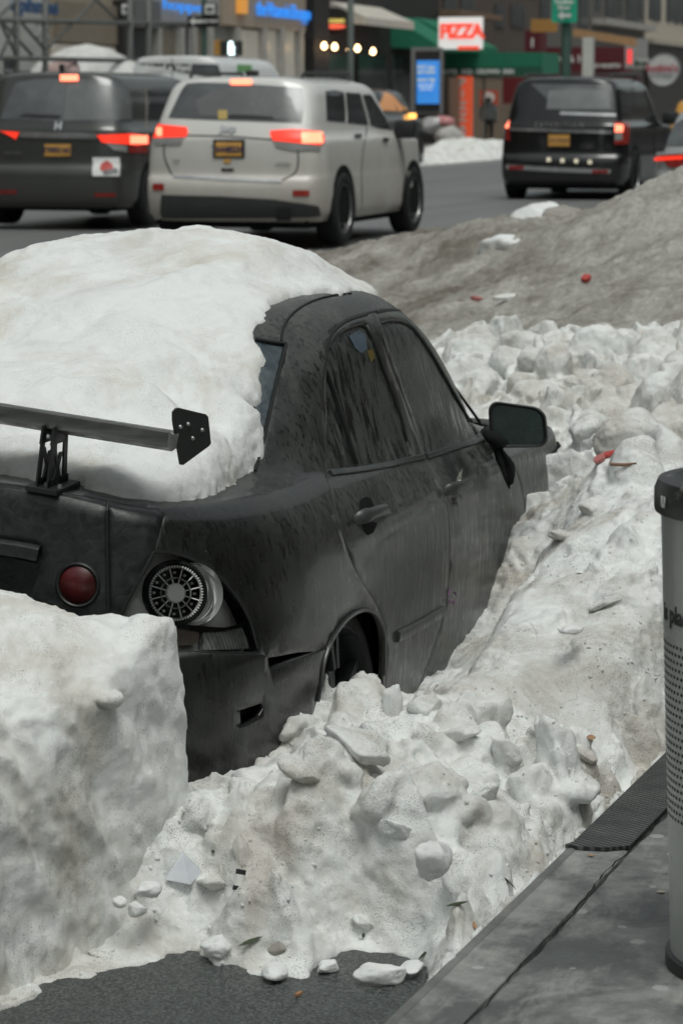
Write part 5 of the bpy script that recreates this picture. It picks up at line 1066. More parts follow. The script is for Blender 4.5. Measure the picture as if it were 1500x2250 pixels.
def vehicle(name, label, loc, L, W, H, belt, hood, mat, rear_x=.98, front_x=None, rad=.37, rim=.24, rslope=.30, cab=0.0, wheel_m=None, group=None, cat='car', clear=.27):
    root = empty(name, loc); tag(root, label, cat, group); rings = car_rings(L, W, H, belt, hood, rslope, clear, cab=cab)
    B = Body(rings, loc=loc, sub=5)
    V = B.D.reshape(-1, 3); i = np.arange(B.nv*B.nu).reshape(B.nv, B.nu); q = np.stack([i[:-1, :-1], i[:-1, 1:], i[1:, 1:], i[1:, :-1]], -1).reshape(-1, 4)
    bd = mesh('body', V, q, mat, root); bm = bmesh.new(); bm.from_mesh(bd.data); bmesh.ops.remove_doubles(bm, verts=bm.verts, dist=.001); bmesh.ops.recalc_face_normals(bm, faces=bm.faces)
    for f in bm.faces: f.smooth = True
    bm.to_mesh(bd.data); bm.free()
    fx = front_x or L-.92; mb = MB(); mb.box((.25, -W/2+.16, .20), (L-.3, W/2-.16, .5)); mb.box((.5, -W/2+.3, .5), (L-.6, W/2-.3, .9)); mb.build('underbody', DARK, root)
    for x in (rear_x, fx):
        for sgn in (1, -1):
            make_wheel(root, (x, -sgn*(W/2-.100), rad), rad, .24, rim, sgn, TYRE, wheel_m or ALLOY)
            # dark wheel opening slightly proud of the flank
            mb = MB(); M = Matrix.Translation((x, -sgn*(W/2+.004), rad)) @ Matrix.Rotation(R_(90)*sgn, 4, 'X'); n = 28; r1 = rad+.075
            poly = [(r1*math.cos(t), r1*math.sin(t)) for t in np.linspace(-.35, math.pi+.35, n)]
            poly = [(a*sgn if False else a, b) for a, b in poly]
            mb.prism([(x+a, -sgn*(W/2-.02), rad+b) for a, b in poly], Vector((0, -sgn*.022, 0))); mb.build('wheel_opening', DARK, root)
    return root, B
def sh(pts, dx=0, dy=0): return [(a+dx, b+dy) for a, b in pts]
def rect(x0, y0, x1, y1): return [(x0, y0), ((x0+x1)/2, y0), (x1, y0), (x1, y1), ((x0+x1)/2, y1), (x0, y1)]
def pt(B, root, name, pts, m, off=.006, grid=.055, dens=.03, skirt=.004): return patch(name, B, pts, m, root, off=off, grid=grid, dens=dens, skirt=skirt)
def btext(B, root, px_, py_, s, size, m, name='lettering', side=False, space=1.0, bold=.0):
    h = B.hit(px_, py_, .012)
    if not h: return
    p, n_ = h; x = Vector((0, 0, 1)).cross(n_).normalized(); return text(name, s, size, frame(p, x, n_.cross(x), n_), m, root, .002, bold, space)

# silver SUV
SIL = paint('champagne_silver_paint', (.66, .66, .63), .2, (.40, .355, .30), .9, .0, 1.2)
jp, JB = vehicle('silver_suv', 'dirty silver SUV braking in the street just behind the snow-capped sedan', (20.8, 6.28, .56), 4.82, 1.96, 1.78, 1.16, 1.10, SIL, rear_x=1.02, rslope=.34, rad=.385, rim=.26)
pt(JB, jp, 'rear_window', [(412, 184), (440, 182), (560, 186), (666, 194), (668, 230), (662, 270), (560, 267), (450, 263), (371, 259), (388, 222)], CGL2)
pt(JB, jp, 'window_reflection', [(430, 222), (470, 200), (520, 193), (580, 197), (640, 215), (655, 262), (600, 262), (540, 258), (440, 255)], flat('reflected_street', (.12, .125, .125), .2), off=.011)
pt(JB, jp, 'brake_light', rect(508, 177, 553, 188), RED_HOT, .02)
tlj = pt(JB, jp, 'taillight', [(335, 278), (350, 273), (411, 280), (414, 290), (409, 301), (360, 303), (337, 304)], RED_ON, .014); pt(JB, tlj, 'lamp_core', rect(337, 281, 358, 300), RED_HOT, .018); pt(JB, jp, 'lamp_lens', [(338, 305), (405, 303), (398, 318), (342, 318)], CLR, .012)
tlj = pt(JB, jp, 'taillight', [(594, 288), (640, 285), (700, 290), (711, 300), (710, 312), (700, 319), (650, 314), (600, 309)], RED_ON, .014); pt(JB, tlj, 'lamp_core', rect(662, 291, 706, 315), RED_HOT, .018); pt(JB, jp, 'lamp_lens', [(602, 311), (700, 320), (703, 331), (640, 331), (606, 322)], CLR, .012)
pl_ = pt(JB, jp, 'plate_frame', rect(469, 307, 538, 347), BLK, .012); pt(JB, pl_, 'license_plate', rect(475, 313, 532, 343), PLATE, .018); 
h = JB.hit(503, 329, .028) or (Vector((0, 0, 1)), Vector((-1, 0, 0))); text('plate_number', 'T644823C', .085, frame(h[0], (0, -1, 0), (0, 0, 1), (-1, 0, 0)), PTXT, pl_, .002, .003)
pt(JB, jp, 'chrome_strip', [(381, 385), (500, 391), (620, 396), (620, 401), (500, 397), (381, 391)], CHR, .010)
pt(JB, jp, 'hatch_handle', rect(487, 370, 514, 376), BLK, .01); pt(JB, jp, 'round_badge', rect(492, 350, 508, 358), PLATE, .01)
pt(JB, jp, 'lower_bumper', [(356, 428), (480, 431), (600, 438), (660, 446), (698, 453), (702, 474), (688, 488), (560, 490), (450, 486), (358, 478)], BUMP, .014)
pt(JB, jp, 'reflector', rect(337, 404, 361, 418), RED_OFF, .012); pt(JB, jp, 'reflector', rect(643, 418, 679, 431), RED_OFF, .012)
pt(JB, jp, 'exhaust_tip', rect(608, 455, 640, 480), BLK, .03)
pt(JB, jp, 'window_sticker', rect(480, 243, 500, 263), flat('yellow_sticker', (.45, .33, .10), .5), .012)
pt(JB, jp, 'rear_wiper', [(500, 258), (600, 262), (600, 258), (560, 254), (510, 253)], BLK, .02)
for sg in ([(714, 200), (735, 198), (754, 203), (757, 269), (717, 265)], [(759, 203), (790, 205), (808, 275), (762, 270)], [(796, 208), (814, 209), (842, 242), (862, 287), (814, 276)]): pt(JB, jp, 'side_window', sg, CGL, .006)
strip('door_seam', [(806, 280), (795, 350), (795, 460)], .012, .003, DARK, jp, body=JB); strip('door_seam', [(868, 290), (885, 340), (882, 450)], .012, .003, DARK, jp, body=JB)
strip('hatch_seam', [(362, 300), (362, 345), (378, 384)], .014, .003, DARK, jp, body=JB); strip('hatch_seam', [(655, 320), (648, 380), (620, 396)], .014, .003, DARK, jp, body=JB); strip('hatch_seam', [(380, 297), (500, 300), (600, 307)], .014, .003, BLK, jp, body=JB)
pt(JB, jp, 'door_handle', rect(776, 296, 792, 303), BLK, .02); pt(JB, jp, 'door_handle', rect(838, 304, 850, 311), BLK, .02)
mb = MB(); mb.box((3.22, -1.16, 1.10), (3.40, -.92, 1.31), bev=.04); mb.build('wing_mirror', BLK, jp, auto=40)
for yy in (-.62, .62): mb = MB(); mb.tube([(.7, yy, 1.77), (.8, yy, 1.81), (2.4, yy, 1.82), (2.5, yy, 1.77)], .018, 8); mb.build('roof_rail', BLK, jp, smooth=True)
btext(JB, jp, 502, 284, 'Jeep', .10, CHR, bold=.006); btext(JB, jp, 389, 353, '4x4', .05, CHR); btext(JB, jp, 622, 361, 'LIMITED', .045, CHR)
mb = MB(); mb.box((.85, -.06, 1.77), (.98, .06, 1.84), bev=.02); mb.build('roof_antenna', BLK, jp)

# dark minivan
GRN = paint('dark_olive_grey_paint', (.040, .043, .038), .2, (.07, .068, .06), .5)
hp, HB = vehicle('dark_minivan', 'dark grey minivan with a white sticker on its tailgate, braking left of the silver SUV', (24.2, 9.75, .58), 5.1, 2.0, 1.86, 1.20, 1.10, GRN, rear_x=1.05, rslope=.30, rad=.36, rim=.22, clear=.24)
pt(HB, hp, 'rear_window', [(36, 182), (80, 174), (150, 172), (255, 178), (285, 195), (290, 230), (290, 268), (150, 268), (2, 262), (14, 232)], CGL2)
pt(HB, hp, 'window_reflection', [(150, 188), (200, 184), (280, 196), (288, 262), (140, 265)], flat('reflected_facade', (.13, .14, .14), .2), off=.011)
pt(HB, hp, 'brake_light', rect(134, 167, 173, 180), RED_HOT, .03)
pt(HB, hp, 'chrome_strip', [(45, 289), (213, 294), (213, 306), (45, 302)], CHR, .012)
tlh = pt(HB, hp, 'taillight', [(213, 297), (285, 294), (325, 299), (326, 316), (300, 320), (225, 313)], RED_ON, .014); pt(HB, tlh, 'lamp_core', rect(284, 298, 322, 316), RED_HOT, .018); pt(HB, hp, 'lamp_lens', [(232, 314), (278, 320), (278, 335), (250, 330)], CLR, .012); pt(HB, hp, 'lamp_lens', rect(283, 321, 322, 336), RED_OFF, .012)
tlh = pt(HB, hp, 'taillight', [(-60, 288), (0, 288), (44, 291), (36, 306), (-60, 306)], RED_ON, .014); pt(HB, tlh, 'lamp_core', rect(-60, 290, -30, 304), RED_HOT, .018); pt(HB, hp, 'lamp_lens', [(-55, 308), (36, 308), (12, 322), (-50, 325)], CLR, .012)
pl_ = pt(HB, hp, 'license_plate', rect(99, 317, 157, 343), PLATE, .016); h = HB.hit(128, 330, .026) or (Vector((0, 0, 1)), Vector((-1, 0, 0))); text('plate_number', 'T709316C', .085, frame(h[0], (0, -1, 0), (0, 0, 1), (-1, 0, 0)), PTXT, pl_, .002, .003)
stk = pt(HB, hp, 'tailgate_sticker', rect(204, 346, 262, 387), WHT, .016)
pt(HB, stk, 'red_print', [(222, 362), (235, 352), (246, 360), (250, 372), (232, 378), (220, 374)], flat('red_print', (.45, .05, .04), .5), .021); pt(HB, stk, 'grey_print', [(225, 376), (256, 370), (258, 380), (230, 384)], flat('grey_print', (.2, .2, .2), .5), .021)
btext(HB, hp, 129, 278, 'H', .13, CHR, bold=.008); btext(HB, hp, 31, 337, 'ODYSSEY', .06, CHR)
pt(HB, hp, 'reflector', rect(208, 424, 254, 432), RED_OFF, .012); pt(HB, hp, 'reflector', rect(-20, 418, 38, 425), RED_OFF, .012)
pt(HB, hp, 'lower_bumper', [(-60, 428), (100, 432), (330, 436), (330, 470), (100, 474), (-60, 468)], BLK, .010)
pt(HB, hp, 'rear_wiper', [(45, 255), (130, 260), (135, 254), (60, 251)], BLK, .02)
pt(HB, hp, 'side_window', [(325, 196), (350, 192), (385, 194), (398, 262), (322, 264)], CGL); strip('door_seam', [(322, 195), (322, 270), (326, 330)], .02, .004, flat('bronze_trim', (.20, .16, .13), .3), hp, body=HB)
mb = MB(); mb.box((.7, .0, 1.85), (.8, .05, 1.95), bev=.02); mb.build('roof_antenna', BLK, hp)

# black SUV
BKP = paint('gloss_black_paint', (.005, .006, .006), .10, (.03, .03, .028), .3)
ep_, EB = vehicle('black_suv', 'large glossy black SUV with chrome strips driving away at the right', (36.5, 6.08, .52), 5.35, 2.05, 1.97, 1.24, 1.18, BKP, rear_x=1.08, rslope=.26, rad=.41, rim=.28)
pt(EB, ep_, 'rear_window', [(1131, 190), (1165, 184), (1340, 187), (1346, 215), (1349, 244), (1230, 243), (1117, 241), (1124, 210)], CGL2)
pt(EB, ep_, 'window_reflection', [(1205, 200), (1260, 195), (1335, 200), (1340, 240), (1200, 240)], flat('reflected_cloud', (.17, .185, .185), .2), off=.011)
pt(EB, ep_, 'chrome_strip', [(1118, 243), (1230, 246), (1352, 250), (1352, 256), (1230, 252), (1118, 249)], CHR, .012)
pt(EB, ep_, 'chrome_strip', [(1121, 280), (1230, 284), (1344, 287), (1344, 294), (1230, 291), (1121, 287)], CHR, .014)
pt(EB, ep_, 'chrome_strip', [(1112, 361), (1220, 368), (1340, 372), (1340, 381), (1220, 377), (1112, 371)], CHR, .016)
tl = pt(EB, ep_, 'taillight', rect(1102, 262, 1121, 308), RED_OFF, .014); pt(EB, tl, 'lamp_core', rect(1103, 264, 1119, 281), RED_HOT, .02)
tl = pt(EB, ep_, 'taillight', [(1347, 268), (1380, 270), (1378, 316), (1348, 317)], RED_OFF, .014); pt(EB, tl, 'lamp_core', rect(1349, 275, 1365, 290), RED_HOT, .02); pt(EB, tl, 'lamp_lens', rect(1349, 292, 1364, 308), CLR, .02)
pt(EB, ep_, 'license_plate', rect(1204, 296, 1251, 321), PLATE, .02); h = EB.hit(1228, 309, .03) or (Vector((0, 0, 1)), Vector((-1, 0, 0))); text('plate_number', 'T812450C', .08, frame(h[0], (0, -1, 0), (0, 0, 1), (-1, 0, 0)), PTXT, ep_, .002)
h = EB.hit(1228, 275, .012) or (Vector((0, 0, 1)), Vector((-1, 0, 0))); text('lettering', 'EXPEDITION', .10, frame(h[0], (0, -1, 0), (0, 0, 1), (-1, 0, 0)), CHR, ep_, .003, .004, 1.5)
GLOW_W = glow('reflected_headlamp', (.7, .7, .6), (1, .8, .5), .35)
for a, b in ((1205, 351), (1235, 353), (1265, 354), (1295, 356)): pt(EB, ep_, 'bumper_glint', rect(a-4, b-4, a+4, b+4), GLOW_W, .014, grid=0)  # four glowing spots stand for small bright reflections on the bumper
pt(EB, ep_, 'reflector', rect(1118, 364, 1150, 372), RED_OFF, .02); pt(EB, ep_, 'reflector', rect(1300, 373, 1335, 380), RED_OFF, .02)
WARM = flat('warm_street_reflection', (.16, .09, .045), .25)
for sg in ([(1362, 193), (1392, 192), (1396, 250), (1366, 252)], [(1399, 194), (1428, 196), (1440, 250), (1402, 251)], [(1434, 198), (1452, 204), (1475, 252), (1446, 252)]): pt(EB, ep_, 'side_window', sg, CGL)
strip('door_seam', [(1440, 258), (1435, 310), (1440, 370)], .014, .003, DARK, ep_, body=EB)
for yy in (-.7, .7): mb = MB(); mb.tube([(.6, yy, 1.95), (.7, yy, 2.01), (2.6, yy, 2.02), (2.7, yy, 1.96)], .022, 8); mb.build('roof_rail', METAL_D, ep_, smooth=True)
mb = MB(); mb.box((3.75, -1.24, 1.20), (3.95, -.98, 1.42), bev=.04); mb.build('wing_mirror', BLK, ep_, auto=40)

# white panel van far ahead
q0 = atx(380, 300, 47); VN = paint('white_van_paint', (.68, .70, .70), .35, (.3, .28, .25), .4)
yv = (atx(262, 200, 48)[1]+atx(486, 200, 48)[1])/2
vp, VB = vehicle('white_van', 'white panel van with a slogan on its rear windows', (48, yv, .56), 5.8, 2.32, 2.52, 1.65, 1.3, VN, rear_x=1.1, rslope=.12, rad=.36, rim=.2, cab=.9, cat='van')
pt(VB, vp, 'rear_window', [(279, 143), (300, 139), (478, 141), (486, 165), (486, 178), (276, 178)], CGL)
h = VB.hit(372, 150, .03) or (Vector((0, 0, 1)), Vector((-1, 0, 0))); text('lettering', 'Need a Van?', .20, frame(h[0], (0, -1, 0), (0, 0, 1), (-1, 0, 0)), WHT, vp, .003, .008)
pt(VB, vp, 'brake_light', rect(357, 121, 402, 127), flat('dark_red_lens', (.14, .02, .02), .3), .03); pt(VB, vp, 'side_graphic', [(520, 142), (552, 143), (552, 158), (520, 158)], flat('green_graphic', (.12, .30, .10), .5), .01, grid=.3); pt(VB, vp, 'side_graphic', [(575, 144), (630, 146), (640, 158), (575, 158)], glow('orange_graphic_glow', (.6, .2, .1), (1, .35, .2), .35), .01, grid=.3)  # orange graphic is given a slight glow though it is no lamp
strip('door_seam', [(378, 128), (379, 150), (379, 175)], .02, .004, BLK, vp, body=VB)
# dark sedan beyond, with a lit orange indicator
q = atx(945, 300, 62); DP = paint('dark_blue_grey_paint', (.035, .04, .042), .2)
dp_, DB = vehicle('dark_wagon', 'dark car with orange reflections in its windows, beyond the nose of the silver SUV', (57.3, q[1]+.98, .6), 4.7, 1.9, 1.85, 1.15, 1.12, DP, rslope=.4, cat='car')
strip('roof_edge', [(815, 188), (845, 196), (870, 215), (900, 245)], .08, .02, CHR, dp_, body=DB)
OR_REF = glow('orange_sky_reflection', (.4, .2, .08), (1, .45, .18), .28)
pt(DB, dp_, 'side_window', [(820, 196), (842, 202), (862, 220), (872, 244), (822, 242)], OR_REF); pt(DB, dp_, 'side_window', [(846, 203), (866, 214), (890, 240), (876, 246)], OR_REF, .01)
h = DB.hit(905, 247, .05)
if h is None: h = DB.hit(900, 256, .05)
if h: mb = MB(); mb.box((-.08, -.10, -.06), (.08, .06, .06), M=Matrix.Translation(h[0]), bev=.02); mb.build('indicator', glow('amber_lamp', (.8, .4, .05), (1, .45, .1), 3), dp_)
# car at the right edge: roof and tail lamp showing over the snow
q = atx(1432, 360, 24.5); GP = paint('silver_grey_paint', (.30, .31, .31), .2)
gp, GB = vehicle('grey_hatchback', 'grey car cut off by the right edge, its red tail lamp just above the snow', (24.5, q[1]-.86, .55), 4.3, 1.78, 1.48, .93, .9, GP, rear_x=.8, rslope=.55, rad=.31, rim=.2)
pt(GB, gp, 'rear_window', [(1468, 300), (1482, 275), (1500, 262), (1560, 262), (1600, 320), (1462, 322)], CGL2)
tl = pt(GB, gp, 'taillight', [(1434, 352), (1450, 342), (1500, 338), (1530, 342), (1530, 366), (1470, 368), (1434, 374)], RED_OFF, .014); pt(GB, tl, 'lamp_core', [(1437, 360), (1468, 362), (1466, 374), (1436, 373)], glow('orange_lamp', (.8, .3, .1), (1, .35, .15), 3.5), .02); pt(GB, tl, 'lamp_strip', [(1440, 347), (1500, 342), (1500, 350), (1440, 354)], RED_ON, .02)
# yellow cab behind the black SUV, dark bus edge at the far left
q = atx(1480, 250, 62); cp_, CB = vehicle('yellow_cab', 'yellow cab in the distance at the right edge, beyond the black SUV', (62, q[1]-.75, .6), 4.8, 1.9, 1.62, 1.02, 1.0, paint('taxi_yellow_paint', (.60, .30, .05), .3))
q = atx(22, 200, 50); lp, LB = vehicle('black_van', 'black van cut off by the left edge behind the minivan', (50, q[1]+.98, .56), 5.2, 1.95, 2.3, 1.4, 1.2, BKP, rslope=.2, cat='van', cab=.8)

# ------------------------------------------------------------------ the far side of the avenue
FY = 23.0
def wx_(px_, y=FY): return aty(px_, 300, y)[0]
def wall(name, px0, py0, px1, py1, m, parent, y=FY, th=.12, z0=None, z1=None):
    """box lying on the street front (plane y), between two photo columns; heights from the rows at the middle column"""
    a, b = aty(px0, py0, y), aty(px1, py0, y); c = aty((px0+px1)/2, py0, y)[2]; d = aty((px0+px1)/2, py1, y)[2]
    mb = MB(); mb.box((a[0], y-th, d if z0 is None else z0), (b[0], y+.02, c if z1 is None else z1)); return mb.build(name, m, parent)
def face(name, x, px0, py0, px1, py1, m, parent=None, th=.12, bev=0):
    """box facing down the street (plane x)"""
    a, b = atx(px0, py0, x), atx(px1, py1, x); mb = MB(); mb.box((x, a[1], b[2]), (x+th, b[1], a[2]), bev=bev); return mb.build(name, m, parent)
def ftext(s, x, px_, py_, hpx, m, parent=None, bold=.0, name='lettering', space=1.0, ext=.01):
    p = atx(px_, py_, x); d = (p-CC) @ CD; return text(name, s, hpx*d/FPX*1.35, frame(p-np.array([.03, 0, 0]), (0, -1, 0), (0, 0, 1), (-1, 0, 0)), m, parent, ext, bold*hpx*d/FPX, space)
def wtext(s, px0, px1, py_, hpx, m, parent=None, y=FY, bold=.0, name='lettering', ext=.02):
    """sign lettering on the street front stretched between two photo columns"""
    a, b = aty(px0, py_, y), aty(px1, py_, y); d = (a-CC) @ CD; size = hpx*d/FPX*1.35
    o = text(name, s, size, Matrix.Identity(4), m, parent, ext, bold*hpx*d/FPX)
    xs_ = [v.co.x for v in o.data.vertices]; k = (b[0]-a[0])/(max(xs_)-min(xs_)); zc = aty((px0+px1)/2, py_, y)[2]
    for v in o.data.vertices: v.co = Vector(((a[0]+b[0])/2+(v.co.x-(max(xs_)+min(xs_))/2)*k, y-.36-v.co.z*1, zc+v.co.y))
    return o
def bld(name, label, px0, px1, m, ztop=13.0, y=FY, depth=9):
    o = empty(name, (0, 0, 0)); tag(o, label, 'building'); x0, x1 = wx_(px0, y), wx_(px1, y); mb = MB(); mb.box((x0, y, .4), (x1, y+depth, ztop)); mb.build('wall', m, o)
    mb = MB(); mb.box((x0+.05, y-.35, ztop-.6), (x1-.05, y-.002, ztop)); mb.build('cornice', m, o)
    n = max(2, int((x1-x0)/2.6))
    for r in range(2):
        for k in range(n): xx = x0+(k+.5)*(x1-x0)/n; mb = MB(); mb.box((xx-.55, y-.04, 6.6+r*3.1), (xx+.55, y+.01, 8.4+r*3.1)); mb.build('window', DGL, o)
    o.location = (x0, y, .4)
    for ch in o.children: ch.location = (-x0, -y, -.4)
    return o
def att(root, *objs):
    for ob in objs:
        if ob is not None: ob.parent = root; ob.location = tuple(-Vector(root.location))
DGL = glassy('dark_shop_glass', (.03, .034, .036), .15); LGL = glow('lit_shop_window', (.30, .30, .27), (1, .92, .75), .13)
C_ = lambda n, c, r=.6: flat(n, c, r)
CREAM = C_('cream_cladding', (.50, .50, .47)); BEIGE = C_('beige_render', (.30, .26, .20)); GREYS = C_('grey_stone', (.28, .27, .25)); FASC = C_('tan_fascia', (.36, .29, .22)); DKF = C_('near_black_shopfront', (.020, .018, .017)); BROWN = C_('brown_brick', (.085, .062, .048)); STONE2 = C_('sooty_stone', (.11, .10, .09)); PALE = C_('pale_limestone', (.50, .44, .36))
STEEL = C_('scaffold_steel', (.10, .105, .10)); GRNA = C_('green_awning', (.010, .155, .085), .7); MAR = C_('maroon_awning', (.10, .012, .018), .7); BLUE = glow('blue_sign_letters', (.02, .15, .5), (.03, .30, 1.0), .75); NAVY = C_('navy_script', (.04, .09, .20)); ORNG = glow('orange_sign', (.6, .25, .05), (1, .45, .08), .4)
PZR = glow('pizza_red', (.6, .05, .03), (1.0, .10, .06), .7); BANR = glow('orange_red_banner', (.60, .08, .03), (1.0, .14, .06), .35); WHL = glow('white_lit_sign', (.7, .7, .68), (1, 1, .97), .45); TXW = C_('white_lettering', (.70, .70, .67))
# far pavement, snow along its kerb
mb = MB(); mb.box((30, 15.6, .3), (260, 23.5, .68)); tag(mb.build('far_pavement', C_('far_concrete', (.20, .195, .18))), kind='structure')
X, Y = np.meshgrid(np.arange(44, 150, .35), np.arange(14.2, 18.2, .12)); P3 = np.stack([X.ravel(), Y.ravel(), 0*X.ravel()], -1)
hh = sstep(14.5, 15.6, P3[:, 1])*sstep(18.1, 16.6, P3[:, 1])*(.30+.30*np.maximum(0, fbm(P3, .35, 2))+.20*np.abs(fbm(P3, 1.4, 3)))*sstep(-.35, .1, fbm(P3, .18, 2, off=9)+.25)
Z = (.50+hh).reshape(X.shape); ny_, nx_ = X.shape; i = np.arange(nx_*ny_).reshape(ny_, nx_); q = np.stack([i[:-1, :-1], i[:-1, 1:], i[1:, 1:], i[1:, :-1]], -1).reshape(-1, 4)
tag(fastmesh('far_snow', np.stack([X, Y, Z], -1).reshape(-1, 3), np.full(len(q), 4), q.ravel(), SNOW), kind='stuff')
b1 = bld('shop_building', 'cream clad shop at the far left behind the scaffolding, with blue script lettering', -130, 104, CREAM)
att(b1, wall('door', 8, 130, 30, 330, DGL, None), wtext('ephnes', -8, 98, 14, 34, NAVY, None, bold=.05), wtext('LLS', 50, 84, 52, 14, C_('grey_lettering', (.2, .2, .2)), None), wtext('ON', 52, 80, 82, 12, C_('grey_lettering', (.2, .2, .2)), None))
b2 = bld('shop_building', 'beige shuttered shop behind the scaffold braces left of the blue sign', 104, 262, BEIGE)
att(b2, wall('shutter', 118, 8, 250, 95, C_('tan_shutter', (.22, .185, .14)), None), wall('window', 112, 100, 256, 160, LGL, None, th=.06), wall('door_frame', 248, 0, 262, 330, DKF, None, th=.3))
b3 = bld('shop_building', 'grey and tan corner shop with blue lettering over wide lit windows', 262, 655, GREYS)
att(b3, wall('dark_bay', 262, 0, 330, 60, C_('bay_grey', (.13, .135, .135)), None, th=.3), wall('fascia', 470, -40, 655, 62, FASC, None, th=.25), wall('fascia', 330, -40, 468, 54, C_('light_fascia', (.34, .335, .32)), None, th=.2))
for a, b in ((275, 322), (340, 378), (385, 405), (412, 440), (512, 560), (566, 600), (606, 640)): att(b3, wall('window', a, 66, b, 330, DGL if a in (275, 385) else (LGL if a > 500 else C_('shop_interior', (.20, .17, .13))), None, th=.10))
for a in (330, 381, 408, 445, 505, 563, 603, 645): att(b3, wall('column', a-3, 60, a+3, 330, C_('pale_column', (.38, .37, .34)), None, th=.3))
s1 = wtext('hoppe', 332, 417, 14, 24, BLUE, None, bold=.0); s1.name = 'shop_sign'; tag(s1, 'blue lettering reading hoppe on the grey fascia', 'sign')
s2 = wtext('theVitaminShoppe', 538, 662, 26, 34, BLUE, None, bold=.0); s2.name = 'shop_sign'; tag(s2, 'long row of blue letters on the tan fascia with white-lit windows below', 'sign')
for v in s2.data.vertices: v.co.z -= (v.co.x-s2.data.vertices[0].co.x)*.0
o = wall('shop_sign', 501, -5, 516, 30, ORNG, None, th=.4); tag(o, 'orange emblem at the left end of the long blue lettering', 'sign')
b4 = bld('bar_building', 'black bar front with green awnings and a row of warm bulbs', 655, 962, DKF)
att(b4, wall('pillar', 657, -20, 690, 330, C_('black_pillar', (.012, .012, .012)), None, th=.5), wall('window', 700, 120, 760, 250, DGL, None), wall('window', 780, 120, 840, 250, DGL, None), wall('door', 858, 120, 900, 320, DGL, None, th=.08))
BULB = glow('warm_bulb', (1, .7, .35), (1, .62, .28), 12)
for k, (a, b) in enumerate(((712, 102), (735, 104), (768, 109), (785, 107), (819, 114))):
    p = aty(a, b, FY-1.0); mb = MB(); M = Matrix.Translation(p); mb.lathe([(.001, -.09), (.06, -.06), (.09, 0), (.06, .07), (.03, .12)], n=12, M=M); ob = mb.build('lantern_bulb', BULB, smooth=True); tag(ob, ['leftmost warm bulb on the black bar front', 'second warm bulb, beside the leftmost one', 'warm bulb just left of the thin street pole foot', 'warm bulb right of the thin street pole', 'rightmost warm bulb, under the green awning'][k], 'lamp', 'warm bulbs on the bar front')
    mb = MB(); mb.tube([tuple(p+np.array([0, 0, .12])), tuple(p+np.array([0, .1, .3])), (p[0], FY, p[2]+.35)], .02, 6); mb.build('bracket', DKF, ob)
def oval(name, x, cx, cy, rx, ry, m, th=.15):
    c = atx(cx, cy, x); d = (c-CC) @ CD/FPX; pts = [(x, c[1]+rx*d*math.cos(t), c[2]+ry*d*math.sin(t)) for t in np.linspace(0, 2*math.pi, 33)[:-1]]; mb = MB(); mb.prism(pts, Vector((th, 0, 0))); return mb.build(name, m)
sg = oval('oval_sign', 80, 735, 45, 34, 28, C_('oval_black', (.02, .02, .02))); tag(sg, 'dark oval hanging sign with red and yellow lettering above the warm bulbs', 'sign')
att_ = oval('sign_ring', 79.9, 735, 58, 24, 5, glow('red_neon', (.5, .05, .03), (1, .15, .08), 1.0), .05); att_.parent = sg; o = ftext('Crown', 79.9, 735, 45, 12, glow('yellow_neon', (.5, .4, .1), (1, .8, .2), .6), sg, .06)
sg = oval('oval_sign', 78, 702, 52, 3, 16, glow('blue_neon', (.05, .1, .5), (.1, .2, 1), 1.0)); tag(sg, 'thin blue and red neon sign beside the dark oval sign', 'sign')
def awning(name, x0p, x1p, ytop, ybot, proj, m, lab, y=FY, drop=.55):
    a, b = aty(x0p, ytop, y), aty(x1p, ytop, y); zt = (a[2]+b[2])/2; zb = aty((x0p+x1p)/2, ybot, y-proj)[2]; mb = MB()
    pr = [(y, zt), (y-proj, zb+.25), (y-proj, zb), (y-proj+.04, zb), (y-.0, zb+.12)]
    mb.prism([(a[0], p_[0], p_[1]) for p_ in pr], Vector((b[0]-a[0], 0, 0))); o = mb.build(name, m); tag(o, lab, 'awning'); return o
awning('awning', 725, 836, 10, 52, 1.2, C_('white_awning', (.55, .52, .46)), 'pale awning at the top of the black bar front')
awning('awning', 858, 912, 38, 105, 1.6, GRNA, 'small green awning left of the bigger green one')
awning('awning', 912, 968, 42, 108, 2.2, GRNA, 'sloping green awning next to the lit blue kiosk')
sg = ftext('&', 92, 874, 142, 32, glow('green_neon', (.1, .6, .2), (.15, 1, .35), 1.6), None, .12); sg.name = 'neon_sign'; tag(sg, 'bright green neon figure in the dark bar front', 'sign')
sg = ftext('22', 92, 856, 146, 16, WHL, None, .06); sg.name = 'neon_sign'; tag(sg, 'small white neon number left of the green figure', 'sign')
# lit kiosk
kx_ = 84.0; kk = empty('lit_kiosk', tuple(atx(938, 248, kx_))); tag(kk, 'tall grey advertising kiosk with a lit blue screen', 'kiosk')
att(kk, face('cabinet', kx_, 903, 104, 970, 250, C_('kiosk_grey', (.22, .23, .23))), face('frame', kx_-.04, 912, 112, 965, 245, C_('kiosk_black', (.02, .02, .022)), th=.03), face('screen', kx_-.08, 915, 133, 964, 228, glow('blue_screen', (.03, .15, .45), (.05, .30, .85), .62), th=.03))
SCT = glow('screen_text', (.5, .5, .35), (.9, .9, .6), .35); SCW = glow('screen_white', (.5, .6, .7), (.6, .8, 1), .35)
for s_, yy, m_ in (('NYC tips', 148, SCT), ('and news', 158, SCT), ('every day', 175, SCT), ('sidewalk', 187, SCW), ('stories', 195, SCW)): att(kk, ftext(s_, kx_-.10, 936, yy, 8, m_, None, .03))
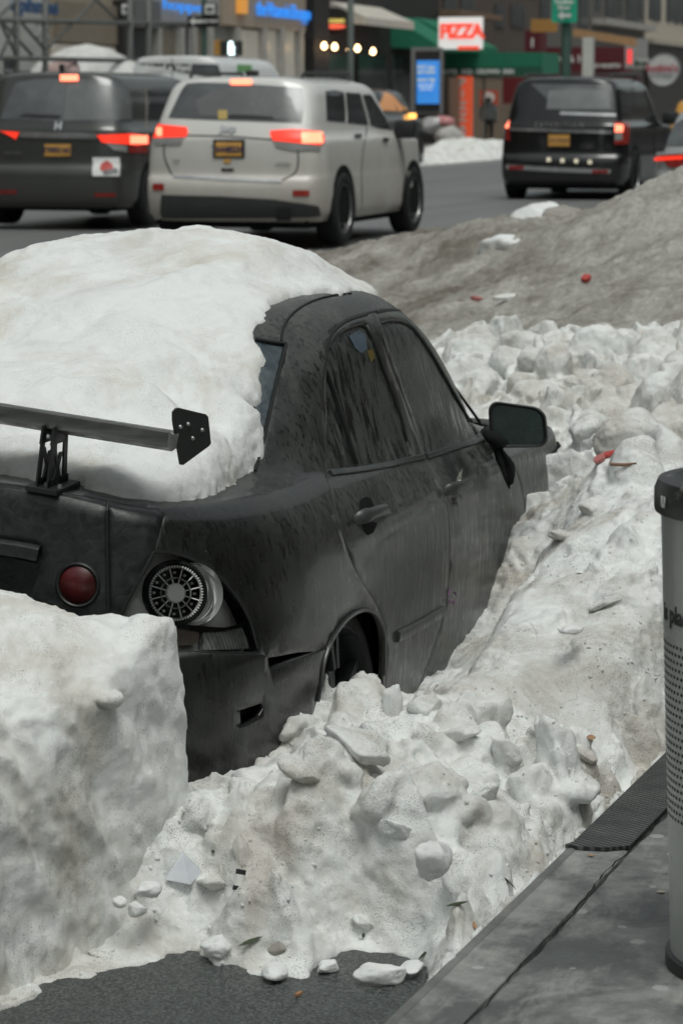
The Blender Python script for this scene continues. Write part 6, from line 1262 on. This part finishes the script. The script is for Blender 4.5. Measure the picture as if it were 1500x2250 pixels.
# brown building with the pizza shop
b5 = bld('pizza_building', 'brown brick building holding the pizza shop', 962, 1182, BROWN)
for a, b, c, d in ((972, -30, 1000, 30), (1010, -30, 1040, 30), (1085, 10, 1105, 60), (1120, 10, 1150, 60)): att(b5, wall('window', a, b, b and c, d, DGL, None, th=.06))
att(b5, wall('shopfront', 980, 175, 1180, 315, C_('tan_shopfront', (.22, .16, .11)), None, th=.1), wall('ledge', 964, 28, 1060, 40, C_('ledge_brown', (.18, .11, .07)), None, th=.8))
px_s = 87.0; sg = face('pizza_sign', px_s, 963, 38, 1056, 107, WHL, None, th=.3); tag(sg, 'white box sign with big red letters spelling pizza', 'sign'); ftext('PIZZA', px_s, 1014, 70, 31, PZR, sg, .07, space=.82); o = face('sign_strip', px_s-.02, 1005, 101, 1052, 109, PZR, sg, th=.02)
sg = face('pizza_banner', 97.5, 998, 166, 1036, 310, BANR, None, th=.12); tag(sg, 'tall orange-red banner with white letters spelling pizza downwards', 'banner')
for k, ch in enumerate('PIZZA'): ftext(ch, 97.5, 1016, 182+k*25.5, 19, TXW, sg, .06)
sg = face('menu_board', 98.5, 975, 170, 996, 270, C_('orange_brown_board', (.42, .14, .06)), None); tag(sg, 'narrow orange-brown menu board left of the tall banner', 'sign'); ftext('PI', 98.5, 986, 215, 12, TXW, sg)
sg = face('menu_poster', 98.5, 1053, 198, 1093, 236, C_('red_poster', (.50, .10, .06)), None); tag(sg, 'orange-red poster behind the walking person', 'poster')
o = oval('white_plate', 98.4, 1072, 214, 14, 12, TXW, .05); o.parent = sg
# green sidewalk canopy
cn = empty('entrance_canopy', tuple(atx(1080, 165, 92))); tag(cn, 'long dark green canopy with white lettering reaching across the far pavement', 'canopy')
att(cn, face('canopy_top', 92, 976, 116, 1190, 160, GRNA, None, th=3.0), face('canopy_valance', 91.9, 976, 148, 1190, 167, C_('green_valance', (.01, .08, .045)), None, th=.08), ftext('HOTEL  RED  CROWN  INN', 91.85, 1047, 158, 10, TXW, None, .05))
for a in (1060, 1183): att(cn, face('canopy_post', 92.5, a, 165, a+4, 312, C_('brass_post', (.20, .18, .15)), None, th=.06))
b6 = bld('stone_building', 'sooty stone building with maroon awnings behind the green street sign', 1182, 1412, STONE2)
for a, b, c, d in ((1185, -30, 1205, 50), (1270, -30, 1290, 60), (1330, -30, 1352, 60), (1375, -30, 1398, 60)): att(b6, wall('window', a, b, c, d, DGL, None, th=.06))
att(b6, wall('shopfront', 1190, 160, 1400, 320, C_('dark_red_front', (.06, .015, .018)), None, th=.2), wall('ledge', 1300, 48, 1412, 62, C_('pale_ledge', (.36, .34, .31)), None, th=.7))
def fboard(name, x, p0, p1, p2, p3, m, lab, cat, th=.15, txt=None, hpx=10, tm=None, cx=None, cy=None):
    sg = face(name, x, p0, p1, p2, p3, m, None, th=th); tag(sg, lab, cat)
    if txt: ftext(txt, x, cx or (p0+p2)/2, cy or (p1+p3)/2, hpx, tm or TXW, sg, .05)
    return sg
fboard('awning', 104, 1152, 66, 1186, 124, MAR, 'small maroon awning with a white leaf shape left of the street sign', 'awning', 1.2, 'l', 20)
fboard('awning', 106, 1186, 104, 1372, 158, MAR, 'wide maroon awning with white lettering behind the green street sign', 'awning', 1.6, 'Southern & 143', 16, None, 1230, 130)
fboard('restaurant_sign', 105.8, 1300, 140, 1360, 150, C_('sign_maroon', (.09, .01, .015)), 'narrow maroon strip with small white letters on the wide awning', 'sign', .1, 'GO NORTH', 9)
fboard('wood_hoarding', 100, 1166, 42, 1222, 70, C_('ochre_board', (.42, .22, .06)), 'ochre wooden panel left of the green street sign', 'hoarding')
o = MB(); a, b = atx(1258, 62, 101), atx(1395, 84, 101); o.prism([(101, a[1], a[2]+.0), (101, b[1], b[2]+.0), (101, b[1], b[2]-.32), (101, a[1], a[2]-.32)], Vector((.3, 0, 0))); o = o.build('wood_beam', C_('tan_timber', (.40, .24, .12))); tag(o, 'long tan timber beam running right from the green street sign', 'beam')
fboard('white_column', 88, 1279, 82, 1299, 168, C_('grey_white_paint', (.52, .52, .49)), 'peeling white column right of the street sign pole', 'column', .4)
fboard('red_hoarding', 100, 1104, 170, 1150, 228, C_('dark_red_panel', (.13, .012, .016)), 'dark red panel left of the black SUV roof', 'panel', .2)
fboard('grey_hoarding', 104, 1372, 85, 1420, 150, C_('grey_hoarding', (.30, .30, .29)), 'pale grey hoarding left of the round sign', 'hoarding', .2)
fboard('red_lamp', 100, 1377, 108, 1386, 140, glow('red_lamp', (.5, .03, .03), (1, .08, .08), .8), 'small red lamp beside the grey hoarding', 'lamp', .15)
sg = oval('round_sign', 90, 1455, 155, 33, 33, C_('white_sign_face', (.52, .52, .50)), .2); tag(sg, 'round white hanging sign with pink script at the right edge', 'sign'); PKS = C_('pink_script', (.45, .10, .13)); ftext('Sotbie\'s', 90, 1453, 150, 17, PKS, sg, .03); ftext('bar & kitchen', 90, 1453, 166, 7, C_('grey_lettering', (.2, .2, .2)), sg)
o = oval('sign_rim', 90.25, 1458, 153, 36, 36, C_('sign_rim', (.22, .22, .21)), .1); o.parent = sg
fboard('shop_sign', 103, 1390, 128, 1425, 150, C_('pale_sign', (.42, .42, .40)), 'small pale shop sign with dark green letters left of the round sign', 'sign', .1, 'Bros', 12, C_('dark_green_letters', (.03, .08, .05)))
b7 = bld('pale_building', 'pale limestone building at the top right corner', 1412, 1640, PALE)
for a, b, c, d in ((1432, -40, 1448, 46), (1464, -40, 1500, 48), (1512, -40, 1545, 48)): att(b7, wall('window', a, b, c, d, DGL, None, th=.06))
att(b7, wall('shopfront', 1414, 108, 1640, 330, C_('dark_shopfront', (.035, .03, .026)), None, th=.3), wall('ledge', 1414, 100, 1640, 109, C_('ledge_pale', (.40, .36, .30)), None, th=.5))
# unseen building rows close the canyon; the end block is added to darken reflections
nb = empty('brick_building', (-45, -13.0, .2)); tag(nb, 'long dark brick building row behind the near pavement', 'building')
mb = MB(); mb.box((0, -9, 0), (205, 0, 11.6)); mb.build('wall', C_('dark_red_brick', (.16, .12, .10)), nb)
for r in range(3):
    for k in range(24): mb = MB(); mb.box((1.2+k*8.4, -.05, 1.0+r*3.5), (6.9+k*8.4, .03, 3.0+r*3.5)); mb.build('window', DGL, nb)
mb = MB(); mb.box((.1, .002, 11.0), (204.9, .5, 11.6)); mb.build('cornice', STONE2, nb)
ob_ = empty('added_block', (-95, -4, .0)); tag(ob_, 'large grey block added unseen far behind the viewpoint to darken reflections', 'building')
mb = MB(); mb.box((-20, 0, 0), (0, 60, 34)); mb.build('wall', C_('added_block_stone', (.15, .145, .135)), ob_)
for r in range(8):
    mb = MB(); mb.box((.0, 1.5, 2+r*4), (.06, 58.5, 4+r*4)); mb.build('window_band', DGL, ob_)
rb_ = empty('terrace_building', (-92, 23, .3)); tag(rb_, 'brown terrace building on the far side, left of the scaffolding and out of view', 'building')
mb = MB(); mb.box((0, 0, 0), (134, 9, 13)); mb.build('wall', C_('terrace_brick', (.16, .125, .10)), rb_)
for r in range(3):
    for k in range(16): mb = MB(); mb.box((1.2+k*8.3, -.05, 1.0+r*4.1), (6.6+k*8.3, .03, 3.4+r*4.1)); mb.build('window', DGL, rb_)
# street furniture
POLE = C_('green_grey_pole', (.10, .12, .11)); GPOLE = C_('dark_green_pole', (.03, .07, .055))
def pole(name, x, px_, py0, r, m, lab, ztop=7.5, arm=None):
    p = atx(px_, py0, x); o = empty(name, (p[0], p[1], .55)); tag(o, lab, 'pole'); mb = MB(); mb.tube([(0, 0, 0), (0, 0, 1.0), (0, 0, ztop)], [r*1.15, r, r*.85], 12); mb.build('shaft', m, o, smooth=True); mb = MB(); mb.lathe([(r*2.4, 0), (r*2.2, .12), (r*1.4, .2), (r*1.2, .5)], n=12); mb.build('base', m, o, auto=40); return o, p
pole('street_pole', 60, 770, 100, .085, POLE, 'thin grey-green street pole in front of the black bar front')
o1, p1 = pole('street_pole', 58, 1243, 100, .125, GPOLE, 'thick dark green pole carrying the green street sign')
sg = face('street_sign', 57.8, 1212, -6, 1266, 49, glow('green_street_sign', (.02, .28, .17), (.03, .5, .3), .12), None, th=.04); tag(sg, 'green street sign with white words and a left arrow', 'sign')
ftext('Hudson', 57.78, 1239, 4, 10, TXW, sg, .05); ftext('River', 57.78, 1239, 17, 10, TXW, sg, .05)
def arrow(x, cx, cy, w_, m, parent, th=.006):
    c = atx(cx, cy, x); d = (c-CC) @ CD/FPX*w_; P_ = [(-.5, 0), (-.12, .34), (-.12, .13), (.5, .13), (.5, -.13), (-.12, -.13), (-.12, -.34)]; mb = MB(); mb.prism([(x, c[1]-a*d, c[2]+b*d) for a, b in P_], Vector((-.02, 0, 0))); return mb.build('arrow', m, parent)
arrow(57.77, 1239, 34, 30, TXW, sg)
o2, p2 = pole('street_pole', 55, 449, 100, .07, GPOLE, 'green pole carrying the one way sign in front of the corner shop')
sg = face('one_way_sign', 54.9, 412, 35, 481, 59, C_('sign_black', (.012, .012, .012)), None, th=.03); tag(sg, 'black and white one way sign pointing left', 'sign'); arrow(54.88, 430, 47, 28, TXW, sg); ftext('ONE WAY', 54.87, 460, 47, 7, TXW, sg, .04)
for k, (a, lab) in enumerate(((279, 'small black and white turn sign left of the blue lettering'), (461, 'small black and white turn sign just above the one way sign'))):
    sg = face('turn_sign', 54.85, a-15, 6, a+15, 34, C_('sign_black', (.012, .012, .012)), None, th=.03); tag(sg, lab, 'sign', 'small turn signs'); face('sign_face', 54.83, a-11, 9, a+11, 31, TXW, sg, th=.01); arrow(54.82, a, 20, 16, C_('sign_black', (.012, .012, .012)), sg)
pole('street_pole', 55.2, 287, 20, .06, GPOLE, 'pole carrying the left small turn sign')
pg = empty('pedestrian_signal', tuple(atx(498, 106, 54.7))); tag(pg, 'pedestrian signal box showing a lit white walking figure', 'traffic signal')
att(pg, face('signal_box', 54.7, 484, 90, 527, 122, C_('signal_black', (.02, .02, .02)), None, th=.2), face('visor_frame', 54.72, 470, 88, 485, 122, C_('signal_yellow', (.42, .22, .05)), None, th=.18))
WF = glow('white_signal', (.8, .9, .95), (.75, .95, 1), 3); att(pg, ftext('i', 54.68, 508, 106, 24, WF, None, .16))
mb = MB(); c = atx(509, 108, 54.66); d = (c-CC) @ CD/FPX
for a, b, e, f in ((-5, -12, 0, 0), (5, -12, 0, 0), (-7, 2, 0, 6), (6, 1, 0, 6)): mb.tube([(54.66, c[1]-a*d, c[2]+b*d), (54.66, c[1]-e*d, c[2]+f*d)], 2.2*d, 6)
att(pg, mb.build('walking_figure', WF))
# scaffolding at the left
sf = empty('scaffolding', tuple(aty(60, 330, 19.5))); tag(sf, 'steel scaffolding with diagonal braces over the far pavement at the left', 'scaffolding')
SP = []
def sp_(pa, pb, r=.045, nm='post'):
    a, b = aty(*pa, 19.5), aty(*pb, 19.5); mb = MB(); mb.tube([tuple(a), tuple(b)], r, 8); att(sf, mb.build(nm, STEEL, None, smooth=True))
for a in (37, 100, 286, 327): sp_((a, 330), (a, -30), .07, 'post')
for y_ in (45, 128): sp_((-60, y_-2), (420, y_+8), .05, 'rail')
for pa, pb in (((-30, 60), (60, -20)), ((-20, 20), (70, 120)), ((0, 45), (40, 128)), ((100, 110), (225, -12)), ((200, -12), (262, 48)), ((0, 128), (37, 45)), ((40, 40), (100, 110))): sp_(pa, pb, .035, 'brace')
# umbrella stall / white awning and pinkish bags at the left
c = aty(192, 150, 20.5); mb = MB(); mb.lathe([(1.7, -.9), (1.55, -.3), (1.1, .15), (.5, .45), (.02, .55)], n=16, M=Matrix.Translation(c)); o = mb.build('market_umbrella', C_('white_canvas', (.60, .60, .58)), smooth=True); tag(o, 'white canvas umbrella beneath the scaffolding at the left', 'umbrella')
mb = MB(); mb.tube([tuple(c-np.array([0, 0, .9])), (c[0], c[1], .6)], .04, 8); mb.build('pole', STEEL, o)
c = aty(140, 165, 19.8); v, f, Rm = chunk_mesh(.45, np.random.RandomState(2), (1, 1, .8)); o = mesh('rubbish_bag', v, f, C_('pinkish_plastic', (.42, .30, .28), .5)); o.location = tuple(c); tag(o, 'pinkish plastic bag at the foot of the scaffolding', 'bag')
c = atx(962, 282, 80); c[2] = max(c[2], .9)
for k, (a, b, r, col, lab) in enumerate(((955, 275, .42, (.42, .42, .42), 'grey rubbish bag on the far snow left of the tall banner'), (975, 268, .32, (.5, .22, .22), 'pinkish rubbish bag on the far snow beside the grey one'), (990, 300, .5, (.35, .34, .32), 'large dirty bag at the foot of the tall banner'))):
    v, f, Rm = chunk_mesh(r, np.random.RandomState(20+k), (1.2, 1, .7)); o = mesh('rubbish_bag', v, f, C_('bag_%d' % k, col, .4)); o.location = tuple(atx(a, b, 82)); tag(o, lab, 'bag', 'rubbish bags on the far pavement')
# walking person in a hooded grey jacket
def skin(name, verts, edges, rad, m, parent=None, sub=2):
    me = bpy.data.meshes.new(name); me.from_pydata(verts, edges, []); o = bpy.data.objects.new(name, me); COL.objects.link(o); md = o.modifiers.new('s', 'SKIN'); md.use_smooth_shade = True
    for i, r in enumerate(rad): me.skin_vertices[0].data[i].radius = (r if isinstance(r, tuple) else (r, r))
    me.skin_vertices[0].data[0].use_root = True; s_ = o.modifiers.new('u', 'SUBSURF'); s_.levels = sub; s_.render_levels = sub
    dg = bpy.context.evaluated_depsgraph_get(); dg.update(); nm = bpy.data.meshes.new_from_object(o.evaluated_get(dg)); bpy.data.objects.remove(o); nm.materials.clear(); nm.materials.append(m); nm.name = name
    for p_ in nm.polygons: p_.use_smooth = True
    return link(bpy.data.objects.new(name, nm), parent)
g = atx(1072, 318, 94.0); PR = empty('person', (g[0], g[1], g[2])); tag(PR, 'person in grey hooded jacket and black trousers walking past the red poster', 'person')
V_ = [(0, 0, .92), (0, 0, 1.12), (0, 0, 1.36), (0, .0, 1.50), (0, 0, 1.64), (.04, -.10, .86), (.02, -.11, .48), (-.04, -.12, .08), (.10, -.12, .03), (-.04, .10, .86), (.10, .12, .48), (.02, .13, .08), (.16, .13, .03), (0, -.20, 1.40), (-.03, -.27, 1.12), (.06, -.25, .88), (0, .20, 1.40), (.0, .27, 1.12), (.10, .24, .90), (.12, -.24, .80), (.16, .23, .82)]
E_ = [(0, 1), (1, 2), (2, 3), (3, 4), (0, 5), (5, 6), (6, 7), (7, 8), (0, 9), (9, 10), (10, 11), (11, 12), (2, 13), (13, 14), (14, 15), (2, 16), (16, 17), (17, 18), (15, 19), (18, 20)]
skin('body', V_, E_, [.15, .15, .17, .065, .10, .10, .075, .055, .045, .10, .075, .055, .045, .085, .06, .045, .085, .06, .045, .04, .04], C_('black_trousers', (.02, .02, .022)), PR)
JV = [(0, 0, .88), (0, 0, 1.12), (0, 0, 1.38), (0, 0, 1.50), (-.01, 0, 1.64), (0, -.21, 1.40), (-.03, -.29, 1.12), (.06, -.26, .90), (0, .21, 1.40), (0, .29, 1.12), (.10, .25, .92)]
skin('jacket', JV, [(0, 1), (1, 2), (2, 3), (3, 4), (2, 5), (5, 6), (6, 7), (2, 8), (8, 9), (9, 10)], [.20, .19, .20, .11, .135, .11, .085, .06, .11, .085, .06], C_('grey_jacket', (.36, .37, .38), .8), PR)
skin('hood', [(-.02, 0, 1.52), (-.03, 0, 1.66), (.01, 0, 1.76)], [(0, 1), (1, 2)], [.10, .13, .07], C_('dark_cap', (.05, .05, .055), .8), PR)
# ------------------------------------------------------------------ litter bin at the right edge
cb = Vector((-.612, -2.276, .215)); tl_ = .045                        # narrows toward the foot
BR = .276; BH = 1.045
bin_ = empty('litter_bin', tuple(cb)); tag(bin_, 'grey perforated metal litter bin with a black rim, cut off by the right edge', 'litter bin')
BG = Mt('scuffed_grey_metal', (.27, .28, .27), .42, .35); a = BG.noise(1.0, 5, .6, BG.vec((14, 14, 1.5))); c = BG.mix(BG.rng(a, .3, .7), (.38, .40, .385), (.50, .52, .50)); c = BG.mix(BG.math('MULTIPLY', BG.rng(BG.noise(20, 4, .7), .6, .72), .5), c, (.12, .11, .10)); BG.col(c); BG.rgh(BG.rng(a, .3, .7, .34, .55))
def bin_r(z): return BR-.040*(1-z/BH)**1.0
n = 96; zs = [0, .012, .03, .2, .34, .72, .80, .93, .985]
mb = MB(); mb.lathe([(bin_r(z), z) for z in zs], n=n); mb.build('drum', BG.m, bin_, auto=40)
# perforations as real dark discs set in rows
mb = MB()
for r_ in range(24):
    z = .335+r_*.0160
    for k in range(104):
        t = 2*math.pi*(k+.5*(r_ % 2))/104
        if not (1.7 < t < 4.9): continue
        R0_ = bin_r(z)+.0008; c = Vector((R0_*math.cos(t), R0_*math.sin(t), z)); tx = Vector((-math.sin(t), math.cos(t), 0)); q = [c+tx*.0042*math.cos(s_)+Vector((0, 0, 1))*.0042*math.sin(s_) for s_ in np.linspace(0, 2*math.pi, 7)[:-1]]
        mb.add(q, [(0, 1, 2, 3, 4, 5)])
pf = mb.build('perforations', DARK, bin_)
RIMB = Mt('chipped_black_rim', (.03, .033, .032), .42); f = RIMB.noise(22, 5, .75); RIMB.col(RIMB.mix(RIMB.rng(f, .58, .66), (.022, .025, .024), (.17, .16, .14)))
mb = MB(); mb.lathe([(bin_r(.975)+.002, .972), (BR+.010, .974), (BR+.012, .982), (BR+.012, 1.02), (BR+.004, 1.04), (BR-.03, 1.045), (BR-.05, 1.03), (BR-.05, .96)], n=n); rm = mb.build('rim', RIMB.m, bin_, auto=35)
mb = MB(); mb.lathe([(.001, .9), (BR-.03, .9)], n=48); mb.build('inner_bag', DARK, bin_)
mb = MB(); mb.lathe([(bin_r(0)+.004, .0), (bin_r(0)+.012, .004), (bin_r(0)+.012, .03), (bin_r(0)+.001, .034)], n=n); mb.build('foot_ring', RIMB.m, bin_, auto=40)
def wrap_text(s, t0, z, size, m, parent, R0_, bold=0.0, name='lettering'):
    o = text(name, s, size, Matrix.Identity(4), m, parent, .0006, bold, align='LEFT')
    for v in o.data.vertices:
        t = t0+v.co.x/R0_; r = R0_+.0012+v.co.z; v.co = Vector((r*math.cos(t), r*math.sin(t), z+v.co.y))
    return o
# angle of a photo column on the drum
def ang(px_, z):
    r = bin_r(z); d = ray(px_, 1300); d2 = np.array([d[0], d[1]]); o2 = CC[:2]-np.array(cb[:2]); A = d2 @ d2; B_ = o2 @ d2; C2 = o2 @ o2-r*r; D2 = B_*B_-A*C2
    if D2 < 0: return None
    t = (-B_-math.sqrt(D2))/A; p = o2+d2*t; return math.atan2(p[1], p[0])
ta = ang(1462, .80) or math.pi
wrap_text('is place', 1.90, .768, .052, C_('bin_lettering', (.03, .03, .03)), bin_, bin_r(.77), .0012)
wrap_text('u', 2.10, 1.008, .045, C_('chalk_mark', (.6, .6, .58)), rm, BR+.0155, .0015, 'chalk_mark')
for k in range(0): pass
# ------------------------------------------------------------------ litter
def onsnow(px_, py_):
    """first surface of the scene's snow under a photo pixel"""
    dg = bpy.context.evaluated_depsgraph_get(); r = SC.ray_cast(dg, Vector(CC), Vector(ray(px_, py_)).normalized()); return r[1], r[2]
bpy.context.view_layer.update()
def scrap(name, px_, py_, pts, m, lab, cat, th=.001, lift=.004, rz=0, bend=0.0, group=None):
    p, n_ = onsnow(px_, py_); n_ = (n_+Vector((0, 0, .6))).normalized(); x = Vector((math.cos(rz), math.sin(rz), 0)); x = (x-n_*x.dot(n_)).normalized(); y = n_.cross(x); mb = MB()
    P_ = [p+x*a+y*b+n_*(lift+bend*(a*a)) for a, b in pts]; mb.prism(P_, n_*th); o = mb.build(name, m); o.data.transform(Matrix.Translation(-p)); o.location = p; tag(o, lab, cat, group); return o
PAPR = Mt('frosted_plastic', (.55, .58, .62), .35); PAPR.b.inputs['Transmission Weight'].default_value = .25; PAPR.col(PAPR.mix(PAPR.rng(PAPR.noise(30), .3, .7), (.50, .53, .57), (.62, .65, .68)))
p, n_ = onsnow(405, 1912); mb = MB(); mb.add([p+Vector((-.02, .035, -.005)), p+Vector((0, .005, .045)), p+Vector((.0, -.045, .0)), p+Vector((-.04, -.03, -.022)), p+Vector((-.05, .03, -.012))], [(0, 1, 2, 3, 4)]); mb.add([p+Vector((.0, .035, -.006)), p+Vector((.004, .005, .044)), p+Vector((.004, -.045, -.001)), p+Vector((.02, 0, -.02))], [(0, 1, 2, 3)]); o = mb.build('plastic_scrap', PAPR.m); tag(o, 'folded translucent bluish plastic scrap beside the foot of the tall bank', 'litter')
lt_ = empty('marker_cap', (0, 0, 0)); p, n_ = onsnow(528, 1942); d = Vector((.10, -.03, .30)).normalized(); lt_.location = p; tag(lt_, 'small black and white tube lying on the snow', 'litter')
def tub(a, b, r, m, nm): mb = MB(); mb.tube([tuple(d*a+Vector((-.012, -.002, .014))), tuple(d*b+Vector((-.012, -.002, .014)))], r, 14); mb.build(nm, m, lt_, auto=50)
tub(-.026, -.015, .0125, BLK, 'cap'); tub(-.015, .012, .0128, TXW, 'wrapper'); tub(.012, .024, .0123, BLK, 'barrel')
LEAFG = C_('olive_leaf', (.035, .05, .02)); LEAFB = C_('tan_leaf', (.38, .22, .12)); REDL = C_('red_wrapper', (.45, .06, .05))
def leafpts(L, W): return [(-L, 0), (-L*.5, W*.8), (0, W), (L*.6, W*.6), (L, 0), (L*.5, -W*.7), (-.1*L, -W), (-L*.6, -W*.6)]
scrap('green_sprig', 552, 2072, leafpts(.030, .006), LEAFG, 'wilted green sprig at the edge of the wet asphalt', 'leaf', rz=-.9, lift=.008)
scrap('green_leaf', 797, 2058, leafpts(.009, .004), LEAFG, 'tiny green leaf above the asphalt gap in the snow edge', 'leaf', rz=.3)
scrap('green_leaf', 1005, 1989, leafpts(.026, .006), LEAFG, 'dark green leaf on the snow near the kerb', 'leaf', rz=-1.35)
scrap('green_leaf', 1113, 1939, leafpts(.028, .005), LEAFG, 'long dark leaf lying where snow meets the kerb', 'leaf', rz=-1.75)
scrap('green_leaf', 932, 2100, leafpts(.018, .005), LEAFG, 'dark leaf at the corner of snow, asphalt and kerb', 'leaf', rz=-.7)
scrap('green_leaf', 470, 1873, leafpts(.007, .004), LEAFG, 'tiny leaf on the snow above the black and white tube', 'leaf', rz=.5)
scrap('dry_leaf', 1297, 1621, leafpts(.014, .008), LEAFB, 'orange-tan dry leaf on the smooth snow slope', 'leaf', rz=-1.3)
scrap('dry_leaf', 1040, 2038, leafpts(.014, .006), LEAFB, 'curled tan leaf on the snow edge along the kerb', 'leaf', rz=-2.4, bend=20)
scrap('dry_leaf', 1298, 1883, leafpts(.010, .006), LEAFB, 'tan leaf lying on the kerb stone', 'leaf', rz=-1.4)
scrap('dry_leaf', 1452, 1963, leafpts(.012, .007), C_('pale_leaf', (.42, .38, .28)), 'pale leaf on the pavement beside the bin', 'leaf', rz=-1.2)
scrap('cigarette_end', 656, 2190, [(-.012, -.004), (.012, -.004), (.012, .004), (-.012, .004)], C_('filter_orange', (.35, .18, .08)), 'cigarette end on the wet asphalt by the stacked lumps', 'litter', th=.006, rz=-.2)
scrap('red_wrapper', 1335, 1003, leafpts(.035, .016), REDL, 'torn red wrapper on the broken snow right of the wing mirror', 'litter', rz=-1.2, th=.01)
scrap('red_wrapper', 1318, 1012, leafpts(.03, .02), C_('pale_red_wrapper', (.42, .14, .13)), 'smaller pale red wrapper piece beside the torn red one', 'litter', rz=-.4, th=.01)
scrap('twig', 1372, 1024, [(-.05, -.003), (.0, -.007), (.04, .002), (.0, .0), (-.05, .003)], C_('bark', (.22, .12, .07)), 'brown twig on the broken snow beside the red wrapper', 'twig', rz=-1.5, th=.01)
scrap('red_wrapper', 1288, 615, leafpts(.03, .03), REDL, 'bright red scrap high on the sooty pile', 'litter', rz=-1.2, th=.02)
scrap('red_wrapper', 1046, 661, leafpts(.04, .025), C_('faded_red_scrap', (.36, .13, .12)), 'faded red scrap low on the sooty pile', 'litter', rz=-1.2, th=.02)
scrap('white_scrap', 1115, 658, leafpts(.09, .05), TXW, 'white paper scrap on the sooty pile right of the faded red one', 'litter', rz=-1.2, th=.02)
scrap('white_scrap', 1272, 1261, [(-.010, -.006), (.010, -.008), (.010, .006), (-.008, .008)], C_('white_plastic_bit', (.8, .82, .82)), 'tiny white plastic bit on the snow right of the front door', 'litter', rz=-1.2)
# purple ribbon caught between door and snow
PUR = C_('purple_foil', (.16, .09, .15), .25); p, n_ = onsnow(986, 1310); mb = MB(); rnd = random.Random(8)
for k in range(9):
    q = p+Vector((rnd.uniform(-.02, .02), rnd.uniform(-.012, .012), rnd.uniform(-.035, .035))); mb.add([q, q+Vector((rnd.uniform(-.02, .02), -.01, rnd.uniform(-.012, .018))), q+Vector((rnd.uniform(-.01, .01), -.012, -.014))], [(0, 1, 2)])
o = mb.build('foil_ribbon', PUR); tag(o, 'crumpled purple foil ribbon wedged between the front door and the snow', 'litter')
# black cloth tied round the mirror arm
CL = flat('black_cloth', (.008, .008, .009), .85, spec=.2); c0 = Vector(foot)+Vector((.0, -.035, -.012))
dm = (mc-Vector(CC)).dot(Vector(CD))+.03; A_ = lambda a, b, dd=0: Vector(atd(a, b, dm+dd))
mb = MB(); n = 10; V = []; F = []
spine = [((1086, 958), (1098, 962)), ((1082, 972), (1102, 978)), ((1086, 990), (1106, 988)), ((1092, 1012), (1118, 1004)), ((1100, 1036), (1127, 1022)), ((1108, 1056), (1128, 1042)), ((1117, 1074), (1124, 1060))]
for i, (a, b) in enumerate(spine):
    for k in range(6):
        t = k/5; V.append(A_(a[0]+(b[0]-a[0])*t, a[1]+(b[1]-a[1])*t, -.05+.012*math.sin(t*9+i)))
for i in range(len(spine)-1):
    for k in range(5): F.append((i*6+k, i*6+k+1, (i+1)*6+k+1, (i+1)*6+k))
mb.add(V, F); o = mb.build('black_cloth', CL, smooth=True); md = o.modifiers.new('t', 'SOLIDIFY'); md.thickness = .006; tag(o, 'black cloth strip tied around the arm of the wing mirror', 'cloth')
mb = MB(); q = [A_(1066, 952, -.05), A_(1078, 960, -.075), A_(1092, 972, -.07), A_(1104, 975, -.04)]; mb.tube([tuple(v) for v in q], [.014, .022, .024, .016], 10); mb.build('knot', CL, o, smooth=True)
